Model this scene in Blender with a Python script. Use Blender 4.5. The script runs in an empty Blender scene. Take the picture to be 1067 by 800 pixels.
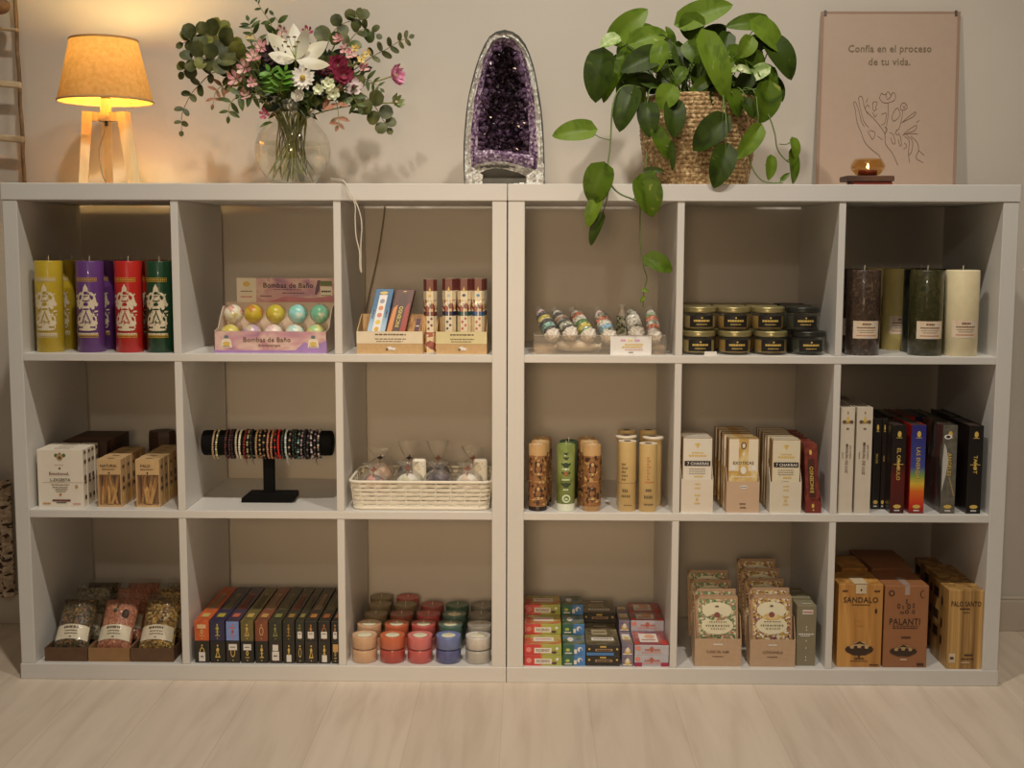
import bpy, math, random
from math import sin, cos, pi, sqrt, radians
from mathutils import Vector, Matrix
random.seed(7)
R = random.Random(11)
SC = bpy.context.scene
COL = SC.collection

# ------------------------------------------------------------------ camera
FPX = 1292.8
CAM = Vector((0.0505, -2.7564, 0.9966))
PITCH, YAW, ROLL = 0.11099, 0.01404, 0.00277
_f0 = Vector((-sin(YAW), cos(YAW), 0.0))
_r0 = Vector((cos(YAW), sin(YAW), 0.0))
FWD = (_f0 * cos(PITCH) + Vector((0, 0, -sin(PITCH)))).normalized()
_u0 = _r0.cross(FWD).normalized()
RIGHT = _r0 * cos(ROLL) + _u0 * sin(ROLL)
UPV = _u0 * cos(ROLL) - _r0 * sin(ROLL)
cd = bpy.data.cameras.new('camera')
cam = bpy.data.objects.new('camera', cd)
COL.objects.link(cam)
SC.camera = cam
cd.sensor_fit = 'HORIZONTAL'
cd.sensor_width = 36.0
cd.lens = 36.0 * FPX / 1067.0
cd.clip_start = 0.05
m3 = Matrix((RIGHT, UPV, -FWD)).transposed()
cam.matrix_world = Matrix.Translation(CAM) @ m3.to_4x4()


def P(u, v, y):
    """world (x, z) where the sight line of a photo pixel meets the upright plane at depth y"""
    d = FWD + RIGHT * ((u - 533.5) / FPX) - UPV * ((v - 400.0) / FPX)
    t = (y - CAM.y) / d.y
    p = CAM + d * t
    return p.x, p.z


def pv(u, v, y):
    x, z = P(u, v, y)
    return Vector((x, y, z))


def xat(u, y, z):
    v = 400.0
    for _ in range(4):
        x, zz = P(u, v, y)
        v -= (z - zz) * FPX / (y - CAM.y)
    return P(u, v, y)[0]


def zat(u, v, y):
    return P(u, v, y)[1]


# ------------------------------------------------------------------ world, lights, exposure
SC.view_settings.view_transform = 'Standard'
SC.view_settings.look = 'None'
SC.view_settings.exposure = 0.08
SC.view_settings.gamma = 1.0
SC.view_settings.use_curve_mapping = False
W = bpy.data.worlds.new('room_light')
SC.world = W
W.use_nodes = True
bg = W.node_tree.nodes['Background']
bg.inputs[0].default_value = (1.0, 0.74, 0.48, 1)
bg.inputs[1].default_value = 0.072


def spot(name, loc, target, power, size, color, angle=120, blend=0.6):
    l = bpy.data.lights.new(name, 'SPOT')
    l.energy = power
    l.color = color
    l.shadow_soft_size = size
    l.spot_size = radians(angle)
    l.spot_blend = blend
    o = bpy.data.objects.new(name, l)
    COL.objects.link(o)
    o.location = loc
    o.rotation_euler = (Vector(target) - Vector(loc)).to_track_quat('-Z', 'Y').to_euler()
    return o


def area(name, loc, target, power, sx, sy, color):
    l = bpy.data.lights.new(name, 'AREA')
    l.shape = 'RECTANGLE'
    l.size = sx
    l.size_y = sy
    l.energy = power
    l.color = color
    o = bpy.data.objects.new(name, l)
    COL.objects.link(o)
    o.location = loc
    o.rotation_euler = (Vector(target) - Vector(loc)).to_track_quat('-Z', 'Y').to_euler()
    return o


SPOTC = (1.0, 0.905, 0.76)
spot('ceiling_spot_a', (-0.28, -1.25, 3.2), (-0.15, 0.0, 0.6), 100, 0.05, SPOTC, 96, 1.0)
spot('ceiling_spot_b', (0.66, -1.25, 3.2), (0.52, 0.0, 0.6), 100, 0.05, SPOTC, 96, 1.0)
spot('ceiling_spot_far', (-0.45, -4.0, 2.45), (0.0, 0.3, 0.6), 26, 0.08, SPOTC, 70, 0.6)
spot('front_fill', (-0.12, -3.2, 1.0), (-0.11, 0.4, 0.50), 124, 0.30, (1.0, 0.71, 0.42), 34, 1.0)  # added warm fill behind the camera; narrow cone brightens the middle cubes

# ------------------------------------------------------------------ colours and materials
ILL = (0.76, 0.66, 0.53)


def lin(c):
    c = c / 255.0
    return c / 12.92 if c <= 0.04045 else ((c + 0.055) / 1.055) ** 2.4


def D(r, g, b, k=1.0):
    """albedo of a surface that shows as sRGB (r, g, b) in the photograph's warm room light"""
    return tuple(max(0.004, min(0.9, lin(c) / i * k)) for c, i in zip((r, g, b), ILL))


MATS = {}


def _new(name):
    m = bpy.data.materials.new(name)
    m.use_nodes = True
    nt = m.node_tree
    return m, nt, nt.nodes['Principled BSDF']


def _tex(nt, scale=(1, 1, 1), kind='Object'):
    tc = nt.nodes.new('ShaderNodeTexCoord')
    mp = nt.nodes.new('ShaderNodeMapping')
    mp.inputs['Scale'].default_value = scale
    nt.links.new(tc.outputs[kind], mp.inputs[0])
    return mp


def _ramp(nt, stops, interp='LINEAR'):
    r = nt.nodes.new('ShaderNodeValToRGB')
    r.color_ramp.interpolation = interp
    el = r.color_ramp.elements
    while len(el) < len(stops):
        el.new(0.5)
    for e, (p, c) in zip(el, stops):
        e.position = p
        e.color = (c[0], c[1], c[2], 1)
    return r


def mat(name, rgb, rough=0.5, metallic=0.0, noise=0.06, nscale=40.0, bump=0.0, bscale=200.0, spec=0.5, coat=0.0, sss=0.0, emit=None, estr=0.0):
    if name in MATS:
        return MATS[name]
    m, nt, b = _new(name)
    if noise > 0:
        mp = _tex(nt)
        n = nt.nodes.new('ShaderNodeTexNoise')
        n.inputs['Scale'].default_value = nscale
        n.inputs['Detail'].default_value = 3
        nt.links.new(mp.outputs[0], n.inputs['Vector'])
        lo = tuple(c * (1 - noise) for c in rgb)
        hi = tuple(min(1, c * (1 + noise)) for c in rgb)
        r = _ramp(nt, [(0.3, lo), (0.7, hi)])
        nt.links.new(n.outputs['Fac'], r.inputs[0])
        nt.links.new(r.outputs[0], b.inputs['Base Color'])
    else:
        b.inputs['Base Color'].default_value = (*rgb, 1)
    b.inputs['Roughness'].default_value = rough
    b.inputs['Metallic'].default_value = metallic
    b.inputs['Specular IOR Level'].default_value = spec
    b.inputs['Coat Weight'].default_value = coat
    if sss:
        b.inputs['Subsurface Weight'].default_value = sss
        b.inputs['Subsurface Radius'].default_value = (0.01, 0.006, 0.004)
    if emit:
        b.inputs['Emission Color'].default_value = (*emit, 1)
        b.inputs['Emission Strength'].default_value = estr
    if bump:
        mp2 = _tex(nt)
        n2 = nt.nodes.new('ShaderNodeTexNoise')
        n2.inputs['Scale'].default_value = bscale
        n2.inputs['Detail'].default_value = 4
        nt.links.new(mp2.outputs[0], n2.inputs['Vector'])
        bp = nt.nodes.new('ShaderNodeBump')
        bp.inputs['Strength'].default_value = bump
        bp.inputs['Distance'].default_value = 0.002
        nt.links.new(n2.outputs['Fac'], bp.inputs['Height'])
        nt.links.new(bp.outputs[0], b.inputs['Normal'])
    MATS[name] = m
    return m


def wood(name, c1, c2, axis='z', scale=18.0, rough=0.5, stretch=0.12):
    if name in MATS:
        return MATS[name]
    m, nt, b = _new(name)
    s = [1, 1, 1]
    s['xyz'.index(axis)] = stretch
    mp = _tex(nt, tuple(s))
    n = nt.nodes.new('ShaderNodeTexNoise')
    n.inputs['Scale'].default_value = scale
    n.inputs['Detail'].default_value = 6
    n.inputs['Distortion'].default_value = 1.2
    nt.links.new(mp.outputs[0], n.inputs['Vector'])
    r = _ramp(nt, [(0.3, c1), (0.52, tuple((a + d) / 2 for a, d in zip(c1, c2))), (0.7, c2)])
    nt.links.new(n.outputs['Fac'], r.inputs[0])
    nt.links.new(r.outputs[0], b.inputs['Base Color'])
    b.inputs['Roughness'].default_value = rough
    MATS[name] = m
    return m


def speckle(name, cols, scale=90.0, rough=0.6, bump=0.6, stretch=(1, 1, 1), coat=0.0):
    """bits of several colours lying side by side (dried herbs, salt, printed pictures)"""
    if name in MATS:
        return MATS[name]
    m, nt, b = _new(name)
    mp = _tex(nt, stretch)
    v = nt.nodes.new('ShaderNodeTexVoronoi')
    v.inputs['Scale'].default_value = scale
    nt.links.new(mp.outputs[0], v.inputs['Vector'])
    sp = nt.nodes.new('ShaderNodeSeparateColor')
    nt.links.new(v.outputs['Color'], sp.inputs[0])
    k = len(cols)
    r = _ramp(nt, [(i / k, c) for i, c in enumerate(cols)], 'CONSTANT')
    nt.links.new(sp.outputs[0], r.inputs[0])
    nt.links.new(r.outputs[0], b.inputs['Base Color'])
    b.inputs['Roughness'].default_value = rough
    b.inputs['Coat Weight'].default_value = coat
    if bump:
        bp = nt.nodes.new('ShaderNodeBump')
        bp.inputs['Strength'].default_value = bump
        bp.inputs['Distance'].default_value = 0.002
        nt.links.new(v.outputs['Distance'], bp.inputs['Height'])
        nt.links.new(bp.outputs[0], b.inputs['Normal'])
    MATS[name] = m
    return m


def blotch(name, cols, scale=25.0, rough=0.5, coat=0.0, stretch=(1, 1, 1), detail=2.0, distort=0.6):
    """soft watercolour-like patches of several colours"""
    if name in MATS:
        return MATS[name]
    m, nt, b = _new(name)
    mp = _tex(nt, stretch)
    n = nt.nodes.new('ShaderNodeTexNoise')
    n.inputs['Scale'].default_value = scale
    n.inputs['Detail'].default_value = detail
    n.inputs['Distortion'].default_value = distort
    nt.links.new(mp.outputs[0], n.inputs['Vector'])
    k = len(cols) - 1
    r = _ramp(nt, [(0.3 + 0.4 * i / k, c) for i, c in enumerate(cols)])
    nt.links.new(n.outputs['Fac'], r.inputs[0])
    nt.links.new(r.outputs[0], b.inputs['Base Color'])
    b.inputs['Roughness'].default_value = rough
    b.inputs['Coat Weight'].default_value = coat
    MATS[name] = m
    return m


def grad(name, stops, axis, a0, a1, rough=0.5, coat=0.0):
    """printed colour gradient along one object axis"""
    if name in MATS:
        return MATS[name]
    m, nt, b = _new(name)
    mp = _tex(nt)
    sx = nt.nodes.new('ShaderNodeSeparateXYZ')
    nt.links.new(mp.outputs[0], sx.inputs[0])
    mr = nt.nodes.new('ShaderNodeMapRange')
    mr.inputs[1].default_value = a0
    mr.inputs[2].default_value = a1
    nt.links.new(sx.outputs['XYZ'.index(axis.upper())], mr.inputs[0])
    r = _ramp(nt, stops)
    nt.links.new(mr.outputs[0], r.inputs[0])
    nt.links.new(r.outputs[0], b.inputs['Base Color'])
    b.inputs['Roughness'].default_value = rough
    b.inputs['Coat Weight'].default_value = coat
    MATS[name] = m
    return m


def clear(name, tint=(1, 1, 1), rough=0.03, haze=0.0, gloss=1.0, crinkle=0.0, ior=1.45, edge=None):
    """thin clear sheet: what lies behind shows through, with a fresnel gloss and a little white haze"""
    if name in MATS:
        return MATS[name]
    m = bpy.data.materials.new(name)
    m.use_nodes = True
    nt = m.node_tree
    nt.nodes.clear()
    out = nt.nodes.new('ShaderNodeOutputMaterial')
    tr = nt.nodes.new('ShaderNodeBsdfTransparent')
    tr.inputs[0].default_value = (*tint, 1)
    gl = nt.nodes.new('ShaderNodeBsdfGlossy')
    gl.inputs['Roughness'].default_value = rough
    gl.inputs[0].default_value = (gloss, gloss, gloss, 1)
    lw = nt.nodes.new('ShaderNodeLayerWeight')
    lw.inputs['Blend'].default_value = 0.5
    fp = nt.nodes.new('ShaderNodeMath'); fp.operation = 'POWER'; fp.inputs[1].default_value = 2.8
    nt.links.new(lw.outputs['Facing'], fp.inputs[0])
    fr = nt.nodes.new('ShaderNodeMath'); fr.operation = 'MULTIPLY_ADD'
    fr.inputs[1].default_value = 0.55 * (ior - 1) / 0.45; fr.inputs[2].default_value = 0.035 * (ior - 1) / 0.45
    nt.links.new(fp.outputs[0], fr.inputs[0])
    mx = nt.nodes.new('ShaderNodeMixShader')
    nt.links.new(fr.outputs[0], mx.inputs[0])
    base = tr.outputs[0]
    if edge:
        ec = nt.nodes.new('ShaderNodeMix'); ec.data_type = 'RGBA'
        ep = nt.nodes.new('ShaderNodeMath'); ep.operation = 'POWER'; ep.inputs[1].default_value = 3.0
        nt.links.new(lw.outputs['Facing'], ep.inputs[0])
        nt.links.new(ep.outputs[0], ec.inputs[0])
        ec.inputs[6].default_value = (*tint, 1); ec.inputs[7].default_value = (*edge, 1)
        nt.links.new(ec.outputs[2], tr.inputs[0])
    if haze:
        df = nt.nodes.new('ShaderNodeBsdfDiffuse')
        df.inputs[0].default_value = (0.8, 0.8, 0.8, 1)
        hz = nt.nodes.new('ShaderNodeMixShader')
        hz.inputs[0].default_value = haze
        nt.links.new(tr.outputs[0], hz.inputs[1])
        nt.links.new(df.outputs[0], hz.inputs[2])
        base = hz.outputs[0]
    nt.links.new(base, mx.inputs[1])
    nt.links.new(gl.outputs[0], mx.inputs[2])
    if crinkle:
        mp = _tex(nt)
        n = nt.nodes.new('ShaderNodeTexNoise')
        n.inputs['Scale'].default_value = 60
        n.inputs['Detail'].default_value = 3
        nt.links.new(mp.outputs[0], n.inputs['Vector'])
        bp = nt.nodes.new('ShaderNodeBump')
        bp.inputs['Strength'].default_value = crinkle
        bp.inputs['Distance'].default_value = 0.01
        nt.links.new(n.outputs['Fac'], bp.inputs['Height'])
        nt.links.new(bp.outputs[0], gl.inputs['Normal'])
        nt.links.new(bp.outputs[0], lw.inputs['Normal'])
    nt.links.new(mx.outputs[0], out.inputs[0])
    MATS[name] = m
    return m


# ------------------------------------------------------------------ mesh builder
_TXT = {}


def text_geo(s):
    if s not in _TXT:
        cu = bpy.data.curves.new('t', 'FONT')
        cu.body = s
        cu.size = 1.0
        cu.resolution_u = 2
        cu.offset = 0.012
        cu.space_character = 1.05
        o = bpy.data.objects.new('t', cu)
        COL.objects.link(o)
        dg = bpy.context.evaluated_depsgraph_get()
        me = o.evaluated_get(dg).to_mesh()
        vs = [v.co.copy() for v in me.vertices]
        fs = [tuple(p.vertices) for p in me.polygons]
        o.evaluated_get(dg).to_mesh_clear()
        bpy.data.objects.remove(o)
        bpy.data.curves.remove(cu)
        x0 = min(v.x for v in vs); x1 = max(v.x for v in vs)
        y0 = min(v.y for v in vs); y1 = max(v.y for v in vs)
        _TXT[s] = (vs, fs, x0, x1, y0, y1)
    return _TXT[s]


class B:
    def __init__(s):
        s.v, s.f, s.mi, s.sm, s.mats = [], [], [], [], []
        s.M = None
        s.box_ = None
        s.k = 0

    def m(s, mt):
        if mt not in s.mats:
            s.mats.append(mt)
        return s.mats.index(mt)

    def add(s, vs, fs, mt, smooth=False):
        o = len(s.v)
        if s.M is not None:
            vs = [s.M @ Vector(p) for p in vs]
        s.v.extend([tuple(p) for p in vs])
        k = s.m(mt)
        for f in fs:
            s.f.append(tuple(i + o for i in f))
            s.mi.append(k)
            s.sm.append(smooth)

    # boxes -----------------------------------------------------------
    def box(s, x0, x1, y0, y1, z0, z1, mt, c=0.0):
        s.box_ = (x0, x1, y0, y1, z0, z1)
        s.k = 0
        if c <= 0:
            vs = [(x, y, z) for z in (z0, z1) for y in (y0, y1) for x in (x0, x1)]
            s.add(vs, [(0, 2, 3, 1), (4, 5, 7, 6), (0, 1, 5, 4), (2, 6, 7, 3), (0, 4, 6, 2), (1, 3, 7, 5)], mt)
            return
        vs, idx = [], {}
        X, Y, Z = (x0, x1), (y0, y1), (z0, z1)
        for i in (0, 1):
            for j in (0, 1):
                for k in (0, 1):
                    sx, sy, sz = (c if i == 0 else -c), (c if j == 0 else -c), (c if k == 0 else -c)
                    for a in range(3):
                        p = [X[i] + sx, Y[j] + sy, Z[k] + sz]
                        p[a] = (X[i], Y[j], Z[k])[a]
                        idx[(i, j, k, a)] = len(vs)
                        vs.append(tuple(p))
        g = lambda i, j, k, a: idx[(i, j, k, a)]
        fs = []
        for i in (0, 1):
            q = [g(i, 0, 0, 0), g(i, 1, 0, 0), g(i, 1, 1, 0), g(i, 0, 1, 0)]
            fs.append(tuple(q if i else q[::-1]))
            q = [g(0, i, 0, 1), g(0, i, 1, 1), g(1, i, 1, 1), g(1, i, 0, 1)]
            fs.append(tuple(q if i else q[::-1]))
            q = [g(0, 0, i, 2), g(1, 0, i, 2), g(1, 1, i, 2), g(0, 1, i, 2)]
            fs.append(tuple(q if i else q[::-1]))
        for a in (0, 1):
            for b_ in (0, 1):
                fs.append((g(0, a, b_, 1), g(1, a, b_, 1), g(1, a, b_, 2), g(0, a, b_, 2)))
                fs.append((g(a, 0, b_, 0), g(a, 1, b_, 0), g(a, 1, b_, 2), g(a, 0, b_, 2)))
                fs.append((g(a, b_, 0, 0), g(a, b_, 1, 0), g(a, b_, 1, 1), g(a, b_, 0, 1)))
        for i in (0, 1):
            for j in (0, 1):
                for k in (0, 1):
                    fs.append((g(i, j, k, 0), g(i, j, k, 1), g(i, j, k, 2)))
        s.add(vs, fs, mt)

    def lift(s):
        s.k += 1
        return s.k * 1.2e-5

    def face(s, side):
        x0, x1, y0, y1, z0, z1 = s.box_
        if side == 'front':
            return Vector((x0, y0, z0)), Vector((x1 - x0, 0, 0)), Vector((0, 0, z1 - z0)), Vector((0, -1, 0))
        if side == 'left':
            return Vector((x0, y1, z0)), Vector((0, y0 - y1, 0)), Vector((0, 0, z1 - z0)), Vector((-1, 0, 0))
        if side == 'right':
            return Vector((x1, y0, z0)), Vector((0, y1 - y0, 0)), Vector((0, 0, z1 - z0)), Vector((1, 0, 0))
        return Vector((x0, y0, z1)), Vector((x1 - x0, 0, 0)), Vector((0, y1 - y0, 0)), Vector((0, 0, 1))

    def rect(s, side, a0, b0, a1, b1, mt, e=0.0004):
        o, A, Bv, n = s.face(side)
        e += s.lift()
        q = [o + A * a + Bv * b + n * e for a, b in ((a0, b0), (a1, b0), (a1, b1), (a0, b1))]
        s.add(q, [(0, 1, 2, 3)], mt)

    def disc(s, side, a, b, ra, rb, mt, e=0.0006, n=16):
        """ellipse with radii in metres"""
        o, A, Bv, nn = s.face(side)
        c = o + A * a + Bv * b + nn * (e + s.lift())
        ah, bh = A.normalized(), Bv.normalized()
        q = [c + ah * (ra * cos(2 * pi * i / n)) + bh * (rb * sin(2 * pi * i / n)) for i in range(n)]
        s.add(q, [tuple(range(n))], mt)

    def poly(s, side, pts, mt, e=0.0006):
        o, A, Bv, nn = s.face(side)
        e += s.lift()
        s.add([o + A * a + Bv * b + nn * e for a, b in pts], [tuple(range(len(pts)))], mt)

    def txt(s, side, t, a, b, h, mt, maxw=None, e=0.0008, rot=0.0):
        """text centred at (a, b) of a face, cap height h metres, at most maxw metres wide"""
        o, A, Bv, nn = s.face(side)
        ah, bh = A.normalized(), Bv.normalized()
        if rot:
            ah, bh = ah * cos(rot) + bh * sin(rot), bh * cos(rot) - ah * sin(rot)
        vs, fs, x0, x1, y0, y1 = text_geo(t)
        k = h / 0.69
        kx = k
        if maxw and (x1 - x0) * k > maxw:
            kx = maxw / (x1 - x0)
        c = o + A * a + Bv * b + nn * (e + s.lift())
        s.add([c + ah * ((v.x - (x0 + x1) / 2) * kx) + bh * ((v.y - 0.345) * k) for v in vs], fs, mt)

    def scrib(s, side, a0, a1, b, h, mt, rnd, e=0.0006):
        """one line of print too small to read: a row of short dashes"""
        x = a0
        h = h / s.face(side)[2].length
        while x < a1 - 0.01:
            w = min(a1 - x, rnd.uniform(0.05, 0.16) * (a1 - a0) + 0.01)
            s.rect(side, x, b - h / 2, x + w * 0.82, b + h / 2, mt, e)
            x += w

    # round things ----------------------------------------------------
    def lathe(s, prof, mt, n=32, c=(0, 0, 0), cap0=False, cap1=False, smooth=True):
        vs = []
        for r, z in prof:
            for i in range(n):
                a = 2 * pi * i / n
                vs.append((c[0] + r * cos(a), c[1] + r * sin(a), c[2] + z))
        fs = []
        for j in range(len(prof) - 1):
            for i in range(n):
                k = (i + 1) % n
                fs.append((j * n + i, j * n + k, (j + 1) * n + k, (j + 1) * n + i))
        s.add(vs, fs, mt, smooth)
        if cap0:
            s.add(vs[:n], [tuple(range(n))[::-1]], mt)
        if cap1:
            s.add(vs[-n:], [tuple(range(n))], mt)

    def cyl(s, r, z0, z1, mt, n=24, c=(0, 0, 0), ch=0.0):
        if ch:
            s.lathe([(r - ch, z0), (r, z0 + ch), (r, z1 - ch), (r - ch, z1)], mt, n, c, True, True)
        else:
            s.lathe([(r, z0), (r, z1)], mt, n, c, True, True)

    def tube(s, pts, r, mt, n=8, r1=None, caps=True):
        pts = [Vector(p) for p in pts]
        k = len(pts)
        vs, prev = [], None
        for i, p in enumerate(pts):
            d = (pts[min(i + 1, k - 1)] - pts[max(i - 1, 0)])
            d = d.normalized() if d.length > 1e-9 else Vector((0, 0, 1))
            if prev is None:
                a = d.orthogonal().normalized()
            else:
                a = prev - d * prev.dot(d)
                a = a.normalized() if a.length > 1e-6 else d.orthogonal().normalized()
            prev = a
            b = d.cross(a)
            rr = r if r1 is None else r + (r1 - r) * i / max(1, k - 1)
            for j in range(n):
                t = 2 * pi * j / n
                vs.append(p + a * (rr * cos(t)) + b * (rr * sin(t)))
        fs = []
        for i in range(k - 1):
            for j in range(n):
                q = (j + 1) % n
                fs.append((i * n + j, i * n + q, (i + 1) * n + q, (i + 1) * n + j))
        s.add(vs, fs, mt, True)
        if caps:
            s.add(vs[:n], [tuple(range(n))[::-1]], mt)
            s.add(vs[-n:], [tuple(range(n))], mt)

    def ball(s, c, r, mt, n=16, k=10, sc=(1, 1, 1)):
        vs = [(c[0], c[1], c[2] - r * sc[2])]
        for j in range(1, k):
            t = -pi / 2 + pi * j / k
            for i in range(n):
                a = 2 * pi * i / n
                vs.append((c[0] + r * sc[0] * cos(t) * cos(a), c[1] + r * sc[1] * cos(t) * sin(a), c[2] + r * sc[2] * sin(t)))
        vs.append((c[0], c[1], c[2] + r * sc[2]))
        fs = []
        for i in range(n):
            q = (i + 1) % n
            fs.append((0, 1 + q, 1 + i))
            for j in range(k - 2):
                fs.append((1 + j * n + i, 1 + j * n + q, 1 + (j + 1) * n + q, 1 + (j + 1) * n + i))
            fs.append((len(vs) - 1, 1 + (k - 2) * n + i, 1 + (k - 2) * n + q))
        s.add(vs, fs, mt, True)

    def leaf(s, base, tip, nrm, width, prof, mt, curl=0.0, fold=0.0, nu=8, nv=4, lobe=0.0, droop=0.0):
        """blade from base to tip; nrm: the side it faces; curl arches it, fold bends both halves about the midrib"""
        base, tip, nrm = Vector(base), Vector(tip), Vector(nrm)
        ax = tip - base
        L = ax.length
        d = ax / L
        side = d.cross(nrm)
        if side.length < 1e-6:
            side = d.orthogonal()
        side.normalize()
        n = side.cross(d).normalized()
        vs = []
        for i in range(nu + 1):
            t = i / nu
            w = prof(t) * width / 2
            for j in range(-nv, nv + 1):
                q = j / nv
                tt = t - lobe * abs(q) * (1 - t) ** 3
                off = curl * L * sin(pi * t) + droop * L * (-(t ** 2)) + fold * abs(q) * w
                vs.append(base + d * (tt * L) + side * (q * w) + n * off)
        m_ = 2 * nv + 1
        fs = []
        for i in range(nu):
            for j in range(2 * nv):
                fs.append((i * m_ + j, i * m_ + j + 1, (i + 1) * m_ + j + 1, (i + 1) * m_ + j))
        s.add(vs, fs, mt, True)

    def grid(s, fn, nu, nv, mt, smooth=True, close_u=False):
        vs = [fn(i / nu, j / nv) for i in range(nu + 1) for j in range(nv + 1)]
        fs = []
        for i in range(nu):
            for j in range(nv):
                a = i * (nv + 1) + j
                fs.append((a, a + nv + 1, a + nv + 2, a + 1))
        s.add(vs, fs, mt, smooth)

    def mesh(s, name):
        me = bpy.data.meshes.new(name)
        me.from_pydata(s.v, [], s.f)
        for m_ in s.mats:
            me.materials.append(m_)
        me.polygons.foreach_set('material_index', s.mi)
        me.polygons.foreach_set('use_smooth', s.sm)
        me.update()
        return me


def link(name, me, parent=None, loc=(0, 0, 0), rz=0.0):
    o = bpy.data.objects.new(name, me)
    COL.objects.link(o)
    if parent is not None:
        o.parent = parent
    o.location = loc
    o.rotation_euler = (0, 0, rz)
    return o


def tag(o, label, cat, group=None):
    o['label'] = label
    o['category'] = cat
    if group:
        o['group'] = group
    return o


def thing(name, label, cat, loc, group=None, rz=0.0):
    return tag(link(name, None, None, loc, rz), label, cat, group)


def part(name, b, parent, label=None, loc=(0, 0, 0)):
    o = link(name, b.mesh(name), parent, loc)
    if label:
        o['label'] = label
    return o


def solo(name, b, label, cat, loc=(0, 0, 0), group=None, rz=0.0):
    return tag(link(name, b.mesh(name), None, loc, rz), label, cat, group)


def struct(name, b):
    o = link(name, b.mesh(name))
    o['kind'] = 'structure'
    return o


def clone(o, loc, label, group=None, rz=None):
    """copy of a thing with copies of its parts and sub-parts"""
    c = o.copy()
    COL.objects.link(c)
    c.location = loc
    if rz is not None:
        c.rotation_euler = (0, 0, rz)
    c['label'] = label
    if group:
        c['group'] = group
    for ch in KIDS.get(o.name, list(o.children)):
        d = ch.copy()
        COL.objects.link(d)
        d.parent = c
        for g in list(ch.children):
            e = g.copy()
            COL.objects.link(e)
            e.parent = d
    return c


KIDS = {}
ORD = ['front', 'second', 'third', 'fourth', 'fifth', 'sixth', 'seventh', 'eighth', 'ninth', 'tenth', 'eleventh', 'twelfth']


def catmull(pts, n=6):
    pts = [Vector(p) for p in pts]
    q = [pts[0] * 2 - pts[1]] + pts + [pts[-1] * 2 - pts[-2]]
    out = []
    for i in range(1, len(q) - 2):
        a, b, c, d = q[i - 1], q[i], q[i + 1], q[i + 2]
        for k in range(n):
            t = k / n
            out.append(0.5 * ((2 * b) + (c - a) * t + (2 * a - 5 * b + 4 * c - d) * t * t + (3 * b - a - 3 * c + d) * t ** 3))
    out.append(pts[-1])
    return out


# shared print colours
INK = mat('print_black', D(38, 30, 24), 0.5, noise=0)
INKBROWN = mat('print_brown', D(95, 70, 48), 0.5, noise=0)
GOLD = mat('print_gold', D(200, 160, 75), 0.35, noise=0)
PWHITE = mat('print_white', D(215, 200, 180), 0.5, noise=0)
CREAM = mat('print_cream', D(214, 192, 158), 0.55, noise=0.03)
KRAFT = mat('kraft_card', D(166, 128, 92), 0.75, noise=0.06, nscale=120)
KRAFT2 = mat('kraft_card_light', D(186, 146, 96), 0.75, noise=0.06, nscale=120)
WICK = mat('wick', D(200, 180, 140), 0.8, noise=0)
# ------------------------------------------------------------------ the room
WALL_Y = 0.424
wallm = mat('wall_paint', (0.655, 0.605, 0.54), 0.85, noise=0.03, nscale=3, bump=0.08, bscale=60, spec=0.2)
b = B(); b.box(-3.2, 3.2, WALL_Y, WALL_Y + 0.12, 0, 2.7, wallm)
struct('wall_back', b)


def floor_mat():
    m, nt, bs = _new('laminate_floor')
    mp = _tex(nt)
    mp.inputs['Rotation'].default_value = (0, 0, radians(90))
    mp.inputs['Location'].default_value = (0.31, 0.005, 0)
    br = nt.nodes.new('ShaderNodeTexBrick')
    br.offset = 0.37
    br.inputs['Scale'].default_value = 1.0
    br.inputs['Brick Width'].default_value = 1.28
    br.inputs['Row Height'].default_value = 0.19
    br.inputs['Mortar Size'].default_value = 0.0012
    br.inputs['Color1'].default_value = (0.75, 0.64, 0.53, 1)
    br.inputs['Color2'].default_value = (0.81, 0.70, 0.585, 1)
    br.inputs['Mortar'].default_value = (0.69, 0.58, 0.48, 1)
    nt.links.new(mp.outputs[0], br.inputs['Vector'])
    mp2 = _tex(nt, (7.0, 0.7, 1))
    n = nt.nodes.new('ShaderNodeTexNoise')
    n.inputs['Scale'].default_value = 3.5
    n.inputs['Detail'].default_value = 7
    n.inputs['Distortion'].default_value = 0.7
    nt.links.new(mp2.outputs[0], n.inputs['Vector'])
    r = _ramp(nt, [(0.30, (0.88, 0.86, 0.84)), (0.55, (1, 1, 1)), (0.75, (1.04, 1.04, 1.04))])
    nt.links.new(n.outputs['Fac'], r.inputs[0])
    mx = nt.nodes.new('ShaderNodeMix')
    mx.data_type = 'RGBA'
    mx.blend_type = 'MULTIPLY'
    mx.inputs[0].default_value = 1.0
    nt.links.new(br.outputs['Color'], mx.inputs[6])
    nt.links.new(r.outputs[0], mx.inputs[7])
    nt.links.new(mx.outputs[2], bs.inputs['Base Color'])
    bs.inputs['Roughness'].default_value = 0.42
    bs.inputs['Specular IOR Level'].default_value = 0.4
    return m


b = B(); b.box(-3.2, 3.2, -3.6, WALL_Y + 0.12, -0.1, 0, floor_mat())
struct('floor', b)
bbm = mat('baseboard_paint', (0.62, 0.55, 0.46), 0.5, noise=0.02)
for side, x0, x1 in (('left', -3.2, -1.125), ('right', 1.127, 3.2)):
    b = B()
    b.box(x0, x1, WALL_Y - 0.014, WALL_Y, 0, 0.082, bbm, 0.002)
    b.box(x0, x1, WALL_Y - 0.010, WALL_Y, 0.082, 0.09, bbm, 0.002)
    struct('baseboard_' + side, b)

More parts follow.
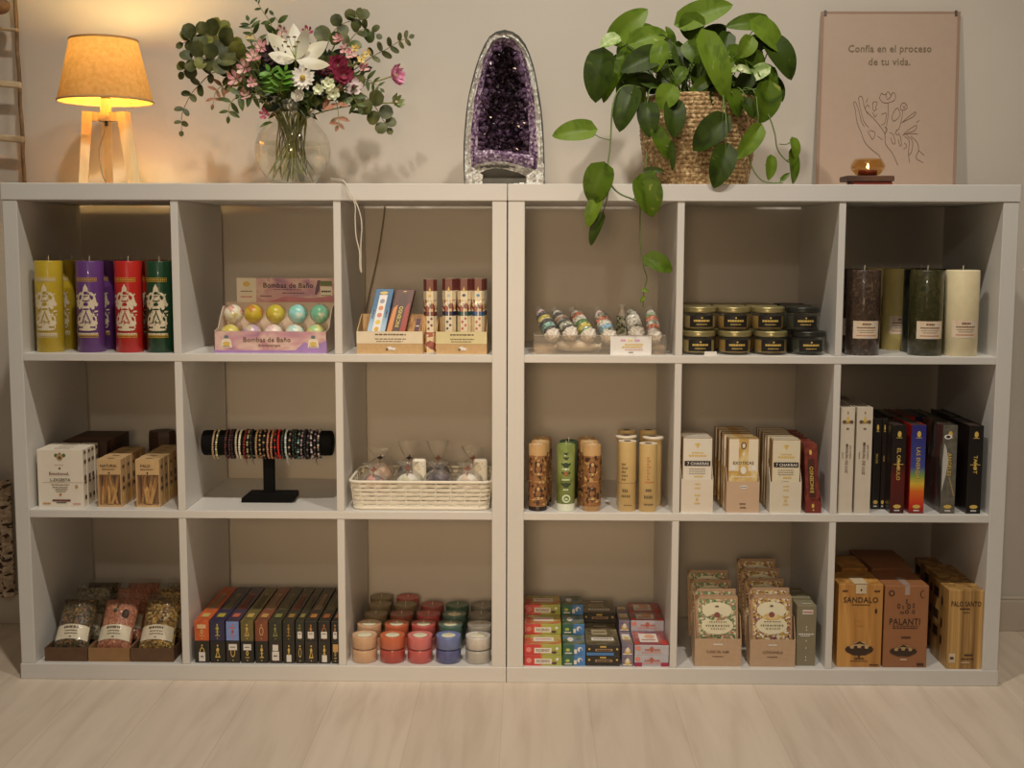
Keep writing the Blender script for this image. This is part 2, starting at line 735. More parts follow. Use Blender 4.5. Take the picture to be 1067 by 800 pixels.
# ------------------------------------------------------------------ the two cube shelf units
WHITE = mat('white_foil', (0.76, 0.745, 0.725), 0.38, noise=0.015, nscale=8, spec=0.45)
DEP = 0.392
Z0, Z1, Z2, ZT = 0.0367, 0.3974, 0.7543, 1.1315       # top faces of the three floors, of the top
ZC = [(0.0367, 0.3794), (0.3974, 0.7371), (0.7543, 1.0945)]
LX = [-1.12 + t for t in (0.0346, 0.3745, 0.3915, 0.7355, 0.7525, 1.087)]
RX = [0.0025 + t for t in (0.0365, 0.3722, 0.3882, 0.7266, 0.7419, 1.0843)]


def cube_unit(x0, x1, E_, label):
    t = thing('cube_shelf', label, 'shelf', ((x0 + x1) / 2, 0, 0), 'white cube shelf units')
    cx = (x0 + x1) / 2
    def bx(name, a0, a1, z0, z1, y0=0.0, y1=DEP, lab=None):
        b = B(); b.box(a0 - cx, a1 - cx, y0, y1, z0, z1, WHITE, 0.0012)
        return part(name, b, t, lab)
    bx('top_panel', x0, x1, 1.0945, ZT, -0.002)
    bx('bottom_panel', x0, x1, 0.0, Z0, -0.002)
    bx('side_panel', x0 + (0.002 if x0 < -1 else 0.0006), E_[0], Z0, 1.0945)
    bx('side_panel', E_[5], x1 - (0.002 if x1 > 1 else 0.0006), Z0, 1.0945)
    bx('shelf_board', E_[0], E_[5], 0.3794, Z1)
    bx('shelf_board', E_[0], E_[5], 0.7371, Z2)
    for k in (1, 3):
        for z0, z1 in ZC:
            bx('divider', E_[k], E_[k + 1], z0, z1, 0.001)
    return t


cube_unit(-1.12, 0.0, LX, 'white nine-cube shelf unit under the lamp and flower vase')
cube_unit(0.0013, 1.1235, RX, 'white nine-cube shelf unit under the potted plant and poster')
CELLX = [(LX[0], LX[1]), (LX[2], LX[3]), (LX[4], LX[5]), (RX[0], RX[1]), (RX[2], RX[3]), (RX[4], RX[5])]
# ------------------------------------------------------------------ table lamp
def lamp():
    y = 0.20
    x = xat(110, y, ZT + 0.2)
    t = thing('table_lamp', 'wooden tripod table lamp with a glowing amber fabric shade', 'lamp', (x, y, ZT))
    pale = wood('pale_pine', D(196, 160, 108), D(222, 190, 138), 'z', 30, 0.5)
    hz = lambda v: zat(110, v, y) - ZT
    zb, zt = hz(105.8), hz(42.3)
    rb, rt = 0.1085, 0.077
    m, nt, bs = _new('lamp_shade_fabric')
    mp = _tex(nt)
    n = nt.nodes.new('ShaderNodeTexNoise'); n.inputs['Scale'].default_value = 90; n.inputs['Detail'].default_value = 4
    nt.links.new(mp.outputs[0], n.inputs['Vector'])
    r = _ramp(nt, [(0.3, (0.64, 0.36, 0.11)), (0.7, (0.76, 0.46, 0.17))])
    nt.links.new(n.outputs['Fac'], r.inputs[0])
    df = nt.nodes.new('ShaderNodeBsdfDiffuse'); tl = nt.nodes.new('ShaderNodeBsdfTranslucent')
    nt.links.new(r.outputs[0], df.inputs[0]); nt.links.new(r.outputs[0], tl.inputs[0])
    mx = nt.nodes.new('ShaderNodeMixShader'); mx.inputs[0].default_value = 0.062
    nt.links.new(df.outputs[0], mx.inputs[1]); nt.links.new(tl.outputs[0], mx.inputs[2])
    nt.links.new(mx.outputs[0], nt.nodes['Material Output'].inputs[0])
    b = B(); b.lathe([(rb, zb), (rt, zt)], m, 64)
    sh = part('lamp_shade', b, t)
    hem = mat('shade_hem', D(176, 130, 76), 0.7, noise=0.03)
    for rr, z in ((rb, zb), (rt, zt)):
        b = B()
        b.lathe([(rr + 0.0008, z - 0.002), (rr + 0.0022, z), (rr + 0.0008, z + 0.003), (rr - 0.001, z + 0.002), (rr - 0.001, z - 0.002), (rr + 0.0008, z - 0.002)], hem, 64)
        part('hem_ring', b, sh)
    zp0, zp1 = hz(126.5), hz(117.5)
    b = B(); b.cyl(0.0125, zp1, zb + 0.006, mat('lamp_neck', D(225, 200, 150), 0.5), 24)
    part('neck', b, t)
    b = B(); b.cyl(0.021, zp0, zp1, pale, 6, ch=0.002)
    part('platform', b, t)
    lx = lambda u, dy, z: xat(u, y + dy, ZT + z) - x
    legs = [(lx(92, -.012, .12), -0.012, lx(86.8, -.045, 0), -0.045), (lx(129, -.012, .12), -0.012, lx(140, -.045, 0), -0.045), (lx(111.5, .02, .12), 0.02, lx(113.5, .062, 0), 0.062)]
    for ax, ay, bx_, by in legs:
        top, bot = Vector((ax, ay, zp1 + 0.001)), Vector((bx_, by, 0.0))
        d = (bot - top)
        w = 0.0115
        b = B()
        rad = Vector((ax, ay, 0)).normalized(); tan = Vector((-rad.y, rad.x, 0))
        vs = []
        for p, k in ((top, 1.0), (bot, 0.86)):
            for sa, sb in ((-1, -1), (1, -1), (1, 1), (-1, 1)):
                vs.append(p + rad * (sa * w * k) + tan * (sb * w * k))
        b.add(vs, [(0, 1, 2, 3), (7, 6, 5, 4), (0, 4, 5, 1), (1, 5, 6, 2), (2, 6, 7, 3), (3, 7, 4, 0)], pale)
        arm = Vector((ax * 0.2, ay * 0.2, 0))
        vs = []
        for p in (arm, Vector((ax, ay, 0))):
            for sb, z in ((-1, zp0), (1, zp0), (1, zp1), (-1, zp1)):
                vs.append(Vector((p.x, p.y, z)) + tan * (sb * 0.009))
        b.add(vs, [(0, 3, 2, 1), (4, 5, 6, 7), (0, 1, 5, 4), (1, 2, 6, 5), (2, 3, 7, 6), (3, 0, 4, 7)], pale)
        part('leg', b, t)
    bulbm = mat('lamp_bulb', (1, 0.9, 0.7), 0.4, noise=0, emit=(1.0, 0.62, 0.26), estr=12)
    b = B(); zc = zb + 0.062
    b.ball((0, 0, zc), 0.02, bulbm, 16, 10, (1, 1, 1.25))
    part('bulb', b, t)
    b = B(); b.cyl(0.011, zb + 0.006, zc - 0.02, mat('lamp_socket', D(60, 50, 40), 0.5), 16)
    part('socket', b, t)
    b = B(); cordm = mat('lamp_cable', D(150, 125, 92), 0.6)
    b.cyl(0.004, zp0 - 0.012, zp0 + 0.001, mat('cable_grip', D(40, 32, 26), 0.5), 10, (0.004, -0.012, 0))
    b.tube(catmull([(0.004, -0.012, zp0 - 0.01), (-0.003, -0.015, zp0 - 0.035), (-0.014, -0.015, zp0 - 0.07), (-0.010, -0.01, 0.03), (0.0, 0, 0.006), (0.010, 0.004, 0.003), (-0.04, 0.03, 0.003), (-0.07, 0.02, 0.004), (-0.09, 0.0, 0.003)], 6), 0.0019, cordm, 6)
    part('power_cable', b, t)
    l = bpy.data.lights.new('lamp_light', 'POINT')
    l.energy = 3.2; l.color = (1.0, 0.76, 0.31); l.shadow_soft_size = 0.02
    o = link('lamp_light', l, t, (0, 0, zc + 0.050))


lamp()

# ------------------------------------------------------------------ glass vase and its flowers
VY = 0.19
VX = xat(305, VY, ZT + 0.08)
GLASS = clear('vase_glass', (0.985, 0.985, 0.975), 0.02, 0.015, 1.0, 0.0, 1.75, (0.55, 0.52, 0.44))


def vase():
    t = thing('glass_vase', 'clear round fishbowl glass vase holding the flower bouquet', 'vase', (VX, VY, ZT))
    hz = lambda v: zat(305, v, VY) - ZT
    top = hz(104)
    prof = [(0.002, 0.004), (0.044, 0.004), (0.050, 0.008), (0.063, 0.022), (0.077, 0.042), (0.0865, 0.066), (0.0885, 0.084), (0.0865, 0.102), (0.079, 0.122), (0.067, 0.138), (0.056, 0.150), (0.0505, 0.160), (0.051, 0.170), (0.058, 0.184), (0.0715, top - 0.004), (0.0735, top)]
    b = B()
    b.lathe(prof, GLASS, 48)
    part('glass_bowl', b, t)
    b = B()
    b.lathe([(0.0735, top - 0.0012), (0.0748, top), (0.0735, top + 0.0012), (0.0722, top), (0.0735, top - 0.0012)], clear('glass_edge', (0.80, 0.78, 0.72), 0.05, 0.2), 48)
    b.lathe([(0.046, 0.0), (0.050, 0.001), (0.052, 0.005), (0.048, 0.008), (0.02, 0.009), (0.0, 0.0095)], clear('glass_foot', (0.80, 0.78, 0.68), 0.05, 0.12), 40)
    part('foot_and_rim', b, t)
    zw = hz(149.5)
    wp = [(0.0, 0.010), (0.048, 0.0105), (0.061, 0.0225), (0.0752, 0.0425), (0.0848, 0.0665), (0.0868, 0.0835), (0.0862, zw)]
    b = B()
    wm = clear('vase_water', (0.985, 0.985, 0.95), 0.02, 0.0, 1.0, 0.0, 1.15)
    b.lathe(wp, wm, 40)
    b.lathe([(0.0, zw), (0.0862, zw)], clear('water_top', (0.90, 0.90, 0.82), 0.02, 0.03, 1.0, 0.0, 1.33), 40)
    part('water', b, t)
    return top


VTOP = vase()
ROUND = lambda t: 2 * sqrt(max(0, t * (1 - t)))
LANCE = lambda t: 2.0 * (max(t, 0) ** 0.75) * (max(0, 1 - t) ** 0.9)
PETAL = lambda t: 1.35 * (max(t, 0) ** 0.6) * (max(0, 1 - t ** 4) ** 0.8) if t < 1 else 0.0
HEART = lambda t: 1.99 * (max(t, 0) ** 0.36) * (max(0, 1 - t) ** 0.72)
STEM = mat('flower_stem', D(124, 116, 52), 0.5, noise=0.12, nscale=60)
STEMB = mat('woody_stem', D(108, 84, 52), 0.6, noise=0.1)
EUC = blotch('eucalyptus_leaf', [D(54, 56, 22, .8), D(80, 80, 34, .8), D(110, 103, 54, .8)], 30, 0.55)
EUCY = blotch('eucalyptus_leaf_young', [D(90, 92, 30, .85), D(120, 114, 40, .85), D(138, 132, 58, .85)], 30, 0.55)
GRN = blotch('foliage_green', [D(42, 50, 16), D(62, 72, 24), D(84, 92, 36)], 40, 0.5)
BRT = blotch('foliage_bright', [D(66, 100, 24), D(90, 130, 34), D(112, 148, 44)], 40, 0.5)
DRK = mat('foliage_dark', D(34, 44, 24), 0.55, noise=0.2)
LILYM = blotch('lily_white', [D(190, 172, 128), D(214, 196, 162), D(224, 210, 178)], 14, 0.5)
rf = random.Random(5)


def vstem(b, head, mt=STEM, r=0.0018, k=[0]):
    """stem from the bottom of the vase through its neck to the head (coordinates relative to the vase base)"""
    k[0] += 1
    a = k[0] * 2.399
    hx, hy, hz_ = head
    ang = math.atan2(hy, hx)
    nr = 0.018 + 0.024 * rf.random()
    nk = Vector((cos(ang + rf.uniform(-.6, .6)) * nr, sin(ang) * nr * 0.7, 0.158))
    br = 0.026 + 0.022 * rf.random()
    bt = Vector(((-cos(ang) if k[0] % 3 else cos(ang)) * br * rf.uniform(.3, 1.1) + rf.uniform(-.02, .02), sin(a) * 0.03, 0.0125 + 0.022 * rf.random()))
    h = Vector(head)
    mid = nk.lerp(h, 0.5) + Vector((0, 0, 0.012))
    pts = catmull([bt, bt.lerp(nk, 0.55), nk, mid, h], 5)
    b.tube(pts, r, mt, 6)
    return (pts[-1] - pts[-3]).normalized()


def rel(u, v, dy):
    x, z = P(u, v, VY + dy)
    return Vector((x - VX, dy, z - ZT))


def blossom(b, c, axis, Rr, layers, mt, mtc=None, width=0.45, cup=0.35):
    axis = Vector(axis).normalized()
    a = axis.orthogonal().normalized(); q = axis.cross(a)
    for li, (n, k, tilt) in enumerate(layers):
        for i in range(n):
            t = 2 * pi * (i + 0.5 * (li % 2)) / n + rf.uniform(-.12, .12)
            rd = a * cos(t) + q * sin(t)
            d = rd * cos(tilt) + axis * sin(tilt)
            nn = axis * cos(tilt) - rd * sin(tilt)
            L = Rr * k * rf.uniform(.92, 1.06)
            b.leaf(c + rd * (Rr * 0.08), c + rd * (Rr * 0.08) + d * L, nn, L * width, PETAL, mt, curl=-cup * 0.4, nu=4, nv=2)
    if mtc:
        b.ball(c + axis * (Rr * 0.08), Rr * 0.24, mtc, 10, 6)


def flower(kind, u, v, dy, label, rr=0.025, cols=None, axis=(0, -1, 0.25), layers=None, width=0.5, center=None, leaves=2, cat='flower', cup=0.35):
    h = rel(u, v, dy)
    t = thing(kind, label, cat, (VX, VY, ZT), 'cut flowers and sprigs in the glass vase')
    b = B(); vstem(b, h); part('stem', b, t)
    b = B(); blossom(b, h, axis, rr, layers, cols, center, width, cup); part('bloom', b, t)
    if leaves:
        b = B()
        for i in range(leaves):
            p = h * (0.72 - 0.1 * i) + Vector((0, 0, 0.03))
            d = Vector((rf.uniform(-1, 1), rf.uniform(-.8, .1), rf.uniform(-.2, .5))).normalized()
            b.leaf(p, p + d * 0.045, (0, -1, 0.4), 0.016, LANCE, GRN, curl=0.1, nu=5, nv=2)
        part('leaves', b, t)
    return t


def flowers():
    L2 = lambda n: [(n, 1, 0.12), (n, 0.9, 0.45), (max(5, n - 3), 0.65, 0.85)]
    # white lily
    h = rel(308, 62, -0.085)
    t = thing('lily', 'large white open lily at the top middle of the bouquet', 'flower', (VX, VY, ZT), 'cut flowers and sprigs in the glass vase')
    b = B(); vstem(b, h, r=0.003); part('stem', b, t)
    b = B()
    tips = [(279, 33, -.10), (305, 22, -.06), (318, 30, -.12), (340, 42, -.10), (342, 66, -.12), (281, 55, -.13)]
    for (tu, tv, td), w in zip(tips, (.056, .056, .052, .062, .044, .048)):
        tp = rel(tu, tv, td)
        b.leaf(h, tp, (h + tp) * 0.1 + Vector((0, -1, 0.25)), w, LANCE, LILYM, curl=-0.10, fold=-0.12, nu=8, nv=3, droop=0.10)
    pb = part('bloom', b, t)
    b = B(); st = mat('stamen', D(178, 186, 96), 0.5, noise=0); an = mat('anther', D(120, 84, 40), 0.7, noise=0)
    for i in range(6):
        a = i * pi / 3
        e = h + Vector((cos(a) * .014, -0.045, 0.032 + sin(a) * .012))
        b.tube([h, h.lerp(e, .5) + Vector((0, 0, .004)), e], 0.0008, st, 5)
        b.ball(e, 0.0028, an, 8, 5, (1.7, 1, .8))
    part('stamens', b, pb)
    # white gerbera-like daisy with yellow eye
    flower('daisy', 315.5, 81, -0.105, 'cream white daisy with a yellow eye below the lily', .027, mat('petal_cream', D(226, 198, 172), .6, noise=.06), (0.05, -1, 0.1), [(15, 1, .05), (13, .8, .3)], .38, mat('daisy_eye', D(176, 140, 58), .7, noise=.3, nscale=300), 1)
    flower('carnation', 352, 68, -0.09, 'dark red ruffled carnation beside the lily, upper of two', .026, mat('petal_crimson', D(126, 34, 52), .6, noise=.2, nscale=90), (0.2, -1, .2), L2(12), .5)
    flower('carnation', 358, 78, -0.10, 'dark red ruffled carnation just under the upper one', .024, mat('petal_crimson', None or D(126, 34, 52), .6), (0.3, -1, 0), L2(12), .5)
    flower('carnation', 337, 72, -0.07, 'deep wine red bloom half hidden behind the lily petal', .02, mat('petal_wine', D(80, 22, 34), .6, noise=.2), (0.3, -1, .3), L2(10), .5)
    flower('carnation', 287, 58, -0.075, 'nearly black burgundy bloom tucked in front of the lily', .034, mat('petal_black', D(48, 26, 26), .7, noise=.2), (-0.1, -1, .2), L2(11), .42)
    flower('aster', 410, 79, -0.01, 'pink daisy seen from the side at the far end of the bouquet beyond the carnations', .030, blotch('petal_pink', [D(186, 96, 120), D(222, 150, 160)], 60, .55), (0.85, -0.45, .1), [(12, 1, .6), (10, .9, .9)], .4, mat('aster_eye', D(196, 170, 110), .7, noise=0), 0)
    flower('chrysanthemum', 412, 107, 0.0, 'green half open bud below the pink side-on daisy', .022, blotch('petal_lime', [D(112, 120, 62), D(146, 146, 92)], 60, .6), (0.6, -.6, .3), [(9, 1, .7), (8, .8, 1.0)], .45, mat('bud_eye', D(190, 150, 120), .7, noise=0), 1)
    flower('anemone', 369, 90, -0.07, 'small pale pink cup flower near the dark red carnations', .02, mat('petal_blush', D(222, 186, 170), .6, noise=.08), (0.1, -1, .0), [(5, 1, .3)], .9, mat('anemone_eye', D(120, 62, 62), .7, noise=0), 0)
    flower('rose', 311, 101, -0.098, 'small white rosebud at the rim of the vase', .018, mat('petal_white', D(206, 190, 164), .6, noise=.08), (0, -1, .4), [(6, 1, .8), (5, .8, 1.1), (4, .6, 1.3)], .9, None, 0, cup=.8)
    flower('snapdragon', 342, 88, -0.10, 'cream ruffled snapdragon under the carnations', .017, mat('petal_snap', D(212, 204, 160), .6, noise=.1), (0.1, -1, .2), [(6, 1, .4), (5, .8, .9)], .8, None, 1)
    flower('snapdragon', 347, 97, -0.095, 'cream snapdragon floret hanging just above the vase rim', .017, mat('petal_snap', D(212, 204, 160), .6), (0.2, -1, -.2), [(6, 1, .4), (5, .8, .9)], .8, None, 0)
    flower('snapdragon', 332, 93, -0.10, 'cream snapdragon floret beside the daisy', .014, mat('petal_snap', D(212, 204, 160), .6), (-0.1, -1, 0), [(6, 1, .4), (5, .8, .9)], .8, None, 0)
    pk = blotch('alstroemeria_pink', [D(170, 96, 92), D(204, 140, 128), D(214, 180, 150)], 60, .6)
    for i, (u, v, dy, lab) in enumerate([(255, 71, -.08, 'dusty pink alstroemeria in front of the round eucalyptus leaves'), (264, 60, -.085, 'dusty pink alstroemeria between eucalyptus and burgundy bloom'), (272, 50, -.07, 'dusty pink alstroemeria high up beside the lily'), (246, 82, -.07, 'dusty pink alstroemeria lowest of its cluster'),
                                         (321, 33, -.02, 'pink floret behind the top petals of the lily'), (294, 32, -.01, 'pink floret at the tip behind the lily, beside the tall sprig'), (360, 50, -.06, 'pink floret above the dark red carnations'), (366, 57, -.07, 'coral pink floret right of the upper carnation'), (379, 71, -.05, 'coral floret on the side with the pink daisy'), (352, 41, -.04, 'pale pink floret beside the upper eucalyptus'), (276, 119, -.085, 'magenta drooping floret hanging at the vase neck'), (257, 100, -.09, 'pink floret low at the edge of the bouquet above the neck'), (262, 86, -.095, 'pink floret beside the bright green leaves')]):
        flower('alstroemeria', u, v, dy, lab, .021 if i < 4 else .0155, pk if i not in (10, 4) else mat('petal_magenta', D(160, 62, 80), .6, noise=.15), (rf.uniform(-.4, .4), -1, rf.uniform(-.1, .5)), [(3, 1, .5), (3, .95, .7)], .55, None, 1)
    yl = blotch('petal_yellow', [D(196, 150, 62), D(216, 184, 108)], 60, .6)
    for u, v, dy, lab in [(371, 50, -.05, 'yellow floret near the upper eucalyptus'), (383, 56, -.045, 'yellow floret beside the slender eucalyptus sprig'), (377, 62, -.06, 'pale yellow floret above the coral one'), (248, 50, -.05, 'pale yellow round blossom beside the eucalyptus leaves'), (260, 41, -.03, 'cream small blossom under the leafy top sprig')]:
        flower('freesia', u, v, dy, lab, .012, yl, (rf.uniform(-.4, .4), -1, .3), [(5, 1, .5)], .7, None, 1)

    def sprig(kind, ctrl, leafs, label, mt, L=0.02, grp='cut flowers and sprigs in the glass vase', prof=ROUND, wr=0.95, stemmt=STEMB, smt=None, faces=(0, -1, .3), both=True, curl=.06):
        pts0 = [rel(*c) for c in ctrl]
        t = thing(kind, label, 'foliage', (VX, VY, ZT), grp)
        b = B()
        if grp.startswith('cut'):
            vstem(b, pts0[0], stemmt, 0.0015)
        else:
            b.tube([Vector((pts0[0].x * .4, pts0[0].y * .4, .14)), pts0[0]], .0015, stemmt, 5)
        pts = catmull(pts0, 8)
        b.tube(pts, 0.0013, stemmt, 5, 0.0007)
        part('stem', b, t)
        b = B()
        n = leafs
        for i in range(n):
            f = (i + 0.5) / n
            p = pts[int(f * (len(pts) - 1))]
            q = pts[min(len(pts) - 1, int(f * (len(pts) - 1)) + 1)]
            d = (q - p).normalized() if (q - p).length > 0 else Vector((0, 0, 1))
            sd = d.cross(Vector((0, -1, 0))).normalized()
            for s_ in ((1, -1) if both else ((1,) if i % 2 else (-1,))):
                dd = (sd * s_ * rf.uniform(.7, 1) + d * rf.uniform(.1, .6) + Vector((0, rf.uniform(-.5, .2), 0))).normalized()
                l = 1.22 * L * (1.05 - 0.40 * f) * rf.uniform(.85, 1.2)
                fc = Vector(faces) + Vector((rf.uniform(-.5, .5), 0, rf.uniform(-.4, .4)))
                b.leaf(p, p + dd * l, fc, l * wr, prof, mt if rf.random() < .75 or smt is None else smt, curl=curl, fold=.12, nu=9, nv=3)
        dd = (pts[-1] - pts[-4]).normalized()
        b.leaf(pts[-1], pts[-1] + dd * L * .6, faces, L * .5, prof, mt, nu=5, nv=2)
        part('leaves', b, t)

    sprig('eucalyptus_sprig', [(262, 78, -.04), (240, 55, -.05), (222, 38, -.05), (205, 38, -.05), (191, 45, -.05)], 7, 'round leaved eucalyptus reaching up towards the lamp', EUC, .034, smt=EUCY)
    sprig('eucalyptus_sprig', [(262, 82, -.04), (238, 66, -.06), (215, 60, -.07), (200, 62, -.07), (191, 75, -.06)], 6, 'round leaved eucalyptus just under the upward one, towards the lamp', EUC, .034, smt=EUCY)
    sprig('eucalyptus_sprig', [(258, 74, -.03), (242, 48, -.03), (229, 34, -.03), (222, 27, -.02)], 5, 'young yellowish eucalyptus at the shoulder of the bouquet', EUCY, .032, smt=EUC)
    sprig('eucalyptus_sprig', [(255, 84, -.03), (225, 75, -.04), (208, 88, -.04), (198, 100, -.04), (190, 118, -.03), (189, 136, -.03)], 6, 'trailing thin eucalyptus sprig drooping towards the lamp', EUC, .024, wr=.62)
    sprig('eucalyptus_sprig', [(330, 80, -.03), (342, 45, -.02), (352, 28, -.01), (370, 20, -.01), (373, 16, -.01)], 5, 'round leaved eucalyptus rising above the carnations', EUC, .032, smt=GRN)
    sprig('eucalyptus_sprig', [(350, 75, -.03), (365, 42, -.03), (380, 30, -.02), (392, 36, -.02)], 5, 'dark leaved eucalyptus bending down beyond the yellow florets', EUC, .028, smt=GRN, wr=.75)
    sprig('eucalyptus_sprig', [(370, 72, -.02), (388, 59, 0), (403, 51, .01), (416, 43, .01), (426, 39, .01)], 6, 'slender grey eucalyptus sprig pointing out above the pink side-on daisy', EUC, .024, wr=.5)
    sprig('eucalyptus_sprig', [(362, 92, -.04), (378, 98, -.05), (390, 110, -.05), (398, 123, -.05), (404, 133, -.05)], 4, 'round leaved eucalyptus drooping below the green bud', EUC, .031, wr=1.0)
    sprig('leafy_twig', [(286, 60, -.02), (283, 28, -.01), (274, 12, 0), (268, 2, 0)], 6, 'tallest twig with small leaves at the top of the bouquet', GRN, .018, prof=LANCE, wr=.6, stemmt=STEM, both=False)
    sprig('leafy_twig', [(278, 62, -.03), (265, 38, -.03), (259, 22, -.02)], 6, 'leafy twig standing between eucalyptus and the tallest twig', GRN, .028, prof=LANCE, wr=.5, stemmt=STEM)
    sprig('leafy_twig', [(288, 40, -.01), (290, 24, 0), (285, 16, 0)], 3, 'twig with broad fresh leaves beside the tallest twig', GRN, .026, prof=LANCE, wr=.7, stemmt=STEM, both=False)
    sprig('fern_sprig', [(290, 98, -.09), (285, 82, -.105), (281, 74, -.11)], 6, 'bright green jagged leaf sprig in front, left of the daisy', BRT, .030, prof=LANCE, wr=.55, stemmt=STEM, faces=(0, -1, .6))
    sprig('fern_sprig', [(292, 96, -.095), (294, 84, -.11), (297, 74, -.112)], 6, 'bright green jagged leaf sprig against the burgundy bloom', BRT, .026, prof=LANCE, wr=.55, stemmt=STEM, faces=(0, -1, .6))
    rust = blotch('leaf_rust', [D(92, 78, 40), D(150, 92, 62), D(172, 120, 84)], 60, .6)
    sprig('leafy_twig', [(262, 92, -.06), (240, 88, -.06), (226, 94, -.05), (222, 108, -.05)], 5, 'rust tinged leaf twig drooping below the alstroemeria cluster', rust, .026, prof=LANCE, wr=.55, stemmt=STEM)
    sprig('leafy_twig', [(268, 98, -.08), (252, 98, -.09), (240, 108, -.09), (238, 121, -.085)], 4, 'dark green leaf twig hanging low beside the vase neck', GRN, .030, prof=LANCE, wr=.6, stemmt=STEM)
    sprig('leafy_twig', [(340, 96, -.08), (350, 106, -.085), (353, 124, -.08), (352, 130, -.08)], 4, 'rust edged leaf twig hanging over the other side of the vase rim', rust, .028, prof=LANCE, wr=.6, stemmt=STEM)
    sprig('leafy_twig', [(352, 90, -.05), (366, 98, -.07), (374, 112, -.07)], 4, 'green leaf twig between vase and drooping eucalyptus', GRN, .032, prof=LANCE, wr=.6, stemmt=STEM)
    sprig('leafy_twig', [(370, 80, -.04), (386, 84, -.03), (396, 92, -.03)], 4, 'olive leaf twig under the pink side-on daisy', GRN, .024, prof=LANCE, wr=.5, stemmt=STEM)
    for i, (u, v, dy) in enumerate([(300, 92, -.07), (275, 90, -.05), (325, 95, -.05), (345, 60, -.02), (270, 72, -.03), (318, 60, 0), (296, 74, -.05), (362, 64, -.02), (248, 66, -.02), (335, 84, -.06), (240, 78, -.03), (284, 66, -.04), (330, 50, .01), (375, 74, -.02), (310, 92, -.06), (262, 60, -.02)]):
        sprig('leafy_twig', [(305, 100, -.02), ((305 + u) / 2, (96 + v) / 2, dy * .8), (u, v, dy)], 5,
              'dark green filler leaves deep inside the bouquet', DRK if i % 2 else GRN, .052, 'filler leaves inside the bouquet', LANCE, .6, STEM)
    for i in range(7):
        a = i * 0.9
        sprig('leafy_twig', [(305 + 9 * cos(a), 118, .03 * sin(a)), (305 + 20 * cos(a), 108, .05 * sin(a)), (305 + 28 * cos(a), 100, .06 * sin(a) - .01)], 3,
              'grey green leaves crowded in the vase neck', EUC if i % 2 else GRN, .030, 'leaves in the vase neck', LANCE, .45, STEM)


flowers()

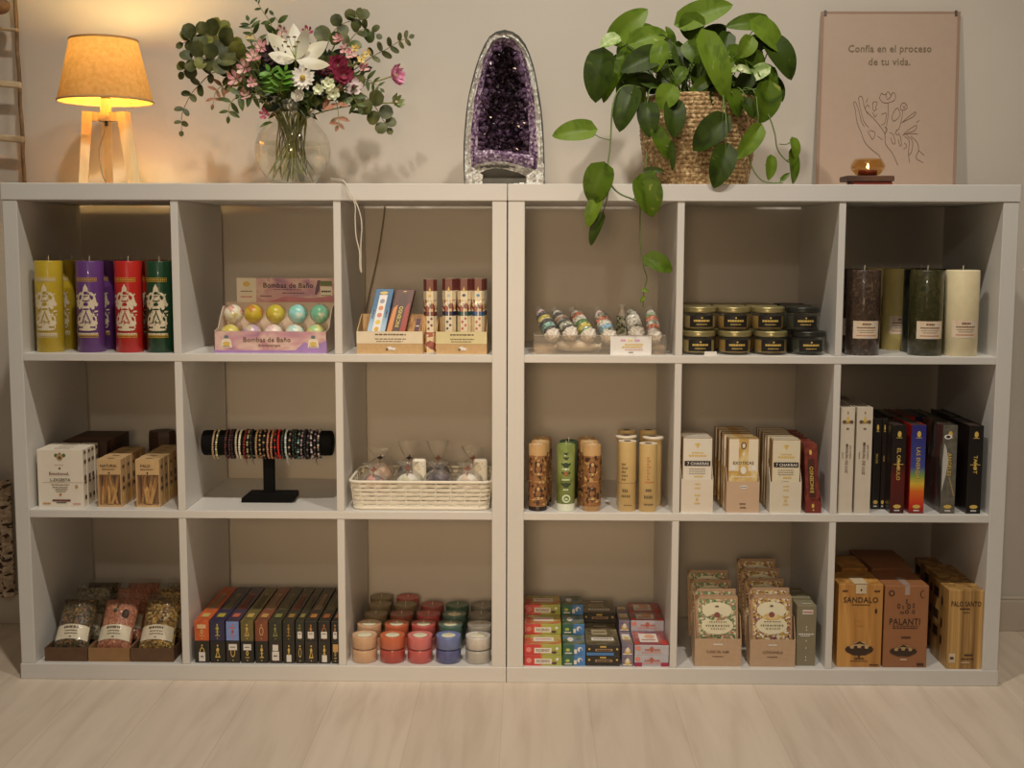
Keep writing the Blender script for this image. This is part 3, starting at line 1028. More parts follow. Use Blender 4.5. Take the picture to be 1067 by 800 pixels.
# ------------------------------------------------------------------ amethyst geode
def geode():
    y0 = 0.13
    xc, _ = P(526, 190, y0)
    t = thing('amethyst_geode', 'tall arched amethyst geode with purple crystals and grey rock rim', 'crystal', (xc, y0, ZT))
    outl = [(483.7, 191), (482.8, 170), (483, 150), (484, 135), (485.5, 118), (488, 100), (491.5, 85), (495.5, 70), (500, 57), (505, 46), (510, 38), (517, 33), (526, 31), (534, 33), (541, 37.5), (547.5, 46), (552, 56), (556, 68), (559, 82), (562, 98), (564.5, 115), (566, 132), (567, 150), (567.4, 170), (567.6, 191)]
    inn = [(500, 160), (498.5, 150), (498, 140), (498.5, 128), (500, 116), (502, 104), (504, 92), (506, 80), (508, 69), (511, 59), (515, 51), (520, 48), (526, 47), (532, 48), (537, 51), (540, 58), (543, 68), (545.5, 80), (547.5, 92), (549, 104), (550, 116), (550.5, 128), (551, 140), (551, 152), (550, 163)]
    o2 = [Vector((P(u, v, y0)[0] - xc, P(u, v, y0)[1] - ZT)) for u, v in outl]
    i2 = [Vector((P(u, v, y0)[0] - xc, P(u, v, y0)[1] - ZT)) for u, v in inn]
    for p in (o2[0], o2[-1]):
        p.y = 0.0
    rg = random.Random(3)
    n = len(o2)
    rock = mat('geode_rock', D(70, 66, 56), .85, noise=.3, nscale=60, bump=1.0, bscale=120)
    # outer shell: rings going back, tapering
    b = B()
    cx, cz = 0.0, 0.16
    rings = []
    for k in range(9):
        f = k / 8
        s_ = sqrt(max(0, 1 - (f * 0.93) ** 2.4))
        yy = 0.002 + 0.15 * f
        ring = []
        for p in o2:
            q = Vector((cx + (p.x - cx) * s_, (p.y) * (0.35 + 0.65 * s_)))
            j = 0.0015 if 0 < k else 0
            ring.append((q.x + rg.uniform(-j, j), yy, max(0.0, q.y + rg.uniform(-j, j))))
        rings.append(ring)
    vs = [p for r_ in rings for p in r_]
    fs = [(k * n + i, (k + 1) * n + i, (k + 1) * n + i + 1, k * n + i + 1) for k in range(8) for i in range(n - 1)]
    b.add(vs, fs, rock, True)
    b.add(rings[-1], [tuple(range(n))], rock)
    # thin rim of rock seen from the front
    rim = [(p[0] * 1.0, -0.001, p[2]) for p in rings[0]]
    rin = [Vector((p.x * 0.965, p.y * 0.985)) for p in o2]
    b.add(rim + [(p.x, -0.001, p.y) for p in rin], [(i, i + 1, n + i + 1, n + i) for i in range(n - 1)], rock)
    part('rock_shell', b, t)
    # pale quartz band with small facets, turning into purple towards the cavity
    b = B()
    q1 = speckle('quartz_band', [D(176, 160, 138), D(196, 182, 158), D(160, 148, 126), D(206, 196, 176), D(150, 132, 120)], 160, .3, .6)
    q2 = speckle('amethyst_band', [D(116, 88, 104), D(144, 116, 126), D(94, 64, 84), D(164, 138, 140), D(80, 52, 70)], 200, .22, .6)
    def band(f0, f1, m_, d0, d1, nr):
        rows = []
        for k in range(nr + 1):
            f = f0 + (f1 - f0) * k / nr
            row = []
            for a_, c_ in zip(rin, i2):
                p = a_.lerp(c_, f)
                row.append((p.x + rg.uniform(-.0014, .0014), d0 + (d1 - d0) * k / nr + rg.uniform(-.003, .002), p.y + rg.uniform(-.0014, .0014)))
            rows.append(row)
        b.add([p for r_ in rows for p in r_], [(k * n + i, k * n + i + 1, (k + 1) * n + i + 1, (k + 1) * n + i) for k in range(nr) for i in range(n - 1)], m_)
    band(0, .42, q1, -0.001, 0.004, 4)
    band(.42, 1.0, q2, 0.004, 0.016, 4)
    # lower lip across the cavity, above the stand
    lip_t = [P(u, v, y0) for u, v in [(495, 156), (511, 156), (524, 157), (537, 159), (556, 162)]]
    lip_b = [P(u, v, y0) for u, v in [(493, 183), (507, 176), (519, 174.5), (535, 178), (556, 186)]]
    rows = []
    for k in range(6):
        f = k / 5
        row = []
        for i in range(17):
            g = i / 16 * 4
            i0 = min(3, int(g)); w = g - i0
            a_ = Vector(lip_t[i0]).lerp(Vector(lip_t[i0 + 1]), w); c_ = Vector(lip_b[i0]).lerp(Vector(lip_b[i0 + 1]), w)
            p = a_.lerp(c_, f)
            row.append((p.x - xc + rg.uniform(-.0012, .0012), 0.016 - 0.02 * sin(pi * min(1, f + .25)) + rg.uniform(-.002, .002), p.y - ZT + rg.uniform(-.0012, .0012)))
        rows.append(row)
    vs = [p for r_ in rows for p in r_]
    b.add(vs, [(k * 17 + i, k * 17 + i + 1, (k + 1) * 17 + i + 1, (k + 1) * 17 + i) for k in range(3) for i in range(16)], q2)
    b.add(vs, [(k * 17 + i, k * 17 + i + 1, (k + 1) * 17 + i + 1, (k + 1) * 17 + i) for k in range(3, 5) for i in range(16)], q1)
    # side feet of pale rock
    for s_, (ua, ub) in ((0, (484.6, 503)), (1, (548, 566.6))):
        xa, xb = P(ua, 185, y0)[0] - xc, P(ub, 185, y0)[0] - xc
        zt_ = P(500, 168 if s_ == 0 else 170, y0)[1] - ZT
        g0 = lambda f, g, xa=xa, xb=xb, zt_=zt_, s_=s_: (xa + (xb - xa) * f * (1 if s_ == 0 else 1) + rg.uniform(-.001, .001), -0.003 + rg.uniform(-.003, .003), max(0, g * zt_ * (1 - .55 * (f if s_ == 0 else 1 - f))))
        b.grid(g0, 7, 6, q1, False)
    for i in range(5):
        x0_ = P(535 + 6 * i, 187, y0)[0] - xc
        b.box(x0_, x0_ + .012, -.010, .0, 0, .007 + .002 * (i % 2), mat('quartz_chip', D(206, 194, 172), .4, noise=.1), .001)
    part('quartz_rim', b, t)
    # crystals lining the hollow
    b = B()
    am = mat('amethyst_dark', D(40, 26, 32), .12, noise=.35, nscale=120, spec=.8, coat=.3)
    am2 = mat('amethyst_mid', D(84, 60, 74), .12, noise=.35, nscale=120, spec=.8, coat=.3)
    back = mat('cavity_back', D(32, 20, 28), .5, noise=.2)
    zlo, zhi = i2[0].y - 0.004, i2[12].y
    def half(z):
        f = (z - zlo) / (zhi - zlo)
        lf = [p for p in i2[:13]]; rt = [p for p in i2[12:]]
        xl = min(lf, key=lambda p: abs(p.y - z)).x; xr = min(rt, key=lambda p: abs(p.y - z)).x
        return xl, xr
    def bowl(a, z):
        xl, xr = half(z)
        s_ = sin(pi * a) ** .7
        f = (z - zlo) / (zhi - zlo)
        return Vector((xl + (xr - xl) * a, 0.012 + (0.085 * (1 - .6 * max(0, f) ** 3)) * s_, z))
    b.grid(lambda a, c: bowl(a, zlo + (zhi - zlo) * c), 14, 20, back)
    for i in range(1150):
        a = rg.uniform(.0, 1.0); z = zlo + (zhi - zlo) * rg.random() ** 1.05
        p = bowl(a, z)
        ctr = Vector((0, -0.02, z * .85 + .03))
        ax = ((ctr - p).normalized() + Vector((rg.uniform(-.6, .6), rg.uniform(-.6, .3), rg.uniform(-.6, .6)))).normalized()
        L = rg.uniform(.006, .015); w = L * rg.uniform(.35, .55)
        e1 = ax.orthogonal().normalized(); e2 = ax.cross(e1)
        vs = []
        for hgt, ww in ((0, 1), (L * .45, 1)):
            for k in range(6):
                th = k * pi / 3
                vs.append(p + ax * hgt + e1 * (w * ww * cos(th)) + e2 * (w * ww * sin(th)))
        vs.append(p + ax * L)
        fs = [(k, (k + 1) % 6, 6 + (k + 1) % 6, 6 + k) for k in range(6)] + [(6 + k, 6 + (k + 1) % 6, 12) for k in range(6)]
        b.add(vs, fs, am2 if (rg.random() < (.35 if z < zlo + .10 else .12) or a < .12 or a > .88) else am)
    part('amethyst_crystals', b, t)
    b = B()
    x0_, x1_ = P(500, 188, y0)[0] - xc, P(550, 188, y0)[0] - xc
    z1_ = P(525, 172, y0)[1] - ZT
    b.grid(lambda f, g: (x0_ + (x1_ - x0_) * f, 0.012 + .03 * (1 - g), z1_ * g * (1 - .0 * f)), 6, 4, mat('stand_stone', D(88, 80, 66), .8, noise=.15))
    b.box(x0_, x1_, 0.014, 0.1, 0, .02, MATS['stand_stone'])
    part('stand', b, t)


geode()

# ------------------------------------------------------------------ potted pothos
def pothos():
    yc = 0.185
    xc = xat(727, yc, ZT + .1)
    t = thing('potted_pothos', 'green trailing pothos plant in a woven seagrass basket', 'plant', (xc, yc, ZT))
    H = zat(727, 96, yc - .12) - ZT
    straw = blotch('seagrass', [D(96, 66, 36), D(150, 112, 66), D(210, 176, 122)], 120, .7, detail=6)
    b = B()
    rows = 21
    def rad(f):
        return 0.111 + 0.021 * sin(min(1, f * 1.25) * pi / 2) - (0.004 if f > .95 else 0)
    def wv(i, j):
        th = 2 * pi * i; f = j
        k = f * rows
        ph = k % 1.0
        row = int(k)
        slant = (ph - .5) * (1 if row % 2 else -1)
        br = abs(sin(th * 34 + slant * 2.2 + row * .4))
        wob = .5 + .5 * sin(th * 9 + row * 2.3) * sin(th * 5.3 + row * 1.7)
        r_ = rad(f) + 0.0036 * (.35 + .65 * sin(pi * ph) ** .6) * (.25 + .75 * br ** .6) + .0012 * wob
        return (r_ * cos(th), r_ * sin(th), f * H)
    b.grid(wv, 300, rows * 6, straw)
    b.lathe([(rad(1), H), (rad(1) - .006, H + .002), (rad(1) - .012, H - .004), (rad(.8) - .012, H - .05)], straw, 60)
    b.lathe([(0, .002), (0.112, .002)], straw, 40)
    bk = part('woven_basket', b, t)
    b = B(); zs = H - .03
    soil = mat('potting_soil', D(48, 36, 26), .95, noise=.4, nscale=120, bump=1, bscale=150)
    b.grid(lambda a, c: (c * 0.117 * cos(2 * pi * a), c * 0.117 * sin(2 * pi * a), zs + .006 * sin(9 * a * 6.28) * c), 40, 6, soil)
    part('soil', b, t)
    def leafmat(name, lo, mid, hi):
        m, nt, bs = _new(name)
        mp = _tex(nt)
        n = nt.nodes.new('ShaderNodeTexNoise'); n.inputs['Scale'].default_value = 16; n.inputs['Detail'].default_value = 3; n.inputs['Distortion'].default_value = 2.5
        nt.links.new(mp.outputs[0], n.inputs['Vector'])
        r = _ramp(nt, [(.3, lo), (.52, mid), (.68, mid), (.76, hi)])
        nt.links.new(n.outputs['Fac'], r.inputs[0])
        nt.links.new(r.outputs[0], bs.inputs['Base Color'])
        bs.inputs['Roughness'].default_value = .46
        bs.inputs['Specular IOR Level'].default_value = .28
        MATS[name] = m
        return m
    lm = [leafmat('pothos_leaf', D(56, 72, 10, .8), D(82, 100, 16, .8), D(138, 138, 54, .8)),
          leafmat('pothos_leaf_light', D(84, 104, 20, .8), D(106, 124, 30, .8), D(160, 158, 82, .8)),
          leafmat('pothos_leaf_dark', D(38, 48, 8, .8), D(54, 68, 12, .8), D(96, 102, 34, .8))]
    var = blotch('pothos_variegated', [D(96, 124, 44), D(150, 160, 92), D(196, 190, 140)], 45, .4)
    pet = mat('pothos_stem', D(92, 104, 46), .5, noise=.15)
    loc = Vector((xc, yc, ZT))
    rl = random.Random(21)

    def mk(b, bu, bv, tu, tv, w, y, m_, turn=0.0, dy=0.0, curl=.07, fold=.28):
        p0 = pv(bu, bv, y) - loc
        p1 = pv(tu, tv, y + dy) - loc
        wd = 1.07 * w / FPX * (y - CAM.y)
        nrm = Vector((turn, -1, .35))
        b.leaf(p0, p1, nrm, wd, HEART, m_, curl=curl, fold=fold, nu=12, nv=4, lobe=.24, droop=.05)
        return p0

    # (base u v, tip u v, width px, depth y, material, turn)
    UP = [(643, 39, 675, 9, 25, .17, 1, .2), (642, 40, 625, 49, 15, .15, 3, -.3), (627, 60, 620, 107, 29, .08, 2, -.2), (645, 70, 628, 107, 17, .10, 0, -.4),
          (657, 39, 681, 27, 17, .22, 0, .1), (662, 44, 696, 34, 22, .12, 1, .2), (700, 44, 694, 27, 10, .16, 0, .5), (684, 58, 646, 74, 25, .09, 2, 0), (668, 66, 641, 84, 18, .11, 0, -.2),
          (714, 22, 764, 4, 26, .17, 1, .3), (724, 18, 717, 42, 25, .16, 0, -.2), (731, 46, 757, 26, 20, .19, 2, .2), (795, 24, 756, 27, 18, .18, 0, .3), (788, 27, 816, 54, 26, .12, 1, .4),
          (803, 46, 826, 83, 31, .13, 2, .4), (793, 44, 769, 56, 18, .15, 2, 0), (736, 44, 758, 104, 27, .05, 1, .1), (758, 38, 749, 60, 18, .17, 2, .2), (718, 47, 728, 66, 19, .10, 0, -.3),
          (690, 48, 682, 76, 18, .08, 1, -.2), (706, 54, 714, 78, 15, .12, 2, .1), (762, 52, 775, 74, 18, .13, 0, .4), (778, 58, 797, 76, 18, .12, 2, .5), (770, 71, 784, 76, 8, .07, 3, .3), (772, 72, 760, 74, 7, .07, 3, 0),
          (793, 74, 812, 88, 19, .11, 0, .5), (805, 83, 816, 106, 15, .14, 2, .6), (748, 62, 741, 88, 18, .12, 2, 0), (781, 80, 766, 98, 17, .09, 2, .2), (800, 92, 792, 129, 28, .07, 0, .3), (798, 72, 776, 84, 15, .10, 3, .1),
          (712, 74, 700, 92, 14, .10, 0, -.2), (730, 70, 722, 88, 13, .12, 2, .1), (745, 96, 752, 118, 18, .06, 2, .2), (762, 98, 770, 122, 18, .055, 0, .3), (776, 106, 786, 124, 15, .06, 2, .4),
          (658, 98, 645, 137, 26, .05, 2, -.3), (675, 112, 677, 143, 22, .045, 2, -.1), (699, 93, 688, 114, 23, .04, 1, 0), (702, 110, 703, 144, 22, .042, 2, .1), (684, 137, 697, 166, 17, .035, 0, .1),
          (753, 127, 722, 157, 28, .03, 2, 0), (789, 136, 767, 166, 19, .035, 1, .5), (756, 158, 744, 196, 25, .0, 2, .1), (694, 44, 676, 60, 20, .13, 2, 0), (737, 84, 720, 96, 13, .07, 0, 0), (668, 82, 688, 92, 14, .09, 2, .2)]
    for bu, bv, tu, tv, w, y, k, tn in UP:
        b = B()
        p0 = mk(b, bu, bv, tu, tv, w, y, var if k == 3 else lm[k], tn, rl.uniform(-.02, .02))
        a = rl.uniform(0, 6.28)
        root = Vector((rl.uniform(-.08, .08) + p0.x * .25, rl.uniform(-.07, .05), zs))
        if p0.z > H:
            mid = root.lerp(p0, .55) + Vector((0, 0, .012))
            b.tube(catmull([root, mid, p0], 5), .0016, pet, 5, .0012)
        else:
            ov = Vector((p0.x * .85, -.10, H + .012))
            b.tube(catmull([root, ov, Vector((p0.x, min(p0.y, -.135), (H + p0.z) / 2)), p0], 5), .0016, pet, 5, .0012)
        part('leaf', b, t)
    for i in range(28):
        u_, v_ = rl.uniform(652, 800), rl.uniform(38, 92)
        yy = rl.uniform(.10, .26)
        an = rl.uniform(-.3, 3.4)
        ln_ = rl.uniform(20, 32)
        b = B()
        p0 = mk(b, u_, v_, u_ + ln_ * cos(an), v_ + ln_ * abs(sin(an)) * .9 + 3, rl.uniform(16, 24), yy, lm[rl.choice((2, 2, 0, 0, 1))], rl.uniform(-.6, .6), rl.uniform(-.04, .01))
        root = Vector((rl.uniform(-.08, .08), rl.uniform(-.05, .06), zs))
        b.tube(catmull([root, root.lerp(p0, .55) + Vector((0, 0, .012)), p0], 5), .0015, pet, 5, .0011)
        part('leaf', b, t)
    # a tangle of thin stems under the crown
    b = B()
    for i in range(64):
        a = rl.uniform(0, 2 * pi); r_ = .10 * sqrt(rl.random())
        p = Vector((r_ * cos(a), r_ * sin(a), zs))
        q = p + Vector((p.x * .5 + rl.uniform(-.03, .03), rl.uniform(-.03, .03), rl.uniform(.06, .13)))
        b.tube(catmull([p, p.lerp(q, .5) + Vector((rl.uniform(-.01, .01), 0, 0)), q], 4), .0014, pet, 5)
    part('stems', b, t)
    b = B()
    for i in range(90):
        a = rl.uniform(0, 2 * pi); r_ = .105 * sqrt(rl.random())
        p = Vector((r_ * cos(a), r_ * sin(a), zs + rl.uniform(.01, .05)))
        d = Vector((rl.uniform(-1, 1), rl.uniform(-1, .4), rl.uniform(0, 1))).normalized()
        b.leaf(p, p + d * rl.uniform(.02, .04), (0, -1, .5), .018, HEART, lm[rl.choice((0, 2, 2))], curl=.05, fold=.2, nu=4, nv=2)
    part('undergrowth', b, t)

    def vine(ctrl, leaves, r0=.0022):
        b = B()
        pts = [pv(u, v, y) - loc for u, v, y in ctrl]
        b.tube(catmull(pts, 6), r0, pet, 6, .0012)
        v_ = part('vine', b, t)
        for bu, bv, tu, tv, w, y, k, tn, au, av in leaves:
            b = B()
            p0 = mk(b, bu, bv, tu, tv, w, y, lm[k], tn)
            b.tube(catmull([pv(au, av, y + .004) - loc, (pv(au, av, y + .004) - loc).lerp(p0, .5) + Vector((0, 0, -.004)), p0], 4), .0012, pet, 5)
            part('leaf', b, v_)
    vine([(672, 92, .10), (650, 90, .06), (639, 108, .03), (636, 150, .01), (633, 176, -.012), (634, 188, -.02), (633, 205, -.02), (628, 222, -.02)],
         [(613.6, 136, 575, 141, 22, .015, 1, 0, 636, 146), (627, 177, 617, 214, 29, -.03, 0, -.1, 633, 178), (622, 210, 612, 237, 15, -.03, 1, -.3, 633, 203), (626, 227, 615, 256, 12, -.025, 2, -.4, 629, 220)])
    vine([(634, 188, -.022), (640, 197, -.025), (648, 203, -.028), (658, 207, -.03), (666, 212, -.03), (667, 228, -.028), (667, 250, -.025), (670, 275, -.02), (674, 290, -.018), (671, 303, -.018), (670, 320, -.018)],
         [(670.5, 189, 681, 226, 29, -.04, 0, .1, 660, 208), (676.5, 270, 701, 282.5, 19, -.025, 0, .2, 671, 277), (670, 302, 676, 304, 4, -.02, 1, 0, 671, 300), (671, 310, 667, 315, 4, -.02, 1, 0, 671, 308)], .002)
    vine([(790, 100, .10), (800, 118, .07), (807, 138, .06), (810, 155, .055), (818, 166, .055), (827, 172, .055)],
         [(826, 147, 830, 166, 12, .05, 1, .5, 812, 150), (825, 161, 827, 192, 13, .05, 0, .5, 820, 167)], .0018)
    vine([(778, 150, .04), (784, 175, .03), (794, 188, .03), (806, 190.5, .03), (816, 190.5, .03)],
         [(803, 166, 801, 188, 12, .03, 1, .3, 797, 172), (700, 152, 701, 178, 7, .03, 2, 0, 692, 150), (815, 187, 823, 180, 5, .03, 0, 0, 808, 190)], .0016)
    vine([(674, 160, .03), (673, 172, .02), (676, 186, .015), (679, 197, -.02)],
         [(674, 178, 693, 178, 7, .01, 2, 0, 675, 180), (680, 180, 676, 190, 7, .0, 0, 0, 676, 184)], .0014)


pothos()

# ------------------------------------------------------------------ poster in its clear sheet
def poster():
    yb, yt = 0.350, 0.412
    cor = [(850.3, 193.5, yb), (995.2, 194, yb), (1001.8, 12.2, yt), (855, 11.4, yt)]
    pc = [pv(*c) for c in cor]
    base = (pc[0] + pc[1]) / 2
    base.z = ZT
    for p in pc[:2]:
        p.z = ZT
    ax = (pc[1] - pc[0]).normalized()
    up = ((pc[2] + pc[3]) / 2 - base)
    Hh = up.length
    up.normalize()
    nn = ax.cross(up).normalized()
    Wd = ((pc[1] - pc[0]).length + (pc[2] - pc[3]).length) / 2
    shear = ((pc[2] + pc[3]) / 2 - base).dot(ax)
    t = thing('poster', 'pale pink poster with a Spanish saying leaning on the wall', 'poster', base)
    up2 = up
    M = Matrix(((ax.x, -nn.x, up2.x, 0), (ax.y, -nn.y, up2.y, 0), (ax.z, -nn.z, up2.z, 0), (0, 0, 0, 1)))
    paper = mat('poster_paper', D(178, 146, 118, .85), .5, noise=.02, coat=.25)
    ed = mat('acrylic_edge', D(158, 124, 98, .85), .25, noise=.02, coat=.5)
    b = B(); b.M = M
    b.box(-Wd / 2, Wd / 2, 0, .004, 0, Hh, ed, .0006)
    part('backing_sheet', b, t)
    b = B(); b.M = M
    b.box(-Wd / 2 + .008, Wd / 2 - .008, -.0006, 0, .002, Hh - .007, paper)
    pr = part('print', b, t)
    ink = mat('poster_ink', D(112, 92, 66), .6, noise=0)
    b2 = B(); b2.M = M
    b2.box_ = (-Wd / 2, Wd / 2, -.0008, 0, 0, Hh)
    s = lambda v: (193.5 - v) / (193.5 - 11.8)
    hc = .0172
    b2.txt('front', 'Confía en el proceso', .5, s(49.5), hc, ink, Wd * 87 / 146)
    b2.txt('front', 'de tu vida.', .5, s(62.7), hc, ink, Wd * 44 / 146)
    part('lettering', b2, pr)
    # line drawing: hand with flowers (points in photo pixels)
    b3 = B(); b3.M = M
    line = mat('poster_line', D(100, 74, 52), .6, noise=0)
    def ln(pts, r=.0006, smooth=True):
        q = []
        for u, v in pts:
            f = s(v)
            c0, c1 = 850.3 + (855 - 850.3) * f, 995.2 + (1001.8 - 995.2) * f
            q.append(Vector((((u - c0) / (c1 - c0) - .5) * Wd, -.0011, f * Hh)))
        b3.tube(catmull(q, 4) if smooth and len(q) > 2 else q, r, line, 5)
    z = lambda pts: [(884 + x / 5.92, 60 + y_ / 5.92) for x, y_ in pts]
    for pts in [[(200, 612), (190, 575), (150, 545), (105, 500), (80, 440), (55, 380), (42, 300), (32, 262), (45, 258), (62, 300), (80, 370), (100, 405)],
                [(62, 235), (72, 222), (86, 232), (100, 290), (120, 330)], [(62, 235), (75, 300), (95, 370), (125, 410)], [(305, 632), (270, 560), (230, 508), (225, 450), (195, 400), (150, 350), (128, 330), (105, 300), (118, 275), (130, 290)],
                [(225, 450), (240, 420), (222, 405)], [(120, 430), (150, 480), (165, 440), (130, 425)], [(180, 460), (210, 482)], [(245, 262), (246, 330), (235, 400), (228, 450)],
                [(200, 215), (192, 235), (215, 260), (245, 262), (285, 245), (290, 215), (275, 200), (260, 215), (245, 195), (225, 215), (205, 205), (200, 215)], [(232, 210), (240, 240), (262, 225), (270, 205)],
                [(150, 265), (160, 255), (178, 262), (168, 290), (175, 300), (155, 308), (150, 265)], [(150, 320), (165, 345), (175, 330)], [(320, 285), (335, 262), (358, 272), (362, 292), (340, 305), (322, 300), (320, 285)], [(335, 280), (345, 292), (352, 276)],
                [(335, 305), (330, 350), (315, 410), (300, 430)], [(290, 300), (270, 340), (275, 370), (300, 360), (320, 330), (305, 295), (290, 300)], [(205, 330), (235, 325), (225, 380), (205, 395)],
                [(330, 380), (370, 345), (415, 315), (405, 340), (370, 360), (330, 380)], [(335, 455), (375, 420), (420, 395), (410, 425), (370, 440), (335, 455)], [(340, 450), (400, 445), (428, 450)], [(420, 380), (436, 366)],
                [(255, 440), (275, 450), (290, 500), (275, 505), (262, 470)], [(310, 440), (322, 470), (328, 512), (316, 515), (308, 480)], [(345, 460), (375, 490), (370, 560), (378, 618)], [(360, 455), (395, 490), (390, 550), (372, 575)],
                [(385, 460), (425, 500), (432, 545), (416, 590), (460, 618)], [(432, 545), (468, 575)], [(120, 235), (108, 265)], [(300, 420), (290, 445), (310, 455)], [(345, 500), (360, 520), (340, 540)]]:
        ln(z(pts))
    part('line_drawing', b3, pr)
    for u_, sx in ((.03, 1), (.965, -1)):
        b = B(); b.M = M
        x = (u_ - .5) * Wd
        b.box(x - .003, x + .003, -.003, .005, Hh - .012, Hh + .002, mat('clip_metal', D(120, 110, 100), .3, .8, noise=0), .0006)
        part('corner_clip', b, t)


poster()

# ------------------------------------------------------------------ tealight bowl on its small stand
def tealight():
    y = 0.12
    x = xat(904, y, ZT + .03)
    st = thing('wooden_stand', 'small stack of dark red wooden slabs under the tealight bowl', 'stand', (x, y, ZT))
    w1 = wood('slab_dark', D(52, 34, 24), D(96, 60, 40), 'x', 40, .6)
    w2 = wood('slab_red', D(96, 36, 24), D(134, 56, 36), 'x', 40, .6)
    s = 1 / FPX * (y - CAM.y)
    b = B(); b.box(-18 * s, 22 * s, -.03, .03, 0, .0115, w2, .002); part('slab', b, st)
    b = B(); b.box(-25 * s, 23.5 * s, -.034, .034, .0118, .0245, w1, .002); part('slab', b, st)
    t = thing('tealight_bowl', 'amber glass bowl with a lit red candle in front of the poster', 'candle holder', (x, y, ZT + .0247))
    g = clear('amber_glass', (.80, .62, .34), .03, .0, 1.0)
    b = B()
    rm = 17 * s
    b.lathe([(.0, .001), (.020, .001), (.027, .004), (rm - .002, .013), (rm, .021), (rm - .0015, .028), (rm - .006, .035), (rm - .008, .0385)], g, 40)
    part('glass_bowl', b, t)
    b = B()
    b.cyl(.021, .0025, .0135, mat('tealight_wax', D(110, 40, 30), .4, noise=.05), 28, ch=.001)
    wx = part('candle', b, t)
    b = B(); b.tube([(0, 0, .0135), (.0005, 0, .0185)], .0006, mat('burnt_wick', (.02, .015, .01), .8, noise=0), 6)
    part('wick', b, wx)
    fm = mat('flame', (1, .8, .4), .5, noise=0, emit=(1, .62, .24), estr=22)
    b = B(); b.lathe([(.0, .0165), (.0024, .0185), (.0030, .021), (.0018, .025), (.0, .0295)], fm, 14)
    part('flame', b, wx)
    l = bpy.data.lights.new('candle_light', 'POINT'); l.energy = .06; l.color = (1, .6, .26); l.shadow_soft_size = .004
    link('candle_light', l, t, (0, -.0, .034))


tealight()

# ------------------------------------------------------------------ cable and thin grey line
def cables():
    m = mat('white_cable', D(206, 188, 160), .5, noise=.03)
    b = B()
    pts = [pv(346, 187, .10), pv(354, 188.5, .03), pv(358, 189, -.006), pv(364, 199, -.012), pv(370, 209, -.012), pv(375, 222, -.012), pv(377, 236, -.010), pv(376, 254, -.008), pv(376, 275, -.008), pv(376.5, 284, -.008),
           pv(375, 278, -.014), pv(374.5, 262, -.014), pv(371, 246, -.014), pv(370, 228, -.014), pv(370, 214, -.016), pv(365, 202, -.016), pv(360, 191, -.014), pv(356.5, 187.6, .01), pv(350, 186.5, .06), pv(345, 186.0, .12)]
    pts = [Vector((p.x, p.y, max(p.z, ZT + .003)) if p.y > 0.0 else p) for p in pts]
    b.tube(catmull(pts, 5), .0014, m, 6)
    solo('power_cable', b, 'thin white cable looping over the front edge of the shelf top', 'cable')
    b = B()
    g = mat('grey_line', D(120, 102, 78), .6, noise=.03)
    b.tube(catmull([Vector((pv(401, 210, .398).x, .412, ZT + .01)), pv(401, 216, .415), pv(398, 240, .415), pv(393, 270, .412), pv(385, 305, .40), pv(381, 325, .38), pv(376, 345, .33), Vector((pv(372, 358, .28).x, .28, Z2 + .006)), Vector((pv(372, 358, .28).x + .004, .2, Z2 + .003))], 5), .0022, g, 6)  # thin grey line down the wall to the cube floor
    solo('wall_line', b, 'thin grey line running down behind the leaning incense packs', 'cable')


cables()

# ------------------------------------------------------------------ rustic ladder and wall hanging at the far end
def ladder():
    y = .375
    bark = wood('ladder_wood', D(84, 60, 38), D(140, 106, 70), 'z', 60, .8, .3)
    pale = wood('rung_wood', D(150, 124, 88), D(196, 168, 126), 'x', 60, .7, .2)
    x0, z0 = P(26, 190, y); x1, z1 = P(13.5, -40, y)
    t = thing('rustic_ladder', 'rustic wooden branch ladder standing on the shelf beside the lamp', 'ladder', (x0, y, ZT))
    rl = random.Random(9)
    for dx in (0, -.17):
        b = B()
        pts = []
        for i in range(14):
            f = i / 13
            pts.append((dx + (x1 - x0) * f + rl.uniform(-.0015, .0015), rl.uniform(-.001, .001), (z1 - ZT) * f))
        if dx:
            pts[0] = (pts[0][0], 0, 0)
            pts = [(p[0], p[1], p[2]) for p in pts]
        b.tube(pts, .0052, bark, 8)
        part('rail', b, t)
    for v, h in ((31.5, .008), (89, .016), (145.5, .017)):
        xx, zz = P(20, v, y)
        f = (zz - ZT) / (z1 - ZT)
        xr = (x1 - x0) * f
        b = B()
        b.M = Matrix.Translation((xr, 0, zz - ZT)) @ Matrix.Rotation(radians(5), 4, 'Y')
        b.box(-.185, .006, -.008, .006, -h / 2, h / 2, pale, .003)
        part('rung', b, t)
    b = B()
    b.ball((0, 0, 0), .026, mat('gourd', D(96, 66, 44), .6, noise=.25, nscale=60), 18, 12, (1, 1, .8))
    b.tube([(0, 0, .018), (0, 0, .12)], .001, bark, 5)
    xg, zg = P(-1, 6, y - .03)
    solo('hanging_gourd', b, 'brown gourd ornament hanging on the rustic ladder', 'ornament', (xg, y - .03, zg))
    b = B()
    cl = speckle('patterned_cloth', [D(176, 148, 116), D(160, 130, 98), D(190, 164, 130), D(70, 52, 40)], 60, .9, .3, (1, 1, 2.2))
    xa, za = P(9.5, 500, .39); _, zb = P(5, 622, .39)
    b.grid(lambda f, g: (-1.45 + (xa + 1.45) * f, -.008 * sin(f * 30) - .006, zb + (za - zb) * g), 40, 20, cl)
    b.grid(lambda f, g: (-1.45 + (xa + 1.45) * f, -.008 * sin(f * 30) + .002, zb + (za - zb) * g), 40, 20, cl)
    solo('wall_hanging', b, 'pale patterned cloth hanging on the wall beyond the shelf end', 'wall hanging', (0, .39, 0))


ladder()
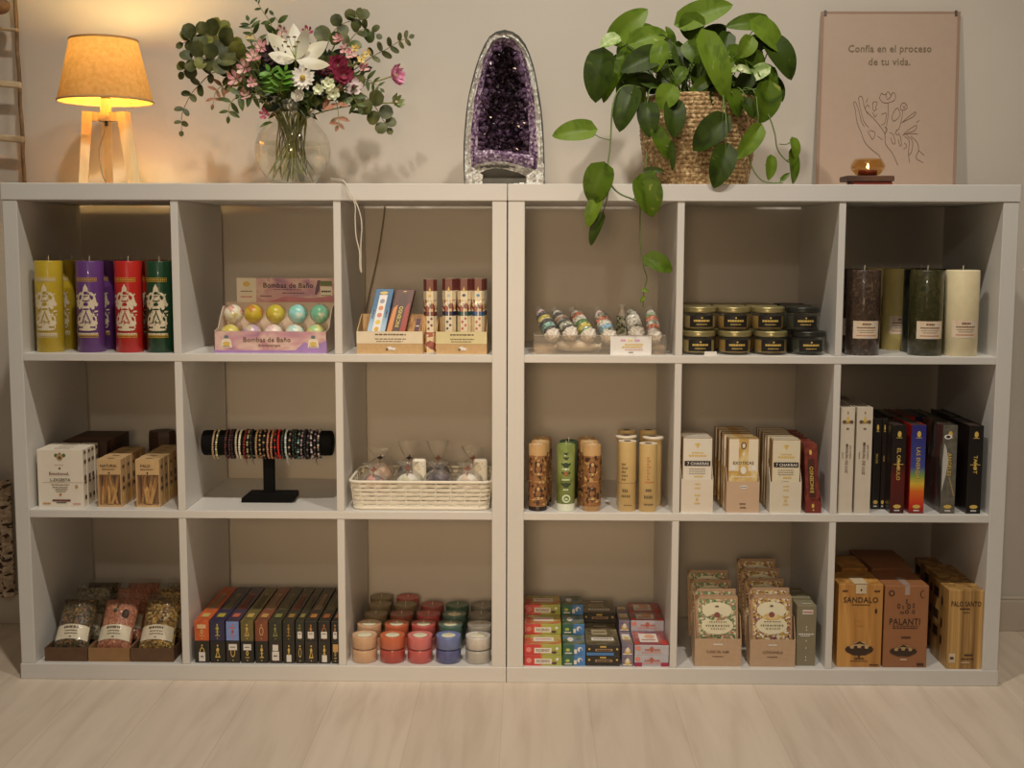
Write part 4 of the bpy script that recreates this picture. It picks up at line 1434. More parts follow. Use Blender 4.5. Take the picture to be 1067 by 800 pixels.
# ================================================================== top row of cubes
def ell_wrap(b, r, a0, z0, ra, rz, mt, n=20, rings=3, rot=0.0, e=0.0007):
    """ellipse printed on an upright cylinder of radius r; a0 and ra are lengths along the girth"""
    vs = [(0.0, 0.0)]
    for k in range(1, rings + 1):
        for i in range(n):
            t = 2 * pi * i / n
            x, z = ra * k / rings * cos(t), rz * k / rings * sin(t)
            vs.append((x * cos(rot) - z * sin(rot), x * sin(rot) + z * cos(rot)))
    P3 = []
    for x, z in vs:
        th = -pi / 2 + (a0 + x) / r
        P3.append(((r + e) * cos(th), (r + e) * sin(th), z0 + z))
    fs = [(0, 1 + i, 1 + (i + 1) % n) for i in range(n)]
    for k in range(rings - 1):
        for i in range(n):
            q = (i + 1) % n
            fs.append((1 + k * n + i, 1 + k * n + n + i, 1 + k * n + n + q, 1 + k * n + q))
    b.add(P3, fs, mt, True)


def rect_wrap(b, r, a0, a1, z0, z1, mt, e=0.0006, n=10):
    P3 = []
    for i in range(n + 1):
        th = -pi / 2 + (a0 + (a1 - a0) * i / n) / r
        for z in (z0, z1):
            P3.append(((r + e) * cos(th), (r + e) * sin(th), z))
    b.add(P3, [(2 * i, 2 * i + 2, 2 * i + 3, 2 * i + 1) for i in range(n)], mt, True)


def scrib_wrap(b, r, a0, a1, z, h, mt, rnd, e=0.0009):
    x = a0
    while x < a1 - 0.0015:
        w = min(a1 - x, rnd.uniform(0.002, 0.006))
        rect_wrap(b, r, x, x + w * .8, z - h / 2, z + h / 2, mt, e, 3)
        x += w


def pillar(r, h, wax, n=40, top_mt=None):
    b = B()
    b.lathe([(r * .96, 0), (r, r * .05), (r, h - .0025), (r - .0012, h - .0004), (r - .004, h), (r - .007, h - .0012), (0.0, h - .003)], wax, n, cap0=True)
    return b


# ---- pillar candles with the printed deity
def deity_candles():
    r = 0.0308
    h = zat(50, 271.5, .05) - Z2
    wp = mat('candle_print', D(204, 180, 142), .6, noise=.05, nscale=200)
    gp = mat('candle_gold_print', D(186, 140, 46), .45, noise=.1, nscale=200)
    spec = [('yellow', D(176, 142, 34), 52.0), ('purple', D(94, 52, 100), 94.5), ('red', D(172, 34, 26), 134.6), ('dark green', D(26, 58, 32), 166.8)]
    for col, c, u in spec:
        wax = mat('candle_wax_' + col.replace(' ', '_'), c, .32, noise=.05, nscale=30, sss=.08, coat=.3)
        cut = mat('candle_cut_' + col.replace(' ', '_'), tuple(x * .8 for x in c), .4, noise=0)
        proto = None
        y0 = .052
        x0 = xat(u, y0, Z2 + h * .5)
        if col == 'dark green':
            x0 = min(x0, LX[1] - r - .001)
        for k in range(4):
            lab = '%s pillar candle with white printed deity figure, %s of its row' % (col, 'front' if k == 0 else ORD[k] + ' from the front')
            loc = (x0, y0 + k * .0725, Z2)
            if proto is not None:
                clone(proto, loc, lab, rz=(.05 * k if k % 2 else -.04 * k))
                continue
            t = proto = thing('pillar_candle', lab, 'candle', loc, 'printed pillar candles')
            part('wax_body', pillar(r, h, wax), t)
            b = B(); b.tube([(0, 0, h - .003), (.0006, 0, h + .004), (.001, 0, h + .011)], .0009, WICK, 6)
            part('wick', b, t)
            b = B()
            H = h
            top_m = wp if col == 'yellow' else gp
            rd = random.Random(4)
            for zz, mm in ((.775, top_m), (.165, top_m)):
                rect_wrap(b, r, -.026, .026, H * zz, H * zz + .0012, mm)
                for i in range(13):
                    ell_wrap(b, r, -.024 + .004 * i, H * zz + .0045, .0015, .0022, mm, 8, 1)
                rect_wrap(b, r, -.026, .026, H * zz + .0078, H * zz + .009, mm)
            scrib_wrap(b, r, -.024, .024, H * .205, .0042, wp, rd)
            fig = [(0, .690, .0055, .0085), (0, .712, .0022, .008), (0, .655, .0075, .007), (-.0135, .60, .0075, .013), (.0135, .60, .0075, .013), (0, .60, .0105, .013), (-.019, .56, .004, .013), (.019, .56, .004, .013), (-.012, .525, .006, .012), (.012, .525, .006, .012),
                   (0, .50, .0115, .017), (-.008, .41, .0095, .017), (.008, .41, .0095, .017), (0, .37, .0068, .022), (-.0165, .37, .006, .010), (.0165, .37, .006, .010), (-.0155, .315, .009, .006), (.0155, .315, .009, .006), (0, .295, .0085, .010), (0, .255, .021, .0035)]
            for i, (a, z, ra, rz) in enumerate(fig):
                ell_wrap(b, r, a, H * z, ra, rz, wp, 18, 3, rot=(-.35 if a < 0 else .35 if a > 0 else 0), e=.0007 + .00002 * i)
            for i, (a, z, ra, rz) in enumerate([(0, .652, .004, .0035), (-.012, .605, .003, .006), (.012, .605, .003, .006), (0, .565, .008, .0014), (0, .53, .0055, .004), (0, .475, .0075, .0018), (-.0045, .385, .0013, .016), (.0045, .385, .0013, .016), (-.0165, .37, .0025, .005), (.0165, .37, .0025, .005), (-.0115, .46, .002, .008), (.0115, .46, .002, .008), (0, .33, .003, .0014), (0, .618, .006, .001)]):
                ell_wrap(b, r, a, H * z, ra, rz, cut, 12, 2, rot=(-.35 if a < 0 else .35 if a > 0 else 0), e=.0014)
            rq = random.Random(19)
            for i in range(46):
                a_, z_ = rq.uniform(-.018, .018), rq.uniform(.30, .66)
                ell_wrap(b, r, a_, H * z_, rq.uniform(.0004, .0009), rq.uniform(.0012, .0036), cut, 8, 1, rot=rq.uniform(-1.2, 1.2), e=.0015)
            for i in range(26):
                s_ = 1 if i % 2 else -1
                ell_wrap(b, r, s_ * rq.uniform(.016, .025), H * rq.uniform(.27, .64), rq.uniform(.0010, .0022), rq.uniform(.0016, .0042), wp, 10, 1, rot=rq.uniform(-1.2, 1.2), e=.0009)
            part('print', b, t)


deity_candles()

# ---- bath bomb display
def bath_bombs():
    y0 = .03
    x0, x1 = xat(223, y0, Z2 + .03), xat(340.5, y0, Z2 + .03)
    w = x1 - x0
    d = .125
    hf = zat(280, 345.2, y0) - Z2
    hb = zat(235, 318, y0 + d) - Z2
    hh0 = zat(300, 314.7, y0 + d) - Z2
    hh1 = zat(300, 289.6, y0 + d) - Z2
    pinkp = blotch('pink_print', [D(150, 104, 118), D(186, 132, 130), D(204, 166, 142), D(178, 122, 118)], 14, .5, stretch=(1, 1, 2))
    inner = mat('card_inside', D(196, 168, 140), .7)
    t = thing('bath_bomb_display', 'pink printed counter display box with a header card for bath bombs', 'display box', (x0, y0, Z2))
    b = B()
    b.box(0, w, 0, .0015, 0, hf, pinkp)
    rd = random.Random(8)
    b.txt('front', 'Bombas de Baño', .47, .62, .0105, INKBROWN, .12)
    b.txt('front', 'Aromaterapia', .49, .36, .006, INKBROWN, .07)
    for a, k in ((.11, 1), (.88, -1)):
        b.poly('front', [(a - .05, .25), (a + .05, .25), (a + .04, .62), (a + .015, .66), (a, .86), (a - .015, .66), (a - .04, .62)], CREAM)
        b.disc('front', a, .74, .005, .004, mat('logo_teal', D(90, 100, 100), .5, noise=0), .0009)
        b.disc('front', a, .42, .008, .005, GOLD, .0008)
        b.scrib('front', a - .04, a + .04, .3, .0015, INKBROWN, rd, .0009)
    b.rect('front', .0, 0, 1, .12, mat('print_lilac', D(150, 112, 150), .5, noise=.1))
    b.poly('front', [(.72, .12), (1, .12), (1, .6), (.9, .35), (.8, .5)], MATS['print_lilac'], .0003)
    part('front_panel', b, t)
    for xs in (0, w - .0015):
        b = B()
        pts = [(0, 0), (d, 0), (d, hb), (d * .72, hb), (d * .55, hb * .86), (d * .3, hf * 1.12), (0, hf)]
        vs = [(xs, p, q) for p, q in pts] + [(xs + .0015, p, q) for p, q in pts]
        n = len(pts)
        b.add(vs, [tuple(range(n))[::-1], tuple(range(n, 2 * n))] + [(i, (i + 1) % n, n + (i + 1) % n, n + i) for i in range(n)], inner)
        part('side_panel', b, t)
    b = B(); b.box(0, w, 0, d, 0, .0012, inner); b.box(0, w, d - .0015, d, 0, hh0, inner)
    part('tray', b, t)
    b = B(); b.box(.0015, w - .0015, .055, d - .002, hf * .40, hf * .43, inner); b.box(.0015, w - .0015, .055, .056, 0, hf * .42, inner)
    part('step', b, t)
    b = B()
    xa, xb = xat(247.5, y0 + d, Z2 + .1) - x0, min(xat(348.6, y0 + d, Z2 + .1), LX[3] - .001) - x0
    b.box(xa, xb, d - .0035, d - .0015, hh0, hh1, pinkp)
    b.txt('front', 'Bombas de Baño', .53, .70, .0115, INK, .12)
    b.scrib('front', .38, .68, .52, .0016, INKBROWN, rd)
    b.scrib('front', .24, .36, .25, .0022, INKBROWN, rd)
    b.scrib('front', .47, .70, .38, .0022, INKBROWN, rd)
    b.rect('front', .0, 0, .2, 1, CREAM, .0003)
    b.disc('front', .1, .75, .008, .006, GOLD); b.scrib('front', .04, .17, .45, .002, INKBROWN, rd); b.scrib('front', .04, .17, .22, .003, mat('print_rose', D(190, 110, 110), .5, noise=0), rd)
    b.poly('front', [(.8, .35), (.83, .9), (.86, .92), (.85, .5), (.82, .3)], mat('print_plum', D(96, 64, 72), .5, noise=0))
    b.rect('front', .86, .2, .98, .65, CREAM); b.rect('front', .86, .68, .98, .88, mat('print_olive', D(90, 100, 50), .5, noise=0)); b.scrib('front', .87, .97, .45, .004, INK, rd); b.scrib('front', .87, .97, .28, .002, INKBROWN, rd)
    b.poly('front', [(.3, 0), (1, 0), (1, .28), (.75, .16), (.5, .24)], mat('print_deeprose', D(176, 104, 104), .5, noise=.1), .0003)
    part('header_card', b, t)
    r = .0222
    Y = D(186, 156, 44); Ye = D(204, 186, 100); Re = D(180, 74, 52); Gr = D(120, 178, 136); Pk = D(216, 150, 148); Cr = D(224, 206, 170); Aq = D(140, 190, 178); Li = D(178, 140, 170); Ol = D(170, 160, 50)
    rows = [[('red, white and yellow', [Re, Cr, Y], 242.9), ('red and yellow', [Re, Y, Y], 264.2), ('all yellow', [Ol, Y, Ye], 287), ('mint green and cream', [Gr, Aq, Cr], 310), ('green and peach', [Gr, Gr, Cr], 333)],
            [('pale yellow', [Y, Ye, Ye], 240), ('lilac and yellow', [Ye, Li, Ye], 262.6), ('pink', [Pk, Cr, Pk], 285), ('aqua blue', [Aq, Cr, Aq], 307), ('light green', [Gr, Ye, Gr], 329)]]
    for ri, row in enumerate(rows):
        yb = y0 + (.090 if ri == 0 else .031)
        for ci, (nm, cols, u) in enumerate(row):
            mt = blotch('bomb_%d_%d' % (ri, ci), cols, 28, .28, .6, stretch=(1, 1, 1.3))
            b = B(); b.ball((0, 0, 0), r, mt, 28, 18)
            zc = Z2 + (hf * .43 + r if ri == 0 else .0015 + r)
            if ri == 0:
                zc = zat(u, 327, yb)
            else:
                zc = max(zc, zat(u, 348, yb))
            solo('bath_bomb', b, '%s bath bomb in the %s row of the pink display' % (nm, 'raised back' if ri == 0 else 'front'), 'bath bomb', (min(max(xat(u, yb, zc), x0 + .0018 + r), x0 + w - .0018 - r), yb, zc), 'bath bombs in the display')
    b = B(); b.ball((0, 0, 0), r * .8, MATS['bomb_1_4'], 20, 12)
    solo('bath_bomb', b, 'smaller green bath bomb squeezed against the side of the display', 'bath bomb', (x0 + w - .0195, y0 + .0655, Z2 + .0125 + .0178), 'bath bombs in the display')


bath_bombs()


# ---- two incense counter displays
def incense_displays():
    rd = random.Random(12)
    y0 = .022
    kr = KRAFT2
    pale = mat('label_pale', D(214, 190, 152), .6, noise=.06, nscale=30)
    x0, x1 = xat(371.6, y0, Z2 + .02), xat(440.5, y0, Z2 + .02)
    hf = zat(400, 345.2, y0) - Z2
    w, d = x1 - x0, .10
    hb = zat(447, 327, y0 + d) - Z2

    def display(lab, x, w, hf, hb, d, top_m, txt_rows):
        t = thing('incense_display', lab, 'display box', (x, y0, Z2))
        b = B(); b.box(0, w, 0, .002, 0, hf, kr)
        b.rect('front', 0, .46, 1, 1, top_m)
        for a, c in ((.5, .86), (.5, .66)):
            b.scrib('front', .28, .75, c, .0032 if c > .8 else .002, INKBROWN, rd)
        b.scrib('front', .3, .7, .55, .0018, INKBROWN, rd)
        b.disc('front', .5, .25, .006, .004, PWHITE); b.disc('front', .56, .22, .005, .003, PWHITE); b.disc('front', .46, .2, .003, .003, INKBROWN, .0009)
        part('front_panel', b, t)
        for xs in (0, w - .002):
            b = B()
            pts = [(0.002, 0), (d, 0), (d, hb), (d * .8, hb), (0.002, hf)]
            n = 5
            vs = [(xs, p, q) for p, q in pts] + [(xs + .002, p, q) for p, q in pts]
            b.add(vs, [tuple(range(n))[::-1], tuple(range(n, 2 * n))] + [(i, (i + 1) % n, n + (i + 1) % n, n + i) for i in range(n)], kr)
            part('side_panel', b, t)
        b = B(); b.box(.002, w - .002, .002, d, 0, .002, kr); b.box(.002, w - .002, d - .002, d, .002, hb, kr)
        part('tray', b, t)
        return t
    display('kraft incense display with three leaning packs and a pale label', x0, w, hf, hb, d, pale, 2)
    bl = grad('pack_blue', [(0, D(186, 192, 190)), (.6, D(150, 170, 178)), (1, D(60, 96, 122))], 'z', 0, .1, .4, .08)
    br = grad('pack_brown', [(0, D(160, 92, 40)), (.6, D(140, 66, 34)), (1, D(84, 40, 28))], 'z', 0, .1, .4, .08)
    og = blotch('pack_ochre', [D(120, 76, 40), D(170, 120, 62), D(190, 140, 80)], 40, .35, .5)
    packs = [('blue and white incense pack leaning in the kraft display', 381.5, 400.4, 345, 391.3, 409.6, 301, bl, 0), ('brown and orange incense pack leaning beside the blue pack', 401.8, 421.5, 345, 412.4, 431.4, 301.6, br, 1), ('short ochre incense pack at the low end of the kraft display', 425, 442.6, 345, 429, 446, 328, og, 2)]
    for lab, bl_, br_, vb, tl, tr_, vt, mt, k in packs:
        yb, yt = y0 + (.014 if k < 2 else .026), y0 + (.062 if k < 2 else .042)
        a, c = pv(bl_, vb, yb), pv(br_, vb, yb)
        e = pv(tl, vt, yt)
        up = (e - a); L = up.length; up.normalize()
        # carry the pack down to the tray floor
        down = (a.z - (Z2 + .0025)) / up.z
        a2 = a - up * down; L += down
        ax = (c - a).normalized()
        a2.y = max(a2.y, y0 + .0045)
        nrm = ax.cross(up).normalized()
        wd = (c - a).length
        M = Matrix(((ax.x, -nrm.x, up.x), (ax.y, -nrm.y, up.y), (ax.z, -nrm.z, up.z))).to_4x4()
        b = B(); b.M = M
        b.box(0, wd, 0, .018, 0, L, mt, .0008)
        if k == 0:
            b.rect('front', .28, .12, .72, .90, PWHITE)
            for i, cc in enumerate([D(200, 150, 40), D(206, 170, 60), D(190, 110, 90), D(196, 120, 70), D(140, 130, 130)]):
                b.disc('front', .5, .36 + .11 * i, .0055, .0055, mat('pack_dot_%d' % i, cc, .4, noise=0), .0008)
            b.disc('front', .5, .93, .009, .004, GOLD, .0009)
            b.txt('front', 'INCIENSO', .14, .6, .0035, INK, .04, rot=pi / 2); b.txt('front', 'AROMAS', .87, .6, .0035, INK, .04, rot=pi / 2)
        elif k == 1:
            b.rect('front', .30, .3, .70, .92, mat('pack_stripe', D(70, 40, 24), .4, noise=0))
            b.txt('front', 'INCIENSO', .5, .56, .0085, mat('pack_yellow', D(206, 176, 80), .4, noise=0), .052, rot=pi / 2)
            b.poly('front', [(.02, .3), (.28, .3), (.28, .75), (.1, .7)], mat('pack_flame', D(196, 120, 50), .4, noise=0)); b.poly('front', [(.72, .3), (.98, .3), (.9, .8), (.72, .7)], mat('pack_red', D(150, 46, 34), .4, noise=0))
            b.rect('front', .42, .955, .58, .97, GOLD); b.rect('front', .35, .28, .6, .33, PWHITE)
        else:
            b.rect('front', .36, .3, .62, .9, mat('pack_plum', D(84, 52, 60), .4, noise=0)); b.scrib('front', .4, .6, .5, .003, CREAM, rd); b.scrib('front', .4, .6, .7, .003, CREAM, rd)
        solo('incense_pack', b, lab, 'incense pack', tuple(a2), 'incense packs in the kraft displays')

    # right display with hexagonal tubes
    xa, xb = xat(454.3, y0, Z2 + .02), xat(507.3, y0, Z2 + .02)
    display('kraft incense display holding a row of tall patterned incense tubes', xa, xb - xa, zat(480, 345.6, y0) - Z2, zat(505, 330, y0 + .09) - Z2, .085, mat('label_straw', D(206, 184, 130), .6, noise=.05), 2)
    pat = speckle('tube_pattern', [D(150, 70, 50), D(206, 176, 130), D(196, 160, 100), D(120, 50, 40), D(214, 196, 160)], 120, .35, 0, coat=.4)
    cap = mat('tube_cap', D(104, 50, 40), .4, noise=.1)
    crm = mat('tube_cream', D(212, 188, 146), .4, noise=.05)

    def tube6(cols, h, r):
        t = None
        b = B()
        b.lathe([(r, 0), (r, h * .30), (r, h)], pat, 6, cap0=True, cap1=True, smooth=False)
        f = lambda z0, z1, m_: b.lathe([(r + .0003, z0 * h), (r + .0003, z1 * h)], m_, 6, smooth=False)
        f(.84, 1.0, cap); f(.72, .84, crm); f(.50, .56, cols[0]); f(.28, .50, crm); f(.10, .28, pat)
        fr = r * .866
        b.box_ = (-r * .45, r * .45, -fr - .0003, 0, 0, h)
        b.rect('front', .42, .30, .58, .78, PWHITE, .0004); b.txt('front', 'SAC', .5, .64, .004, INK, .012, rot=pi / 2, e=.0008)
        for i in range(4):
            b.disc('front', .25 + .5 * (i % 2), .33 + .045 * i, .0028, .0028, cols[1], .0006)
        b.disc('front', .5, .78, .004, .003, cols[2], .0009); b.poly('front', [(.3, .84), (.7, .84), (.5, .90)], GOLD, .0009)
        return b
    h = zat(470, 289.8, y0 + .03) - Z2 - .003
    cs = [[D(30, 30, 60), D(60, 60, 60), D(170, 170, 150)], [D(40, 70, 60), D(170, 70, 60), D(60, 60, 80)], [D(50, 80, 110), D(180, 90, 50), D(70, 120, 150)]]
    labs = ['patterned incense tube, nearest the leaning packs inside the tube display', 'patterned incense tube in the middle of the tube display', 'patterned incense tube with a blue mark at the far end of the tube display']
    for i, (u, lab) in enumerate(zip((468, 483.7, 498.4), labs)):
        cm = [mat('tube_c%d%d' % (i, j), c, .4, noise=0) for j, c in enumerate(cs[i])]
        b = tube6(cm, h, .0149)
        yy = y0 + .022
        solo('incense_tube', b, lab, 'incense tube', (xat(u, yy, Z2 + .1), yy, Z2 + .0022), 'patterned incense tubes', rz=0)
    b = tube6([cap, cap, GOLD], h * 1.0, .0150)
    yy = y0 + .045
    solo('incense_tube', b, 'reddish incense tube standing alone in the gap between the two displays', 'incense tube', (xa - .0158, yy, Z2), 'patterned incense tubes', rz=0)
    for i, u in enumerate((472, 488, 503)):
        b = tube6([cap, cap, GOLD], h, .0160)
        yy = y0 + .062
        solo('incense_tube', b, 'incense tube in the second row of the tube display, %s' % ('nearest the gap', 'in the middle', 'showing at the outer end')[i], 'incense tube', (min(xat(u, yy, Z2 + .1), xb - .0185), yy, Z2 + .0022), 'patterned incense tubes', rz=0)


incense_displays()


# ---- sage bundles in a clear tray
def sage():
    y0 = .025
    x0, x1 = xat(556, y0, Z2 + .02), xat(693.7, y0, Z2 + .02)
    w, d, hf = x1 - x0, .13, zat(620, 349.6, y0) - Z2
    ac = clear('acrylic', (.95, .90, .82), .05, .12, .9)
    t = thing('acrylic_tray', 'clear acrylic tray holding wrapped sage bundles', 'tray', (x0, y0, Z2))
    b = B()
    for q in [(0, w, 0, .002, 0, hf), (0, w, d - .002, d, 0, hf), (0, .002, .002, d - .002, 0, hf), (w - .002, w, .002, d - .002, 0, hf), (.002, w - .002, .002, d - .002, 0, .002)]:
        b.box(*q, ac)
    tr = part('walls', b, t)
    b = B()
    em = clear('acrylic_edge_light', (.9, .82, .7), .2, .45)
    b.box(0, w, 0, .0022, hf, hf + .001, em); b.box(0, .0022, .0, d, hf, hf + .001, em); b.box(w - .0022, w, 0, d, hf, hf + .001, em)
    part('rim', b, t)
    xa, xb = xat(636, y0, Z2 + .02) - x0, xat(678.6, y0, Z2 + .02) - x0
    rd = random.Random(2)
    b = B(); b.box(xa, xb, -.0022, -.0006, 0, hf * .97, mat('card_white', D(220, 204, 184), .5, noise=.02))
    for i, c in enumerate([D(206, 130, 150), D(214, 190, 110), D(200, 140, 170)]):
        b.scrib('front', .25 + .17 * i, .38 + .17 * i, .78, .004, mat('card_ink_%d' % i, c, .5, noise=0), rd)
    b.scrib('front', .35, .8, .56, .003, GOLD, rd); b.scrib('front', .28, .78, .42, .003, GOLD, rd); b.scrib('front', .36, .8, .27, .002, mat('print_rose2', D(190, 130, 120), .5, noise=0), rd); b.scrib('front', .44, .56, .12, .002, INK, rd)
    solo('price_card', b, 'small white printed card stuck to the front of the clear tray', 'card', (x0, y0, Z2))
    wrap = clear('crinkled_wrap', (.97, .96, .94), .12, .09, .9, .8)
    tips = mat('wrap_end', D(206, 188, 164), .35, noise=.1, nscale=150, bump=.8, bscale=90, coat=.4)
    herb = speckle('sage_leaf', [D(150, 146, 116), D(176, 168, 140), D(108, 110, 80), D(196, 184, 160), D(70, 70, 50)], 170, .8, .8)
    palette = {'o': D(176, 92, 54), 'y': D(180, 156, 54), 'g': D(76, 110, 46), 't': D(104, 140, 118), 'k': D(40, 33, 25), 'w': D(196, 180, 150), 'b': D(110, 140, 150), 'p': D(200, 150, 140), 'n': D(120, 84, 52), 'e': D(90, 100, 66)}
    bm = {k: speckle('floral_%s' % k, [c, tuple(min(.9, x * 1.5 + .03) for x in c), tuple(x * .55 for x in c)], 210, .7, .6) for k, c in palette.items()}
    items = [('yellow and teal banded sage bundle, nearest the shelf side in the clear tray', 563, 325, 577, 352, 'pkyktk', .016), ('dark brown banded sage bundle, next to the yellow and teal one', 579.5, 326, 596, 350, 'wknkek', .016), ('orange, cream and green banded sage bundle in the clear tray', 598.5, 326, 615, 352, 'wowgyg', .0165),
             ('multicolour sage bundle with a blue band in the clear tray', 624, 326, 636, 354, 'peowbe', .0165), ('whitish grey sage bundle beside the multicolour one', 657, 325, 664, 350, 'wewwwe', .0165), ('orange banded sage bundle upright at the far end of the clear tray', 677.5, 325, 682.5, 354, 'wgoeow', .015)]
    for lab, tu, tv, bu, bv, code, r in items:
        yb, yt = y0 + .020, y0 + .082
        p0 = pv(bu, bv, yb); p1 = pv(tu, tv, yt)
        p0.z = max(p0.z, Z2 + .003 + r * .85)
        ax = (p1 - p0); L = ax.length; ax.normalize()
        e1 = ax.orthogonal().normalized(); e2 = ax.cross(e1)
        M = Matrix(((e1.x, e2.x, ax.x), (e1.y, e2.y, ax.y), (e1.z, e2.z, ax.z))).to_4x4()
        r *= 1.05
        tt = thing('sage_bundle', lab, 'smudge stick', tuple(p0), 'wrapped sage bundles')
        b = B(); b.M = M
        n = len(code)
        rr = lambda f: r * (.72 + .28 * sin(pi * min(1, max(0, f * .85 + .12)))) * (1 - .35 * max(0, f - .85) / .15)
        rs = random.Random(tu)
        for i, k in enumerate(code[::-1]):
            f0, f1 = .12 + .88 * i / n, .12 + .88 * (i + 1) / n
            prof = [(rr(f0 + (f1 - f0) * j / 4) * rs.uniform(.95, 1.05), L * (f0 + (f1 - f0) * j / 4)) for j in range(5)]
            b.lathe(prof, bm[k] if k != 'e' else herb, 18)
        b.lathe([(rr(1) * .98, L), (0, L + .004)], herb, 18)
        bd = part('herb_bundle', b, tt)
        b = B(); b.M = M
        for k in range(7):
            a = rs.uniform(0, 6.28); f = rs.uniform(.2, 1.0)
            q = [Vector((rr(f) * 1.02 * cos(a + s_), rr(f) * 1.02 * sin(a + s_), L * (f - .12 * s_ / 3.1))) for s_ in [j * .5 for j in range(7)]]
            b.tube(q, .0006, PWHITE, 4)
        part('string', b, tt)
        b = B(); b.M = M
        b.grid(lambda u_, v_: ((rr(.15) * (1.22 - .62 * v_) * (1 + .09 * sin(u_ * 50 + v_ * 7))) * cos(2 * pi * u_), (rr(.15) * (1.22 - .62 * v_) * (1 + .09 * sin(u_ * 50 + v_ * 7))) * sin(2 * pi * u_), L * .14 - .020 * v_), 24, 5, tips, False)
        b.ball((0, 0, L * .14 - .017), rr(.15) * .6, tips, 10, 6, (1, 1, .5))
        part('wrap_end', b, tt)
        b = B(); b.M = M
        b.grid(lambda u_, v_: ((rr(v_) * (1.10 + .05 * sin(u_ * 44 + v_ * 9))) * cos(2 * pi * u_), (rr(v_) * (1.10 + .05 * sin(u_ * 44 + v_ * 9))) * sin(2 * pi * u_), L * (.12 + .9 * v_)), 20, 8, wrap)
        b.grid(lambda u_, v_: ((rr(1) * (.5 + .5 * v_) * (1 + .2 * sin(u_ * 30))) * cos(2 * pi * u_), (rr(1) * (.5 + .5 * v_) * (1 + .2 * sin(u_ * 30))) * sin(2 * pi * u_), L * 1.02 + .010 * v_), 20, 3, wrap)
        part('clear_wrap', b, tt)
    for lab, u, z, dx in (('pale sage bundle lying flat at the bottom of the clear tray', 600, .014, .05), ('pale sage bundle standing behind the whitish grey one', 648, .05, 0)):
        b = B()
        if dx:
            b.M = Matrix.Rotation(pi / 2, 4, 'Y') @ Matrix.Rotation(.15, 4, 'X')
        b.lathe([(.0, -.045), (.009, -.043), (.0125, -.02), (.0135, .01), (.011, .035), (.006, .045), (.004, .052), (.008, .058)], tips, 16)
        if not dx:
            b.lathe([(.0128, -.035), (.0142, -.01), (.0142, .02), (.012, .034)], herb, 16)
        yy = y0 + (.035 if dx else .10)
        tt = thing('sage_bundle', lab, 'smudge stick', (xat(u, yy, Z2 + z), yy, Z2 + (.0165 if dx else .048)), 'wrapped sage bundles')
        part('wrapped_bundle', b, tt)


sage()


# ---- jar candles two high
def jars():
    r, h = .0375, .0262
    hz0 = lambda v, y: zat(740, v, y) - Z2
    hj = .0535
    lidg = mat('lid_gold', D(150, 132, 84), .32, .55, noise=.06)
    lidd = mat('lid_black', D(44, 42, 34), .35, .3, noise=.05)
    amber = mat('wax_amber', D(158, 122, 50), .35, noise=.1, sss=.1, coat=.6)
    cream = mat('wax_pale_gold', D(176, 150, 96), .35, noise=.1, coat=.6)
    dgreen = mat('wax_dark_green', D(48, 54, 36), .3, noise=.15, coat=.7)
    blk = mat('jar_label', D(26, 21, 16), .5, noise=0)
    gl = clear('jar_glass', (.92, .9, .82), .04, .03, .9)

    def jar(wax, lid, name):
        t = thing('jar_candle', 'x', 'jar candle', (0, 0, 0), 'stacked jar candles')
        b = B()
        b.lathe([(0, .004), (r - .006, .0045), (r - .0025, .008), (r - .0025, .033)], wax, 32); b.lathe([(r - .0025, .033), (0, .033)], wax, 32)
        part('wax', b, t)
        b = B()
        b.lathe([(0, 0), (r - .006, 0), (r - .001, .003), (r, .007), (r, .037), (r - .003, .0405), (r - .003, .043)], gl, 36)
        part('glass_jar', b, t)
        b = B()
        b.lathe([(r - .002, .0405), (r - .0002, .041), (r, .043), (r, .0505), (r - .001, .0525), (r - .003, hj), (0, hj - .0006)], lid, 36)
        for i in range(2):
            b.lathe([(r + .0001, .0425 + .006 * i), (r + .0006, .0435 + .006 * i), (r + .0001, .0445 + .006 * i)], lid, 36)
        part('lid', b, t)
        b = B()
        rd = random.Random(len(name))
        rect_wrap(b, r, -.028, .028, .008, .034, blk, .0005, 14)
        scrib_wrap(b, r, -.018, .018, .0225, .0042, GOLD, rd); scrib_wrap(b, r, -.012, .012, .0145, .0016, GOLD, rd); ell_wrap(b, r, 0, .029, .002, .002, GOLD, 8, 1, e=.001)
        part('label', b, t)
        return t
    cols = [('pale gold', cream, lidg, 728.5, 728), ('amber', amber, lidg, 766.5, 763.2), ('golden', amber, lidg, 804, 799), ('dark green', dgreen, lidd, 843.2, 837.4)]
    for ci, (nm, wax, lid, ub, ut) in enumerate(cols):
        proto = None
        for k in range(3):
            for lv in (0, 1):
                y = .020 + r + k * .0775 + (.006 if lv else 0)
                u = ub if lv == 0 else ut
                x = xat(u, .045, Z2 + .03) + (.004 if lv and ci < 3 else 0)
                x = max(x, RX[2] + r + .001)
                x = min(x, RX[3] - r - .001)
                lab = '%s jar candle, %s of stack, %s, %s column from the sage tray' % (nm, 'bottom' if lv == 0 else 'top', ('front row', 'second row', 'back row')[k], ('first', 'second', 'third', 'fourth')[ci])
                loc = (x, y, Z2 + lv * (hj + .0003))
                if proto is None:
                    proto = jar(wax, lid, nm)
                    proto.location = loc
                    proto['label'] = lab
                else:
                    clone(proto, loc, lab)
    b = B(); b.M = Matrix.Rotation(.06, 4, 'Z')
    b.box(0, .028, 0, .004, 0, .0085, mat('tag_white', D(214, 198, 174), .6, noise=.03), .0005)
    solo('price_tag', b, 'tiny white tag lying in front of the lower jar candles', 'tag', (xat(734, .009, Z2), .009, Z2))


jars()


